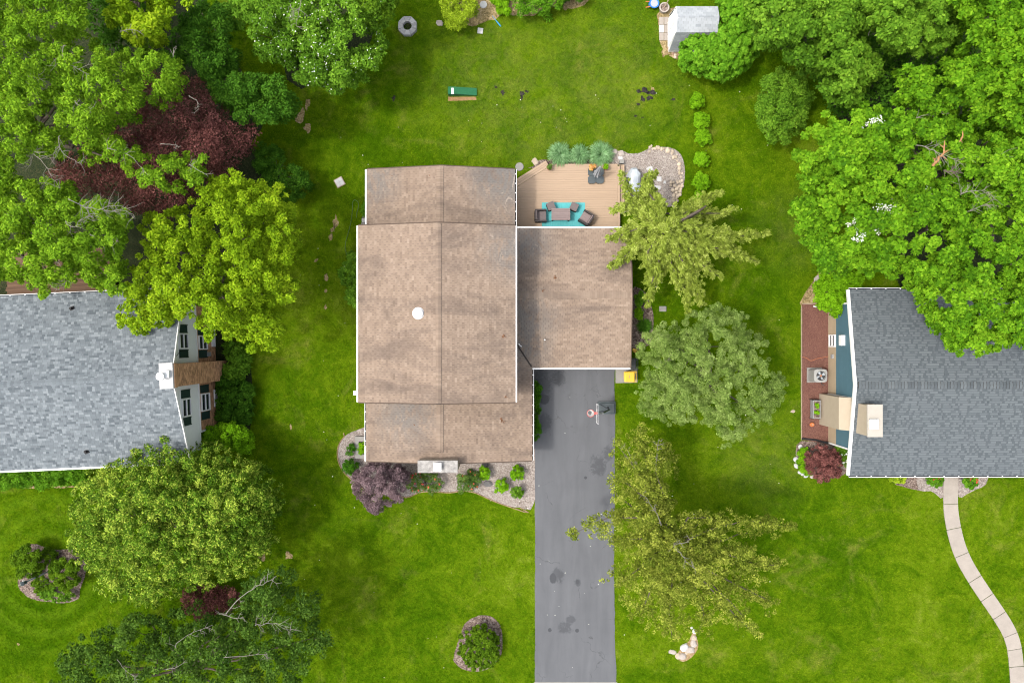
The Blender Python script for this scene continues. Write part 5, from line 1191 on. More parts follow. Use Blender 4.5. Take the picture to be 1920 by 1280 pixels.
o = MB().tube(smooth_poly([P(1502, 667, .03)[:2], P(1512, 671, .03)[:2], P(1520, 676, .03)[:2], P(1530, 673, .03)[:2], P(1553, 667, .03)[:2]], 4)[:16] and [(x, y, .03) for x, y in smooth_poly([P(1502, 667)[:2], P(1512, 671)[:2], P(1520, 676)[:2], P(1532, 672)[:2], P(1553, 667)[:2]], 4)[:16]], .012, 5).build('cord', MAT['orange'], loc=P(1502, 667)); tag(o, 'thin orange cord trailing over the red mulch to the wall', 'cord')
# ------------------------------------------------------------------ vegetation
def leaf_mesh(name, pos, nrm, ax, L_, Wd, tint, mat, parent=None, loc=None, droop=0.12, kind=None):
    n = len(pos); nrm = unit(nrm); t = unit(ax-nrm*(ax*nrm).sum(1, keepdims=True)); b = np.cross(nrm, t)
    L_ = np.broadcast_to(L_, n)[:, None]; Wd = np.broadcast_to(Wd, n)[:, None]
    v = np.empty((n, 4, 3))
    v[:, 0] = pos-t*L_/2; v[:, 1] = pos+b*Wd/2+nrm*L_*droop*.5; v[:, 2] = pos+t*L_/2-nrm*L_*droop; v[:, 3] = pos-b*Wd/2+nrm*L_*droop*.5
    off = np.array(loc if loc is not None else (W.get(parent.name, Vector()) if parent else (0, 0, 0)))
    v -= off
    me = bpy.data.meshes.new(name); me.vertices.add(n*4); me.vertices.foreach_set('co', v.astype(np.float32).ravel())
    me.loops.add(n*4); me.loops.foreach_set('vertex_index', np.arange(n*4, dtype=np.int32))
    me.polygons.add(n); me.polygons.foreach_set('loop_start', np.arange(0, n*4, 4, dtype=np.int32))
    try: me.polygons.foreach_set('loop_total', np.full(n, 4, dtype=np.int32))
    except Exception: pass
    at = me.attributes.new('tint', 'FLOAT', 'FACE'); at.data.foreach_set('value', np.clip(tint, 0, 1).astype(np.float32))
    me.materials.append(mat); me.update(calc_edges=True)
    return link(name, me, parent, loc, Vector(), kind)

def fill(cl, N, leaf, asp, up=0.75, spread=0.72, flat=0.75, ctint=0.22, ltint=0.22, low=-0.35):
    """leaves on leafy clumps: cl rows are x,y,z,r,tint"""
    cl = np.asarray(cl, float); wgt = cl[:, 3]**2; idx = rng.choice(len(cl), N, p=wgt/wgt.sum())
    d = rng.normal(size=(N, 3)); d = unit(d); d[:, 2] = np.where(d[:, 2] < low, -d[:, 2], d[:, 2])
    rad = cl[idx, 3]*(0.50+0.55*rng.random(N)**0.8)
    pos = cl[idx, :3]+d*rad[:, None]*np.array([1, 1, flat])
    nrm = d*0.55+np.array([0, 0, up])+rng.normal(size=(N, 3))*spread
    ax = d+rng.normal(size=(N, 3))*0.55
    L_ = leaf*rng.uniform(.7, 1.35, N)
    tint = 0.48+(cl[idx, 4]-0.5)*2*ctint+rng.normal(size=N)*ltint
    return pos, nrm, ax, L_, L_*asp, tint

def pip(pt, poly):
    x, y = pt[:, 0], pt[:, 1]; ins = np.zeros(len(pt), bool); n = len(poly)
    for i in range(n):
        x1_, y1_ = poly[i]; x2_, y2_ = poly[(i+1) % n]
        c = ((y1_ > y) != (y2_ > y)) & (x < (x2_-x1_)*(y-y1_)/((y2_-y1_) if y2_ != y1_ else 1e-9)+x1_); ins ^= c
    return ins
def edge_dist(pt, poly):
    d = np.full(len(pt), 1e9); n = len(poly)
    for i in range(n):
        a = np.array(poly[i]); b = np.array(poly[(i+1) % n]); ab = b-a
        u = np.clip(((pt-a)@ab)/max(ab@ab, 1e-9), 0, 1); d = np.minimum(d, np.linalg.norm(pt-(a+u[:, None]*ab), axis=1))
    return d
def scatter(poly, sp, tries=9000):
    poly = np.asarray(poly, float); lo, hi = poly.min(0), poly.max(0)
    c = lo+rng.random((tries, 2))*(hi-lo); c = c[pip(c, poly)]; out = []; g = {}
    for p in c:
        k = (int(p[0]//sp), int(p[1]//sp)); ok = True
        for i in (-1, 0, 1):
            for j in (-1, 0, 1):
                for q in g.get((k[0]+i, k[1]+j), ()):
                    if (q[0]-p[0])**2+(q[1]-p[1])**2 < sp*sp: ok = False
        if ok: g.setdefault(k, []).append(p); out.append(p)
    return np.array(out)

def crown_clumps(poly, ztop, zedge, sp, r, lobe=0, lobe_h=1.0, zj=0.4, lower=1.5, drop=0.0, shape=.75, side=0.0):
    """clumps of foliage over a crown whose outline in the photo is `poly`"""
    poly = smooth_poly(poly, 3); pts = scatter(poly, sp); de = edge_dist(pts, poly); R = max(de.max()*shape, 1e-6)
    t = np.clip(de/R, 0, 1); z = zedge+(ztop-zedge)*np.sqrt(np.maximum(0, 1-(1-t)**2))
    dark = np.zeros(len(pts))
    if lobe:
        lc = scatter(poly, lobe); d = np.sqrt(((pts[:, None]-lc[None])**2).sum(2)); k = d.argmin(1); dm = d.min(1)/lobe
        lh_ = rng.uniform(.4, 1.3, len(lc)); z = z+lobe_h*lh_[k]*(1-np.minimum(dm*1.15, 1.2)**2)-lobe_h*.3
        lt = rng.normal(size=len(lc))*.16; dark = lt[k]
    z = z+rng.normal(size=len(z))*zj
    out = []
    for (x, y), zz, tt, dk_ in zip(pts, z, t, dark):
        if rng.random() < drop: continue
        p = P(x, y, max(.25, zz)); out.append((p.x, p.y, p.z, r*rng.uniform(.7, 1.3)*(.70 if tt < .12 else 1), .5+dk_+rng.normal()*.22))
        if lower and rng.random() < .75:
            p = P(x+rng.normal()*sp*.4, y+rng.normal()*sp*.4, max(.25, zz-lower*rng.uniform(.6, 1.3)))
            k = 1-.10*rng.random(); out.append((p.x*k+P(*np.mean(poly, axis=0), zz).x*(1-k), p.y*k+P(*np.mean(poly, axis=0), zz).y*(1-k), p.z, r*rng.uniform(.8, 1.2), .42+dk_+rng.normal()*.2))
    return np.array(out)

def limb(mb, a, b, r0, r1, sag=0.0, n=5, kink=.06):
    a, b = Vector(a), Vector(b); L_ = (b-a).length; pts = []
    for i in range(n+1):
        u = i/n; p = a.lerp(b, u)+Vector((0, 0, sag*math.sin(math.pi*u)))
        if 0 < i < n: p += Vector((random.gauss(0, 1), random.gauss(0, 1), random.gauss(0, .6)))*L_*kink*.5
        pts.append(p)
    mb.tube(pts, [r0+(r1-r0)*i/n for i in range(n+1)], 6); return pts
def twigs(mb, px, z, length, n=7, r=.035):
    px = smooth_poly(px, 4)[:4*(len(px)-1)+1]; px = [(x+random.gauss(0, .9), y+random.gauss(0, .9)) for x, y in px]; n = int(n*1.6)
    """a bare grey bough with side twigs; px is its path in the photo"""
    pts = [P(x, y, z+i*.02) for i, (x, y) in enumerate(px)]
    mb.tube(pts, [r*(1-.75*i/max(1, len(pts)-1)) for i in range(len(pts))], 5)
    for _ in range(n):
        i = random.randrange(len(pts)-1); u = random.random(); p = pts[i].lerp(pts[i+1], u); d = (pts[i+1]-pts[i]).normalized()
        a = random.choice((-1, 1))*random.uniform(.5, 1.1); q = Vector((d.x*math.cos(a)-d.y*math.sin(a), d.x*math.sin(a)+d.y*math.cos(a), random.uniform(-.1, .5)))*length*random.uniform(.4, 1)
        m = p+q*.5+Vector((random.gauss(0, .06), random.gauss(0, .06), .03)); mb.tube([p, m, p+q], [r*.55, r*.4, r*.18], 4)
        if random.random() < .7: mb.tube([m, m+Vector((q.y, -q.x, .1))*.35*random.choice((-1, 1))+q*.3], [r*.35, r*.15], 4)

NLEAF = 0
def tree(name, label, cat, trunk_px, clumps, N, leaf, asp, mat, tr=.22, bare=(), group=None, limbs=9, barkmat='bark', **kw):
    global NLEAF
    N = int(N*.86); NLEAF += N
    b = P(*trunk_px); t = thing(name, label, cat, (b.x, b.y, 0), group)
    cl = np.asarray(clumps); zmean = np.percentile(cl[:, 2], 35); top = Vector((b.x+(cl[:, 0].mean()-b.x)*.3, b.y+(cl[:, 1].mean()-b.y)*.3, max(.6, zmean*.62)))
    mb = MB(); mb.tube([(b.x, b.y, 0), (b.x+.02, b.y, .25), b.lerp(top, .5), top], [tr*1.45, tr*1.05, tr*.9, tr*.75], 9); mb.build('trunk', MAT[barkmat], t)
    mb = MB(); pick = rng.choice(len(cl), min(limbs, len(cl)), replace=False)
    for i in pick:
        e = Vector(cl[i, :3]); s = Vector((b.x, b.y, 0)).lerp(top, random.uniform(.7, 1)); pts = limb(mb, s, e-Vector((0, 0, min(.7, e.z*.25))), tr*.5, tr*.08, 0.0)
        for _ in range(2):
            j = rng.integers(len(cl)); q = Vector(cl[j, :3])
            if (q-pts[3]).length < 3.0: limb(mb, pts[3], q-Vector((0, 0, min(.4, q.z*.2))), tr*.2, tr*.05, 0, 3)
    mb.build('limbs', MAT[barkmat], t)
    pos, nrm, ax, L_, Wd, ti = fill(cl, N, leaf, asp, **kw)
    leaf_mesh('crown', pos, nrm, ax, L_, Wd, ti, LEAF[mat], t)
    for path, z, ln, nn, *m in bare:
        mb = MB(); twigs(mb, path, z, ln, nn, (m[1] if len(m) > 1 else .035)*(1 if m and m[0] != 'palebark' else .62)); mb.build('bare_branch', MAT[m[0] if m else 'palebark'], t)
    return t, cl

def flowers(parent, cl, N, mat, size=.09, name='blossom', sel=None):
    cl = np.asarray(cl) if sel is None else np.asarray(cl)[sel]
    pos, nrm, ax, L_, Wd, ti = fill(cl, N, size, .9, up=1.2, spread=.3, ltint=.2, low=.1)
    pos[:, 2] += .05
    return leaf_mesh(name, pos, nrm, ax, L_, Wd, ti, MAT[mat], parent, droop=.05)

# --- upper left: large pale green tree whose crown breaks up over a maroon maple
polyA = [(-60, -60), (60, -60), (150, -60), (165, 0), (160, 50), (185, 95), (250, 95), (305, 105), (340, 120), (345, 165), (325, 210), (290, 205), (265, 225), (240, 240), (255, 265), (300, 300), (330, 290), (380, 290), (378, 340), (340, 365), (290, 360), (250, 330), (205, 300), (170, 310), (120, 290), (60, 295), (-60, 300)]
cA = crown_clumps(polyA, 10.0, 7.0, 14, .34, 50, 2.2, .8, 2.2, .15)
tree('shade_tree', 'large pale green shade tree in the upper left corner, overlapping the maroon tree', 'tree', (110, 300), cA, 95000, .17, .42, 'locust', .30, [
 ([(60, 285), (85, 310), (100, 335), (112, 352)], 10.2, 1.2, 12), ([(112, 255), (116, 285), (140, 300), (150, 305)], 11.5, 1.0, 8), ([(125, 85), (118, 112), (145, 128), (168, 138)], 12.0, .9, 7), ([(140, 190), (160, 205), (175, 200)], 11.8, .6, 4), ([(45, 155), (62, 150), (74, 140)], 11.6, .6, 5), ([(355, 180), (368, 190), (372, 205)], 10, .5, 3), ([(325, 105), (326, 92), (330, 88)], 10, .4, 2), ([(300, 270), (325, 272), (333, 278)], 9.6, .4, 3), ([(355, 310), (375, 320), (390, 330)], 9.6, .6, 4), ([(200, 280), (240, 290), (270, 320)], 11, .7, 6)], limbs=16)
polyB = [(-60, 330), (30, 330), (75, 335), (120, 345), (165, 370), (200, 375), (240, 395), (240, 430), (235, 470), (240, 520), (225, 555), (200, 548), (160, 520), (150, 535), (100, 540), (85, 560), (60, 540), (20, 520), (-60, 525)]
cB_ = crown_clumps(polyB, 10.0, 7.2, 14, .34, 50, 2.2, .8, 2.2, .13)
tree('shade_tree', 'pale green shade tree with tangled bare boughs overhanging the grey roof and brown deck', 'tree', (60, 420), cB_, 60000, .17, .42, 'locust', .30, [
 ([(130, 372), (160, 388), (185, 392), (215, 385), (245, 395)], 11.3, 1.0, 14), ([(125, 415), (140, 425), (150, 412), (170, 400)], 11.6, .8, 8), ([(170, 440), (190, 450), (210, 460)], 11.2, .6, 4), ([(105, 490), (125, 515), (118, 535), (110, 541)], 9.4, .7, 7), ([(150, 385), (200, 395), (235, 395), (250, 410)], 11.0, .8, 9)], limbs=14)
polyM = [(90, 330), (130, 290), (180, 250), (190, 190), (240, 160), (290, 140), (350, 140), (395, 165), (410, 200), (440, 225), (480, 240), (484, 265), (462, 290), (440, 315), (430, 340), (380, 345), (350, 380), (320, 400), (280, 405), (240, 400), (230, 370), (170, 365), (120, 355)]
cM = crown_clumps(polyM, 6.0, 2.8, 15, .50, 52, 1.5, .25, 1.2, .02)
tree('maroon_maple', 'big dark maroon tree half hidden under the pale green shade tree', 'tree', (300, 270), cM, 52000, .12, .5, 'maroon', .22, up=.9)
polyY = [(205, -30), (350, -30), (345, 20), (320, 45), (300, 75), (275, 92), (255, 80), (215, 60), (200, 25)]
tree('sapling', 'bright yellow green loose leaved tree at the top edge left of the dogwood', 'tree', (275, 20), crown_clumps(polyY, 8, 5.5, 15, .34, 40, 1.2, .5, 1.2, .18), 9500, .22, .55, 'yellowgreen', .16, [([(225, 60), (250, 55), (270, 68)], 8.8, .5, 5)])
polyD = [(350, 30), (400, 10), (440, 15), (430, 60), (440, 110), (470, 140), (520, 150), (552, 180), (548, 215), (510, 228), (460, 222), (420, 200), (395, 165), (375, 130), (350, 120), (340, 80)]
cD = crown_clumps(polyD, 5.5, 2.8, 15, .46, 46, 1.5, .3, 1.1, .03)
tree('dark_tree', 'dark green dense tree wrapping round the left side of the white flowering dogwood', 'tree', (440, 120), cD, 30000, .17, .45, 'deep', .2)
polyW = [(440, -20), (520, -30), (640, -30), (742, -30), (738, 10), (722, 60), (722, 100), (705, 135), (670, 160), (625, 178), (590, 160), (550, 150), (530, 120), (490, 110), (470, 70), (440, 40)]
cW = crown_clumps(polyW, 5.8, 3.0, 15, .40, 50, 1.6, .35, 1.2, .08)
t, cW = tree('dogwood', 'green dogwood speckled with white blossom at the top left of the lawn', 'tree', (600, 60), cW, 42000, .17, .5, 'dogwood', .2, [([(565, 0), (560, 25), (556, 50)], 7.5, .8, 6), ([(545, 10), (552, 35)], 7.5, .6, 4)])
flowers(t, cW, 480, 'petal_white', .075, sel=(np.abs(cW[:, 0]-P(545, 75, 7).x) < 2.5) & (cW[:, 2] > 3.9)); flowers(t, cW, 160, 'petal_white', .07, sel=(cW[:, 2] > 4.2) & (cW[:, 0] > P(590, 0, 6).x))
polyDk = [(640, -40), (745, -40), (740, 0), (728, 35), (690, 30), (650, 10)]
tree('dark_tree', 'very dark conifer like tree at the top edge between dogwood and fire pit', 'tree', (690, -10), crown_clumps(polyDk, 6, 3, 16, .45, 40, 1.2, .3, 1.1), 9000, .16, .3, 'yew', .16)
polyG = [(215, 600), (235, 560), (240, 520), (265, 470), (260, 420), (300, 395), (350, 385), (370, 350), (400, 330), (440, 320), (460, 330), (500, 345), (540, 360), (548, 400), (560, 440), (562, 475), (540, 500), (555, 540), (552, 565), (520, 580), (530, 620), (520, 655), (490, 650), (465, 655), (440, 630), (400, 640), (385, 645), (370, 605), (330, 600), (300, 615), (260, 625), (225, 610)]
cG = crown_clumps(polyG, 9.0, 5.6, 14, .33, 44, 1.9, .65, 1.8, .12)
tree('lime_maple', 'big yellow green tree overhanging the white gable of the grey roofed house', 'tree', (420, 480), cG, 76000, .165, .5, 'yellowgreen', .28, limbs=14)
polyS = [(475, 285), (500, 270), (540, 300), (575, 330), (580, 355), (565, 372), (530, 372), (500, 350), (480, 320)]
tree('shrub', 'dark green shrub on the lawn edge between maroon and yellow green trees', 'shrub', (525, 325), crown_clumps(polyS, 2.2, 1.0, 13, .34, 0, 0, .25, .6), 9000, .15, .45, 'deep', .06)
# --- left house surroundings
polyH = [(405, 835), (380, 820), (390, 805), (415, 795), (440, 795), (462, 808), (472, 825), (470, 845), (450, 850)]
tree('shrub', 'rounded bright green shrub at the corner of the brown brick wall', 'shrub', (425, 822), crown_clumps(polyH, 2.6, 1.6, 10, .28, 0, 0, .2, .6), 9000, .13, .5, 'lime', .06)
polyF = [(408, 700), (418, 690), (440, 712), (462, 715), (474, 735), (472, 765), (470, 790), (440, 800), (410, 800), (409, 760)]
tree('perennial_clump', 'dense dark green perennials against the brown brick wall below the chimney', 'plants', (440, 755), crown_clumps(polyF, .9, .5, 9, .26, 0, 0, .15, .4), 11000, .22, .28, 'deep', .03, limbs=5)
polyF2 = [(424, 655), (438, 640), (462, 660), (466, 680), (458, 705), (440, 712), (426, 700)]
tree('perennial_clump', 'broad leaved green plants at the foot of the brick chimney', 'plants', (442, 680), crown_clumps(polyF2, .9, .5, 10, .26, 0, 0, .15, .3), 2600, .34, .38, 'dogwood', .03, limbs=4)
hedge = [(-60, 882), (60, 880), (140, 878), (165, 876), (165, 905), (140, 909), (60, 911), (-60, 913)]
tree('hedge', 'low clipped green hedge under the long eave of the grey roofed house', 'hedge', (60, 896), crown_clumps(hedge, .7, .5, 8, .24, 0, 0, .08, .3), 17000, .13, .45, 'viburnum', .04)
polyP = [(130, 990), (135, 930), (165, 880), (200, 845), (250, 830), (290, 805), (315, 800), (350, 830), (410, 830), (440, 850), (490, 870), (525, 900), (530, 945), (512, 990), (520, 1010), (490, 1050), (460, 1080), (415, 1090), (380, 1110), (330, 1120), (280, 1140), (230, 1130), (185, 1110), (170, 1080), (150, 1060), (130, 1030)]
cP = crown_clumps(polyP, 7.0, 2.4, 9.5, .27, 24, .8, .40, .9, .0, shape=.95)
tree('pear_tree', 'large dense round tree with fine pale leaves in front of the grey roofed house', 'tree', (330, 975), cP, 122000, .138, .42, 'pear', .26, ctint=.26, ltint=.30, spread=.8)
polyBi = [(80, 1300), (110, 1260), (105, 1235), (150, 1200), (140, 1185), (210, 1180), (245, 1150), (300, 1160), (335, 1140), (370, 1145), (410, 1155), (440, 1130), (450, 1095), (490, 1065), (550, 1062), (555, 1085), (520, 1105), (560, 1100), (590, 1120), (600, 1160), (622, 1190), (620, 1225), (580, 1240), (575, 1265), (540, 1300), (520, 1330), (90, 1330)]
cBi = crown_clumps(polyBi, 6.6, 3.6, 15, .36, 44, 1.6, .55, 1.5, .12)
tree('birch_tree', 'dull dark green open tree with pale twigs at the bottom left edge', 'tree', (370, 1240), cBi, 50000, .15, .55, 'birch', .2, [
 ([(425, 1150), (450, 1120), (480, 1100), (500, 1090), (515, 1082)], 9.5, .7, 7, 'palebark', .045), ([(418, 1150), (440, 1158), (455, 1155)], 9.5, .5, 4, 'palebark', .04), ([(480, 1172), (510, 1168), (530, 1172), (545, 1180)], 10.2, .8, 12, 'palebark', .03), ([(330, 1215), (350, 1190), (400, 1172)], 10, .7, 6, 'palebark', .03), ([(220, 1235), (235, 1255), (255, 1268)], 9.5, .6, 4, 'palebark', .03), ([(310, 1255), (335, 1248), (350, 1240)], 10.5, .4, 3, 'palebark', .03), ([(420, 1232), (470, 1228), (500, 1225)], 10.6, .6, 6, 'palebark', .03)], limbs=14)
polyMs = [(345, 1105), (380, 1095), (420, 1100), (446, 1110), (440, 1140), (400, 1150), (355, 1150), (343, 1130)]
tree('maroon_shrub', 'small dark maroon shrub between the round pear tree and the dull dark tree', 'shrub', (395, 1122), crown_clumps(polyMs, 1.8, 1.0, 11, .3, 0, 0, .2, .5), 8000, .12, .5, 'maroon', .06)
for px, py, rx, ry, lab in [(53, 1053, 29, 29, 'mossy green shrub on the left of the island bed with the lamp post'), (121, 1073, 28, 31, 'mossy green shrub on the right of the island bed touching the pear tree')]:
    pl = [(px+rx*math.cos(a)*random.uniform(.85, 1.1), py+ry*math.sin(a)*random.uniform(.85, 1.1)) for a in [2*math.pi*i/11 for i in range(11)]]
    tree('shrub', lab, 'shrub', (px, py), crown_clumps(pl, 1.3, .5, 9, .24, 18, .5, .2, .5, .08), 11000, .13, .4, 'yew', .06, group='shrubs in the island bed')
for pl, lab in [([(62, 1088), (85, 1082), (98, 1095), (92, 1112), (70, 1112)], 'green leafy plants between the two island bed shrubs on the lower side'), ([(84, 1030), (104, 1034), (106, 1052), (92, 1056), (82, 1046)], 'green leafy plants between the two island bed shrubs on the upper side')]:
    tree('ground_plant', lab, 'plants', pl[0], crown_clumps(pl, .5, .3, 8, .2, 0, 0, .1, 0), 1800, .14, .4, 'yew', .02, limbs=3)
pl = [(75, 1110), (100, 1100), (130, 1108), (140, 1120), (110, 1126), (80, 1122)]
tree('ground_plant', 'low bright green plants along the lower rim of the island bed', 'plants', (105, 1115), crown_clumps(pl, .5, .3, 8, .2, 0, 0, .1, 0), 2600, .14, .4, 'dogwood', .02, limbs=3)
# --- right side
polyV = [(1272, 118), (1276, 90), (1292, 70), (1312, 62), (1335, 55), (1345, 45), (1352, 20), (1350, -30), (1420, -30), (1425, 40), (1428, 70), (1420, 95), (1405, 125), (1380, 142), (1350, 152), (1318, 145), (1290, 135)]
cV = crown_clumps(polyV, 3.6, 1.2, 9.5, .25, 0, 0, .12, .6, .0, shape=1.0)
tree('viburnum', 'big smooth rounded bright green shrub beside the garden shed', 'shrub', (1350, 90), cV, 30000, .19, .62, 'viburnum', .12, ctint=.2, spread=.4)
polyU1 = [(1400, -30), (1520, -30), (1640, -30), (1640, 30), (1620, 70), (1640, 100), (1655, 130), (1620, 165), (1600, 200), (1575, 195), (1545, 180), (1550, 150), (1520, 130), (1490, 120), (1450, 95), (1420, 80)]
cU1 = crown_clumps(polyU1, 8.5, 5.0, 13, .36, 46, 2.3, .25, 1.6, .05)
tree('maple_tree', 'rounded mid green maple at the top edge right of the viburnum', 'tree', (1540, 60), cU1, 42000, .19, .62, 'dogwood', .24, [([(1628, 65), (1645, 40), (1660, 18)], 7.5, .5, 4), ([(1580, 118), (1600, 120), (1620, 128)], 7.4, .4, 4)], limbs=12)
polyU2 = [(1640, -30), (1820, -30), (1815, 30), (1800, 70), (1780, 95), (1740, 85), (1720, 105), (1680, 95), (1650, 80), (1632, 50)]
tree('maple_tree', 'dull green broad tree at the top edge between the rounded maple and the corner tree', 'tree', (1730, 30), crown_clumps(polyU2, 10, 6.5, 15, .40, 48, 2.2, .3, 1.6, .07), 32000, .2, .6, 'dogwood', .24)
polyU3 = [(1780, -30), (1990, -30), (1990, 260), (1930, 245), (1880, 250), (1830, 235), (1800, 200), (1780, 200), (1770, 150), (1790, 110), (1815, 60)]
tree('maple_tree', 'bright green leafy tree filling the top right corner', 'tree', (1880, 100), crown_clumps(polyU3, 12, 8, 14, .35, 46, 2.2, .65, 2.0, .13), 48000, .20, .62, 'maple', .28)
polyUn = [(1500, 80), (1560, 60), (1640, 40), (1720, 60), (1800, 60), (1830, 110), (1800, 180), (1740, 190), (1700, 150), (1660, 200), (1600, 220), (1560, 200), (1530, 150)]
tree('dark_tree', 'dark green understory tree showing in the gaps between the maples at the top right', 'tree', (1650, 120), crown_clumps(polyUn, 4.5, 3.0, 17, .5, 44, 1.0, .4, 1.0, .05), 14000, .2, .55, 'deep', .14)
polyUl = [(170, -30), (250, -30), (330, 60), (350, 130), (300, 110), (240, 100), (190, 95), (165, 40)]
tree('dark_tree', 'dark green understory tree between pale shade tree and bright sapling at the top left', 'tree', (230, 60), crown_clumps(polyUl, 3.2, 2.0, 19, .45, 40, .8, .4, .8, .25), 6500, .2, .55, 'deep', .12)
polyDS = [(1425, 170), (1440, 145), (1470, 130), (1505, 150), (1515, 185), (1510, 225), (1490, 250), (1465, 265), (1440, 255), (1425, 225)]
tree('shrub', 'green round shrub tree standing apart on the lawn edge left of the big maple', 'shrub', (1470, 200), crown_clumps(polyDS, 4.2, 1.8, 12, .36, 28, .9, .25, .8, .04), 18000, .14, .5, 'dogwood', .1)
polyMp = [(1490, 300), (1510, 250), (1540, 210), (1570, 215), (1610, 190), (1660, 200), (1690, 130), (1740, 110), (1790, 200), (1850, 240), (1990, 250), (1990, 690), (1930, 660), (1880, 650), (1815, 668), (1770, 640), (1735, 590), (1710, 560), (1690, 530), (1640, 530), (1600, 500), (1570, 520), (1530, 490), (1500, 440), (1485, 400), (1500, 350)]
cMp = crown_clumps(polyMp, 11.5, 6.5, 14, .34, 48, 2.2, .75, 2.2, .17, shape=.55)
hole = [P(1705, 460, 9), P(1760, 480, 9), P(1830, 478, 8)]
cMp = np.array([c for c in cMp if all((Vector((c[0], c[1], 0))-Vector((h.x, h.y, 0))).length > (.6, .5, .3)[i] for i, h in enumerate(hole))])
t, cMp = tree('big_maple', 'huge bright green maple with a broken bough covering the corner of the slate roof', 'tree', (1790, 350), cMp, 140000, .185, .66, 'maple', .42, [
 ([(1741, 325), (1757, 300), (1772, 285), (1805, 268)], 12.2, .6, 3, 'splitwood', .10), ([(1870, 218), (1890, 210), (1920, 198)], 11.2, .6, 4, 'bark', .08), ([(1720, 272), (1745, 280), (1770, 290), (1800, 305)], 12.2, 1.0, 12), ([(1800, 365), (1830, 358), (1852, 362)], 12.4, 1.0, 12), ([(1865, 290), (1890, 310), (1915, 350)], 12.4, .9, 8), ([(1800, 400), (1830, 390), (1850, 382)], 12.2, .7, 7), ([(1720, 222), (1745, 213), (1768, 210)], 11.4, .6, 5), ([(1595, 298), (1620, 292), (1640, 288)], 10, .5, 5), ([(1770, 320), (1790, 322), (1810, 325)], 12.4, .6, 5, 'bark', .05), ([(1775, 505), (1785, 500), (1780, 490)], 8, .4, 4)], limbs=18)
fl = [(*P(x+rng.normal()*5, y+rng.normal()*5, 11.3+rng.normal()*.3), .42, .5) for x, y in [(1608, 432), (1618, 420), (1630, 415), (1640, 408), (1655, 400), (1665, 395), (1680, 385), (1690, 378), (1655, 418), (1640, 430), (1625, 440), (1672, 410), (1610, 445)]]
flowers(t, np.array(fl), 760, 'petal_white', .07); fl = [(*P(x, y, 10.8), .36, .5) for x, y in [(1622, 240), (1632, 234), (1645, 230), (1650, 236), (1742, 370), (1738, 362)]]; flowers(t, np.array(fl), 190, 'petal_white', .07)
polyBr = [(1530, 560), (1535, 520), (1560, 505), (1600, 510), (1620, 530), (1590, 540), (1588, 570), (1565, 588), (1545, 580)]
tree('shrub', 'bright lime green rounded shrub at the north west corner of the slate roof', 'shrub', (1560, 545), crown_clumps(polyBr, 2.4, 1.4, 10, .3, 0, 0, .2, .6), 11000, .15, .55, 'lime', .08)
polyRm = [(1512, 865), (1520, 842), (1545, 835), (1568, 848), (1578, 868), (1572, 890), (1545, 896), (1522, 890)]
tree('maroon_shrub', 'low wide dark red maple in the rock edged bed by the slate roofed house', 'shrub', (1544, 866), crown_clumps(polyRm, 1.5, .7, 9, .24, 16, .4, .15, .4), 9000, .13, .35, 'maroon', .05)
pl = [(1500, 845), (1512, 838), (1518, 855), (1514, 872), (1522, 886), (1512, 890), (1500, 880), (1496, 862)]
tree('ground_plant', 'lime green ground cover inside the white rock edging', 'plants', (1506, 864), crown_clumps(pl, .4, .25, 6.5, .17, 0, 0, .06, 0), 3600, .10, .6, 'lime', .02, limbs=3)
pl = [(1562, 838), (1588, 842), (1592, 872), (1570, 868)]
t, c_ = tree('flower_clump', 'green clump with white flowers between the dark red maple and the slate roof', 'plants', (1577, 855), crown_clumps(pl, .6, .4, 7, .18, 0, 0, .08, 0), 1800, .13, .5, 'dogwood', .02, limbs=3); flowers(t, c_, 34, 'petal_white', .12)
for px, py, rx, ry, m, lab in [(1683, 897, 13, 9, 'chartreuse', 'golden shrub under the slate eave left of the front walk'), (1752, 900, 14, 12, 'viburnum', 'green leafy clump on the left of the front walk entry'), (1820, 903, 12, 11, 'viburnum', 'green leafy clump on the right of the front walk entry')]:
    pl = [(px+rx*math.cos(a), py+ry*math.sin(a)) for a in [2*math.pi*i/9 for i in range(9)]]
    t, c_ = tree('shrub', lab, 'shrub', (px, py), crown_clumps(pl, .7, .4, 7, .19, 0, 0, .08, 0), 2200, .12, .4, m, .03, limbs=3)
    if m == 'viburnum': flowers(t, c_, 16, 'petal_red', .10, sel=c_[:, 1] > P(0, 899, .5).y)
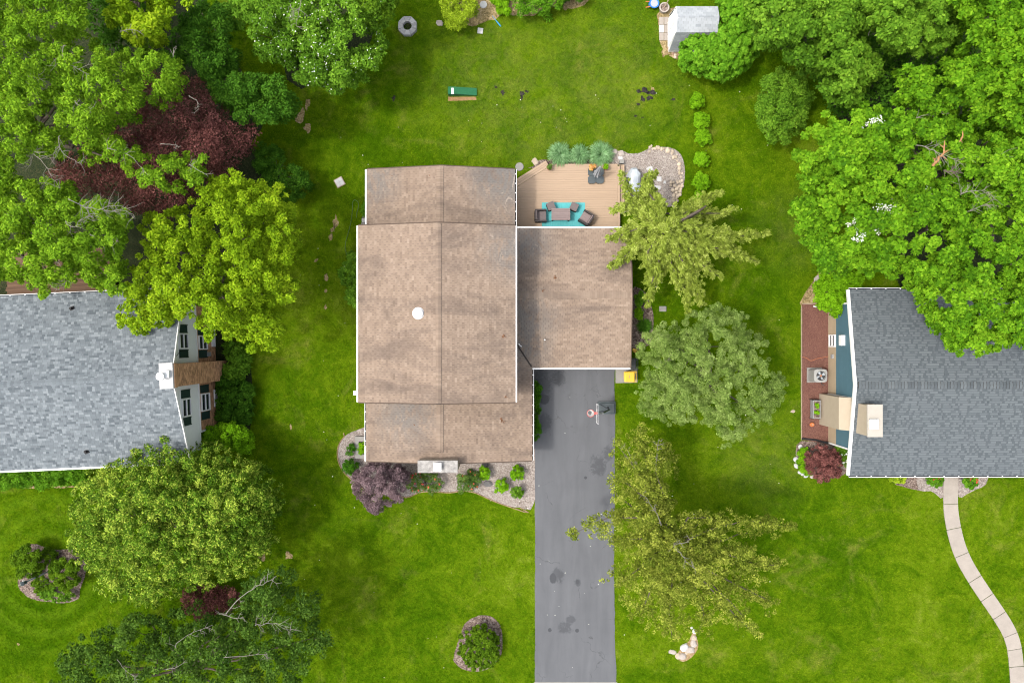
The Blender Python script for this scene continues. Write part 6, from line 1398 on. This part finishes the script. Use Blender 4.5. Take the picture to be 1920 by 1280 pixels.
# --- the golden conifer by the garage: feathery boughs from one stem
def bough_clumps(paths, z0, z1, wide, r, step=7.0, sideang=.9, tipw=.25, zside=-.15, jag=0.0, sub_=5.0):
    out = []; dirs = []
    for path in paths:
        if isinstance(path, tuple): path, sc_, za, zb2 = path
        else: sc_, za, zb2 = 1, z0, z1
        seg = [np.array(p, float) for p in path]; L_ = [0]
        for a, b in zip(seg[:-1], seg[1:]): L_.append(L_[-1]+np.linalg.norm(b-a))
        n = max(2, int(L_[-1]/step))
        for i in range(n+1):
            s = L_[-1]*i/n; j = min(len(seg)-2, int(np.searchsorted(L_, s, side='right')-1)); u = (s-L_[j])/max(1e-6, L_[j+1]-L_[j])
            c = seg[j]*(1-u)+seg[j+1]*u; d = (seg[j+1]-seg[j])/max(1e-6, np.linalg.norm(seg[j+1]-seg[j])); f = i/n
            wl_ = wide*sc_*(1-(1-tipw)*f)*(0.5+0.5*min(1, f*4)); z = za+(zb2-za)*f
            wl_ *= 1+jag*.45*(math.sin(i*2.1+len(path))+rng.normal()*.4); wl_ = max(4, wl_); z += jag*rng.normal()*.35; m = max(1, int(wl_/sub_))
            for side in (-1, 1):
                a = side*sideang; dd = np.array([d[0]*math.cos(a)-d[1]*math.sin(a), d[0]*math.sin(a)+d[1]*math.cos(a)])
                for k in range(m+1):
                    if k == 0 and side == 1: continue
                    if rng.random() < .10: continue
                    q = c+dd*wl_*k/m*rng.uniform(.85, 1.12)+rng.normal(size=2)*1.2
                    p = P(q[0], q[1], z+zside*k+rng.normal()*.18); out.append((p.x, p.y, p.z, r*rng.uniform(.75, 1.2)*(1 if k < m else .75), .5+rng.normal()*.22)); dirs.append((dd[0]*.6+d[0]*.6, -(dd[1]*.6+d[1]*.6), -.1))
    return np.array(out), np.array(dirs)
def bough_tree(name, label, trunk, paths, z0, z1, wide, r, N, leaf, asp, mat, h, dir_w=1.0, tr=.2, bark='bark', extra=None, **kw):
    cl, dr = bough_clumps(paths, z0, z1, wide, r, **kw)
    b = P(*trunk); t = thing(name, label, 'tree', (b.x, b.y, 0)); tip = Vector((b.x, b.y, h))
    MB().tube([(b.x, b.y, 0), (b.x+.03, b.y, h*.4), tip], [tr*1.3, tr, tr*.2], 9).build('trunk', MAT[bark], t)
    mb = MB()
    for path in paths:
        pp, _, za, zb2 = path if isinstance(path, tuple) else (path, 1, z0, z1)
        q = [P(x, y, za+(zb2-za)*i/(len(pp)-1)-.12) for i, (x, y) in enumerate(pp)]; q = [Vector((b.x, b.y, max(.5, q[0].z-.4)))]+q
        mb.tube(q, [tr*.42*(1-.9*i/(len(q)-1)) for i in range(len(q))], 6)
    mb.build('limbs', MAT[bark], t)
    wgt = cl[:, 3]**2; idx = rng.choice(len(cl), N, p=wgt/wgt.sum()); d = unit(rng.normal(size=(N, 3)))
    pos = cl[idx, :3]+d*cl[idx, 3][:, None]*(0.25+.8*rng.random(N))[:, None]*np.array([1, 1, .45]); nrm = d*.3+np.array([0, 0, 1.0])+rng.normal(size=(N, 3))*.4
    ax = unit(dr[idx])*dir_w+d*.5+rng.normal(size=(N, 3))*.3; L_ = leaf*rng.uniform(.7, 1.35, N)
    leaf_mesh('crown', pos, nrm, ax, L_, L_*asp, .48+(cl[idx, 4]-.5)*.6+rng.normal(size=N)*.2, LEAF[mat], t)
    global NLEAF; NLEAF += N
    return t, cl
LP = [([(1245, 420), (1215, 400), (1180, 385), (1148, 395)], 1.05, 6.2, 4.8), ([(1245, 430), (1205, 425), (1165, 440), (1140, 448)], .9, 5.8, 4.6), ([(1240, 440), (1205, 450), (1172, 480), (1145, 500)], .85, 5.2, 4.2), ([(1235, 410), (1200, 385), (1172, 350), (1165, 325)], .75, 5.6, 4.4), ([(1245, 400), (1222, 370), (1205, 345), (1230, 325)], .7, 6.0, 4.6), ([(1240, 410), (1225, 380), (1215, 350), (1220, 325)], .7, 5.6, 4.2),
      ([(1260, 420), (1290, 395), (1320, 375), (1352, 360)], .8, 6.6, 4.8), ([(1255, 425), (1300, 400), (1350, 400), (1378, 393)], .7, 6.2, 4.6), ([(1265, 430), (1320, 440), (1370, 445), (1440, 436)], .95, 7.0, 5.0), ([(1265, 435), (1320, 460), (1370, 470), (1418, 490)], .85, 6.6, 4.6), ([(1260, 440), (1295, 470), (1320, 500), (1350, 520)], .9, 6.0, 4.2),
      ([(1255, 445), (1280, 490), (1300, 530), (1315, 570)], 1.05, 5.6, 4.0), ([(1250, 450), (1260, 500), (1290, 550), (1290, 585)], .9, 5.0, 3.6), ([(1245, 450), (1235, 490), (1222, 530), (1215, 570)], .85, 5.0, 3.6), ([(1240, 440), (1215, 470), (1215, 495), (1235, 505)], .8, 5.6, 4.4), ([(1250, 430), (1255, 445), (1270, 455), (1290, 450)], 1.0, 7.4, 6.4), ([(1250, 430), (1235, 415), (1230, 395), (1240, 375)], 1.0, 7.4, 6.2), ([(1255, 425), (1270, 410), (1290, 420), (1310, 425)], 1.0, 7.6, 6.6)]
bough_tree('larch', 'golden green feathery conifer reaching over the garage roof and deck corner', (1258, 432), LP, 6, 4.5, 34, .17, 76000, .155, .32, 'larch', 8.2, step=5.0, tr=.19, sideang=.75, tipw=.10, zside=-.10, jag=1.0, sub_=4.2)
# --- olive gold tree over the drive
OP = [([(1262, 1010), (1235, 950), (1215, 890), (1200, 800)], .95, 7.4, 5.2), ([(1262, 1010), (1225, 930), (1185, 870), (1155, 830)], .85, 7.0, 5.2), ([(1255, 1015), (1200, 970), (1140, 970), (1075, 1000)], .85, 6.8, 5.6), ([(1258, 1010), (1205, 930), (1175, 905), (1150, 900)], 1.0, 6.4, 5.2), ([(1255, 1020), (1205, 1010), (1165, 1010), (1150, 1010)], 1.0, 6.4, 5.2), ([(1255, 1030), (1215, 1050), (1180, 1080), (1160, 1095)], 1.0, 6.4, 5.0), ([(1260, 1035), (1230, 1080), (1210, 1130), (1195, 1150)], 1.0, 6.2, 4.8), ([(1262, 1035), (1260, 1090), (1255, 1150), (1260, 1195)], 1.0, 6.2, 4.6), ([(1265, 1035), (1300, 1090), (1320, 1150), (1310, 1190)], .95, 6.2, 4.6), ([(1268, 1035), (1330, 1100), (1385, 1160), (1420, 1190)], .85, 6.2, 4.6), ([(1270, 1030), (1340, 1075), (1410, 1110), (1452, 1130)], .9, 6.6, 4.8), ([(1270, 1025), (1340, 1030), (1410, 1055), (1462, 1060)], 1.0, 7.0, 5.2), ([(1270, 1018), (1340, 990), (1400, 975), (1485, 988)], .72, 7.0, 5.4), ([(1265, 1010), (1290, 970), (1330, 970), (1360, 985)], .6, 7.2, 6.0), ([(1262, 1008), (1235, 900), (1245, 850), (1250, 835)], .6, 7.2, 5.2), ([(1262, 1020), (1290, 1040), (1320, 1040), (1350, 1030)], 1.1, 8.2, 7.2), ([(1262, 1020), (1230, 1000), (1215, 970), (1210, 950)], 1.1, 8.2, 7.0), ([(1262, 1020), (1255, 1060), (1240, 1090), (1250, 1110)], 1.1, 8.0, 6.8)]
polyO = [(1196, 798), (1225, 794), (1240, 826), (1262, 838), (1266, 880), (1258, 930), (1275, 965), (1310, 985), (1335, 965), (1370, 958), (1400, 972), (1445, 968), (1492, 985), (1465, 1002), (1418, 1004), (1400, 1018), (1440, 1028), (1466, 1052), (1450, 1070), (1425, 1062), (1436, 1092), (1395, 1092), (1380, 1100), (1425, 1126), (1456, 1140), (1436, 1156), (1412, 1152), (1422, 1195), (1392, 1182), (1350, 1176), (1330, 1200), (1302, 1172), (1290, 1200), (1250, 1198), (1192, 1168), (1160, 1130), (1150, 1092), (1126, 1086), (1150, 1060), (1146, 1028), (1104, 1012), (1072, 1010), (1082, 988), (1112, 958), (1144, 962), (1136, 926), (1142, 880), (1146, 846), (1170, 822)]
c1_ = crown_clumps(polyO, 8.0, 4.4, 11, .23, 36, 1.8, .6, 1.4, .24)
c2_, _d = bough_clumps(OP, 6.5, 4.8, 30, .28, step=9, sideang=1.0, zside=-.10)
pc = np.array([P(1305, 1090, 5)[:2], P(1350, 1125, 5)[:2]])
c1_ = np.array([c for c in c1_ if min(np.linalg.norm(pc-c[:2], axis=1)) > .55 or rng.random() < .25])
t, c_ = tree('honey_locust', 'open olive gold tree with radiating boughs spreading over the driveway edge', 'tree', (1264, 1018), np.vstack([c1_, c2_[rng.random(len(c2_)) < .55]]), 80000, .125, .5, 'olive', .2, limbs=14, ctint=.28, ltint=.24)
for pth in OP[:14]:
    pp, _, za, zb2 = pth; q = [P(x, y, za+(zb2-za)*i/(len(pp)-1)-.1) for i, (x, y) in enumerate(pp)]
    MB().tube(q, [.075*(1-.85*i/(len(q)-1)) for i in range(len(q))], 6).build('bough', MAT['bark'], t)
for path, z in [([(1262, 1022), (1275, 1035), (1290, 1055), (1300, 1062)], 8.4), ([(1262, 1018), (1280, 1018), (1292, 1010)], 8.5), ([(1240, 985), (1225, 955), (1205, 925)], 7.6), ([(1195, 870), (1180, 850), (1170, 840)], 6.6), ([(1230, 880), (1232, 845), (1235, 825)], 6.8)]:
    mb = MB(); twigs(mb, path, z, .5, 5, .030); mb.build('bare_branch', MAT['palebark'], t)
# --- soft grey green tree in the middle right
polyWl = [(1190, 725), (1212, 700), (1200, 640), (1225, 610), (1260, 605), (1290, 590), (1320, 575), (1345, 568), (1370, 580), (1405, 585), (1395, 610), (1430, 640), (1440, 665), (1470, 710), (1472, 735), (1455, 770), (1440, 800), (1400, 815), (1365, 842), (1345, 820), (1330, 795), (1300, 795), (1270, 800), (1240, 790), (1200, 770), (1195, 745)]
cWl = crown_clumps(polyWl, 7.6, 3.6, 10.5, .26, 28, 1.0, .5, 1.3, .10, shape=.9)
tree('willow_tree', 'soft grey green rounded tree on the lawn right of the yellow bin', 'tree', (1315, 700), cWl, 80000, .112, .38, 'willow', .2, [([(1213, 745), (1222, 735), (1228, 728)], 5.4, .35, 4, 'palebark', .03), ([(1240, 690), (1255, 670), (1252, 655)], 7, .5, 5)], ctint=.2, ltint=.2)
# --- small shrubs
def round_shrub(px, py, r, h, lab, mat, N=1900, leaf=.10, asp=.55, group=None, ry=None, sp=5.2):
    ry = ry or r; pl = [(px+r*.86*math.cos(a)*random.uniform(.9, 1.08), py+ry*.86*math.sin(a)*random.uniform(.9, 1.08)) for a in [2*math.pi*i/10 for i in range(10)]]
    c = crown_clumps(pl, h, h*.35, sp, .15, 0, 0, .06, .25, 0, shape=1.0)
    return tree('shrub', lab, 'shrub', (px, py), c, N, leaf, asp, mat, .03, group=group, limbs=6)
ROW = 'row of lime shrubs on the east lawn'
for (px, py, r), lab in zip([(1307, 190, 15), (1315, 226, 17), (1317, 257, 16), (1316, 299, 16), (1316, 341, 17), (1314, 373, 16)], ['topmost lime shrub of the row on the east lawn', 'second lime shrub down the row, level with the round shrub tree', 'third lime shrub down the row, touching the second', 'fourth lime shrub down the row, beside the top of the stone border', 'fifth lime shrub down the row, beside the middle of the stone border', 'lowest lime shrub of the row, above the golden conifer tips']):
    round_shrub(px, py, r, 1.0, lab, 'lime', 2600, .11, .6, ROW)
FB = 'lime shrubs in the front gravel'
round_shrub(909, 887, 12, .8, 'lime shrub nearest the south eave, left of the dark slab rock', 'lime', 1500, .10, .6, FB, 12)
round_shrub(940.5, 911, 12.5, .8, 'lime shrub right below the dark slab rock in the front gravel', 'lime', 1500, .10, .6, FB, 14)
round_shrub(969, 888, 13, .8, 'upper of the two lime shrubs next to the driveway', 'lime', 1700, .10, .6, FB, 14)
round_shrub(970, 922, 13, .75, 'lower of the two lime shrubs next to the driveway', 'dogwood', 1700, .09, .5, FB, 13)
round_shrub(657.5, 842, 9, .6, 'small dark green shrub left of the concrete planter', 'box', 900, .09, .5, None, 10)
round_shrub(657, 875, 16, .9, 'rounder dark green shrub at the corner beside the purple tree', 'box', 2400, .10, .5)
round_shrub(680, 839, 8, .6, 'lime shrub inside the concrete planter by the west wall', 'lime', 800, .09, .6, None, 11)
round_shrub(1201, 561, 11, .9, 'bright green shrub in the mulch beside the garage, upper one', 'viburnum', 1500, .12, .5, 'green shrubs beside the garage', 14)
round_shrub(1197, 586, 8, .7, 'bright green shrub in the mulch beside the garage, lower smaller one', 'lime', 1000, .10, .6, 'green shrubs beside the garage', 12)
round_shrub(899, 1215, 45, 1.5, 'dark mossy shrub filling the oval mulch bed on the front lawn', 'yew', 20000, .15, .40, None, 51, 7)
for px, py, lab in [(666, 524, 'leafy green bush pressed against the west wall of the brown roofed house')]:
    pl = [(648, 490), (660, 478), (678, 480), (682, 520), (682, 575), (664, 576), (648, 560), (652, 540), (636, 520), (640, 505)]
    tree('shrub', lab, 'shrub', (672, 530), crown_clumps(pl, 3.0, 1.2, 9, .26, 18, .6, .2, .6, .1), 8000, .15, .45, 'dogwood', .06)
pl = [(680, 385), (690, 380), (692, 402), (682, 404)]
tree('shrub', 'little bright green bush at the north west wall above the blocks', 'shrub', (687, 392), crown_clumps(pl, .8, .5, 6, .18, 0, 0, .1, 0), 900, .13, .35, 'viburnum', .02, limbs=4)
pl = [(995, 722), (1008, 718), (1012, 740), (1011, 780), (1012, 815), (1006, 822), (995, 820)]
tree('hedge', 'narrow clipped green hedge along the east wall beside the driveway', 'hedge', (1003, 770), crown_clumps(pl, 1.0, .8, 6, .16, 0, 0, .05, .3), 7500, .10, .5, 'box', .03)
polyPu = [(665, 925), (662, 900), (672, 880), (700, 868), (730, 868), (758, 880), (766, 900), (758, 925), (742, 940), (722, 948), (708, 962), (690, 952), (676, 938)]
cPu = crown_clumps(polyPu, 3.4, 1.4, 9, .26, 24, .8, .2, .8, .04)
tree('purple_tree', 'smoky purple leaved small tree at the south west corner of the brown roofed house', 'tree', (712, 910), cPu, 22000, .11, .4, 'purple', .08)
for pl, lab, fm, nf, sel in [([(764, 895), (785, 885), (810, 885), (828, 895), (830, 910), (815, 920), (785, 922), (766, 912)], 'rose bush with many red and coral blooms in front of the stone chimney', 'petal_red', 34, 0), ([(862, 890), (880, 885), (902, 890), (900, 908), (878, 922), (860, 915)], 'rose bush with a few coral blooms right of the stone chimney', 'petal_orange', 12, 1)]:
    c = crown_clumps(pl, .9, .5, 8, .20, 0, 0, .12, .3, .08); cx = np.mean([p[0] for p in pl]); cy = np.mean([p[1] for p in pl])
    t, c = tree('rose_bush', lab, 'rose bush', (cx, cy), c, 3600, .10, .5, 'rose', .03, group='rose bushes by the chimney', limbs=6)
    if sel == 0:
        flowers(t, c, 20, 'petal_red', .13, sel=c[:, 0] < P(800, 0).x); flowers(t, c, 26, 'petal_orange', .11)
    else: flowers(t, c, 14, 'petal_orange', .11)
polyCh = [(830, 20), (828, -20), (890, -20), (895, 15), (880, 32), (868, 52), (850, 52), (835, 42)]
tree('shrub', 'chartreuse feathery shrub at the top edge beside the round white stone', 'shrub', (862, 18), crown_clumps(polyCh, 1.8, .9, 11, .3, 0, 0, .2, .5, .05), 9000, .16, .28, 'chartreuse', .06)
for pl, m, lab, h in [([(960, -20), (1060, -20), (1050, 10), (1032, 28), (1005, 25), (975, 28), (962, 10)], 'viburnum', 'dark leafy green bush at the top edge right of the garden soil', 1.4), ([(924, -10), (940, -12), (950, 15), (955, 28), (940, 24), (930, 10)], 'lime', 'small bright green plant between garden soil and dark leafy bush', .6), ([(1040, -20), (1100, -20), (1085, 6), (1060, 8)], 'deep', 'little dark green bush at the top edge right of the dark leafy bush', 1.2)]:
    tree('shrub', lab, 'shrub', (pl[0][0]+20, 5), crown_clumps(pl, h, h*.5, 10, .27, 0, 0, .15, .4, .05), 5200, .17, .35, m, .04)
pl = [(1350, 5), (1356, -20), (1400, -20), (1395, 20), (1375, 30), (1352, 25)]
tree('shrub', 'long leaved green plants behind the shed beside the planks', 'plants', (1375, 5), crown_clumps(pl, 1.6, 1.0, 10, .27, 0, 0, .15, .4), 4200, .22, .22, 'viburnum', .03)
# potted plants and planter plants
for (t, p), m, fl in zip(POTS, ('rose', 'olive', 'lime'), (None, 'petal_amber', None)):
    cl = [(p.x+random.gauss(0, .06), p.y+random.gauss(0, .06), ZD+.38+random.random()*.1, .13, .5) for _ in range(5)]
    q = fill(cl, 260, .10, .5); leaf_mesh('plant', *q, LEAF[m], t)
    if fl: flowers(t, cl, 90, fl, .09)
for dy in (-.22, .28):
    cl = [(PLB.x+.03+random.gauss(0, .05), PLB.y+dy+random.gauss(0, .06), .66, .11, .5) for _ in range(4)]
    q = fill(cl, 200, .10, .5); leaf_mesh('plant', *q, LEAF['lime'], [o for o in COL.objects if o.name == 'raised_planter'][0])
# ornamental grasses: arching blades from one crown
def grass_clump(px, py, r, lab, n=620, mat='bluegrass', h=.9, grp='ornamental grasses behind the deck'):
    b = P(px, py); t = thing('ornamental_grass', lab, 'grass clump', (b.x, b.y, 0), grp)
    a = rng.uniform(0, 2*math.pi, n); L_ = rng.uniform(.55, 1.08, n)*r/S*1.08; hh = h*rng.uniform(.6, 1.0, n)*(1.1-.4*L_/L_.max())
    d = np.stack([np.cos(a), np.sin(a)], 1); pr = np.stack([-d[:, 1], d[:, 0]], 1); mb_v = []; faces = []; tint = np.repeat(rng.random(n)*.8+.1, 3)
    V = np.zeros((n, 8, 3)); base = rng.normal(size=(n, 2))*.06
    for k, (u, zf, w_) in enumerate([(0, 0, .010), (.35, .78, .014), (.72, 1.0, .012), (1.0, .78, .003)]):
        c = base+d*(L_*u)[:, None]+np.array([b.x, b.y]); V[:, 2*k, :2] = c-pr*w_; V[:, 2*k+1, :2] = c+pr*w_; V[:, 2*k, 2] = V[:, 2*k+1, 2] = hh*zf+.01
    V -= np.array([b.x, b.y, 0]); me = bpy.data.meshes.new('blades'); me.from_pydata(V.reshape(-1, 3).tolist(), [], [(8*i+2*k, 8*i+2*k+1, 8*i+2*k+3, 8*i+2*k+2) for i in range(n) for k in range(3)])
    at = me.attributes.new('tint', 'FLOAT', 'FACE'); at.data.foreach_set('value', tint.astype(np.float32)); me.materials.append(LEAF[mat]); link('blades', me, t)
grass_clump(1049, 293, 22, 'left of three blue green grass clumps behind the deck', 800)
grass_clump(1086, 294, 19, 'smaller middle one of three blue green grass clumps behind the deck', 650)
grass_clump(1125, 293, 23, 'right of three blue green grass clumps behind the deck', 850)
grass_clump(1207, 612, 14, 'dark green strappy clump in the mulch beside the garage', 420, 'deep', .5, None)
grass_clump(433, 712, 14, 'blue green strappy clump at the corner of the brick chimney', 200, 'bluegrass', .7, None)
grass_clump(438, 785, 18, 'dark green strappy clump above the round shrub by the brick wall', 260, 'deep', .7, None)

# ------------------------------------------------------------------ lawn blades
def lawn_blades(N):
    p = np.stack([rng.uniform(-36, 36, N), rng.uniform(-24.5, 24.5, N)], 1); keep = np.ones(N, bool)
    for e in EXCL:
        lo, hi = e.min(0), e.max(0); m = keep & (p[:, 0] > lo[0]) & (p[:, 0] < hi[0]) & (p[:, 1] > lo[1]) & (p[:, 1] < hi[1]); i = np.nonzero(m)[0]
        if len(i): keep[i[pip(p[i], e)]] = False
    p = p[keep]; n = len(p); a = rng.uniform(0, 2*math.pi, n); d = np.stack([np.cos(a), np.sin(a)], 1); pr = np.stack([-d[:, 1], d[:, 0]], 1)
    s = rng.uniform(.6, 1.4, n)[:, None]; v = np.zeros((n, 3, 3))
    v[:, 0, :2] = p-pr*.028*s; v[:, 1, :2] = p+pr*.028*s; v[:, 2, :2] = p+d*.085*s; v[:, 2, 2] = rng.uniform(.03, .075, n); v[:, :2, 2] = .002
    me = bpy.data.meshes.new('grass'); me.vertices.add(n*3); me.vertices.foreach_set('co', v.astype(np.float32).ravel()); me.loops.add(n*3); me.loops.foreach_set('vertex_index', np.arange(n*3, dtype=np.int32))
    me.polygons.add(n); me.polygons.foreach_set('loop_start', np.arange(0, n*3, 3, dtype=np.int32))
    try: me.polygons.foreach_set('loop_total', np.full(n, 3, dtype=np.int32))
    except Exception: pass
    at = me.attributes.new('tint', 'FLOAT', 'FACE'); at.data.foreach_set('value', rng.random(n).astype(np.float32)); me.materials.append(MAT['blades']); me.update(calc_edges=True)
    o = link('grass', me, kind='stuff'); tag(o, 'short mown green grass covering the lawns round the houses', 'grass')
lawn_blades(560000)
# loose pebbles on the gravel and pale petals scattered on lawn and drive
def pebbles(poly, n, mat, lab, r0, r1, z):
    poly = np.array([(P(x, y).x, P(x, y).y) for x, y in poly]); lo, hi = poly.min(0), poly.max(0); p = lo+rng.random((n*2, 2))*(hi-lo); p = p[pip(p, poly)][:n]; mb = MB()
    for x, y in p:
        r = random.uniform(r0, r1); q = [(x+r*random.uniform(.7, 1.2)*math.cos(a), y+r*random.uniform(.7, 1.2)*math.sin(a)) for a in (0, 1.3, 2.5, 3.8, 5.1)]
        mb.add([(a, b, z) for a, b in q]+[(x, y, z+r*.9)], [(i, (i+1) % 5, 5) for i in range(5)], random.random())
    o = mb.build('gravel_pebbles', MAT[mat], kind='stuff'); tag(o, lab, 'gravel')
pebbles(GB, 3200, 'paleststone', 'pale pinkish pebbles scattered over the front gravel bed', .018, .038, .018)
pebbles(GP, 2800, 'paleststone', 'pale pinkish pebbles scattered over the gravel patio', .018, .038, .020)
mb = MB()
for _ in range(170):
    x, y = random.uniform(560, 1480), random.uniform(160, 1270)
    p = P(x, y); 
    if x0-1 < p.x < gx1+.5 and wyS-1 < p.y < wyN+.5: continue
    r = random.uniform(.02, .045); mb.add([(p.x-r, p.y, .06), (p.x, p.y-r*.7, .055), (p.x+r, p.y+.01, .065), (p.x, p.y+r*.7, .06)], [(0, 1, 2, 3)], random.random())
for _ in range(16):
    p = P(random.uniform(1010, 1148), random.uniform(700, 1270)); r = random.uniform(.015, .035); mb.add([(p.x-r, p.y, .034), (p.x, p.y-r*.7, .037), (p.x+r, p.y+.01, .04), (p.x, p.y+r*.7, .036)], [(0, 1, 2, 3)], random.random())
o = mb.build('fallen_petals', MAT['petal_white'], kind='stuff'); tag(o, 'tiny pale petals scattered over lawn and driveway', 'petals')
print('leaves', NLEAF)
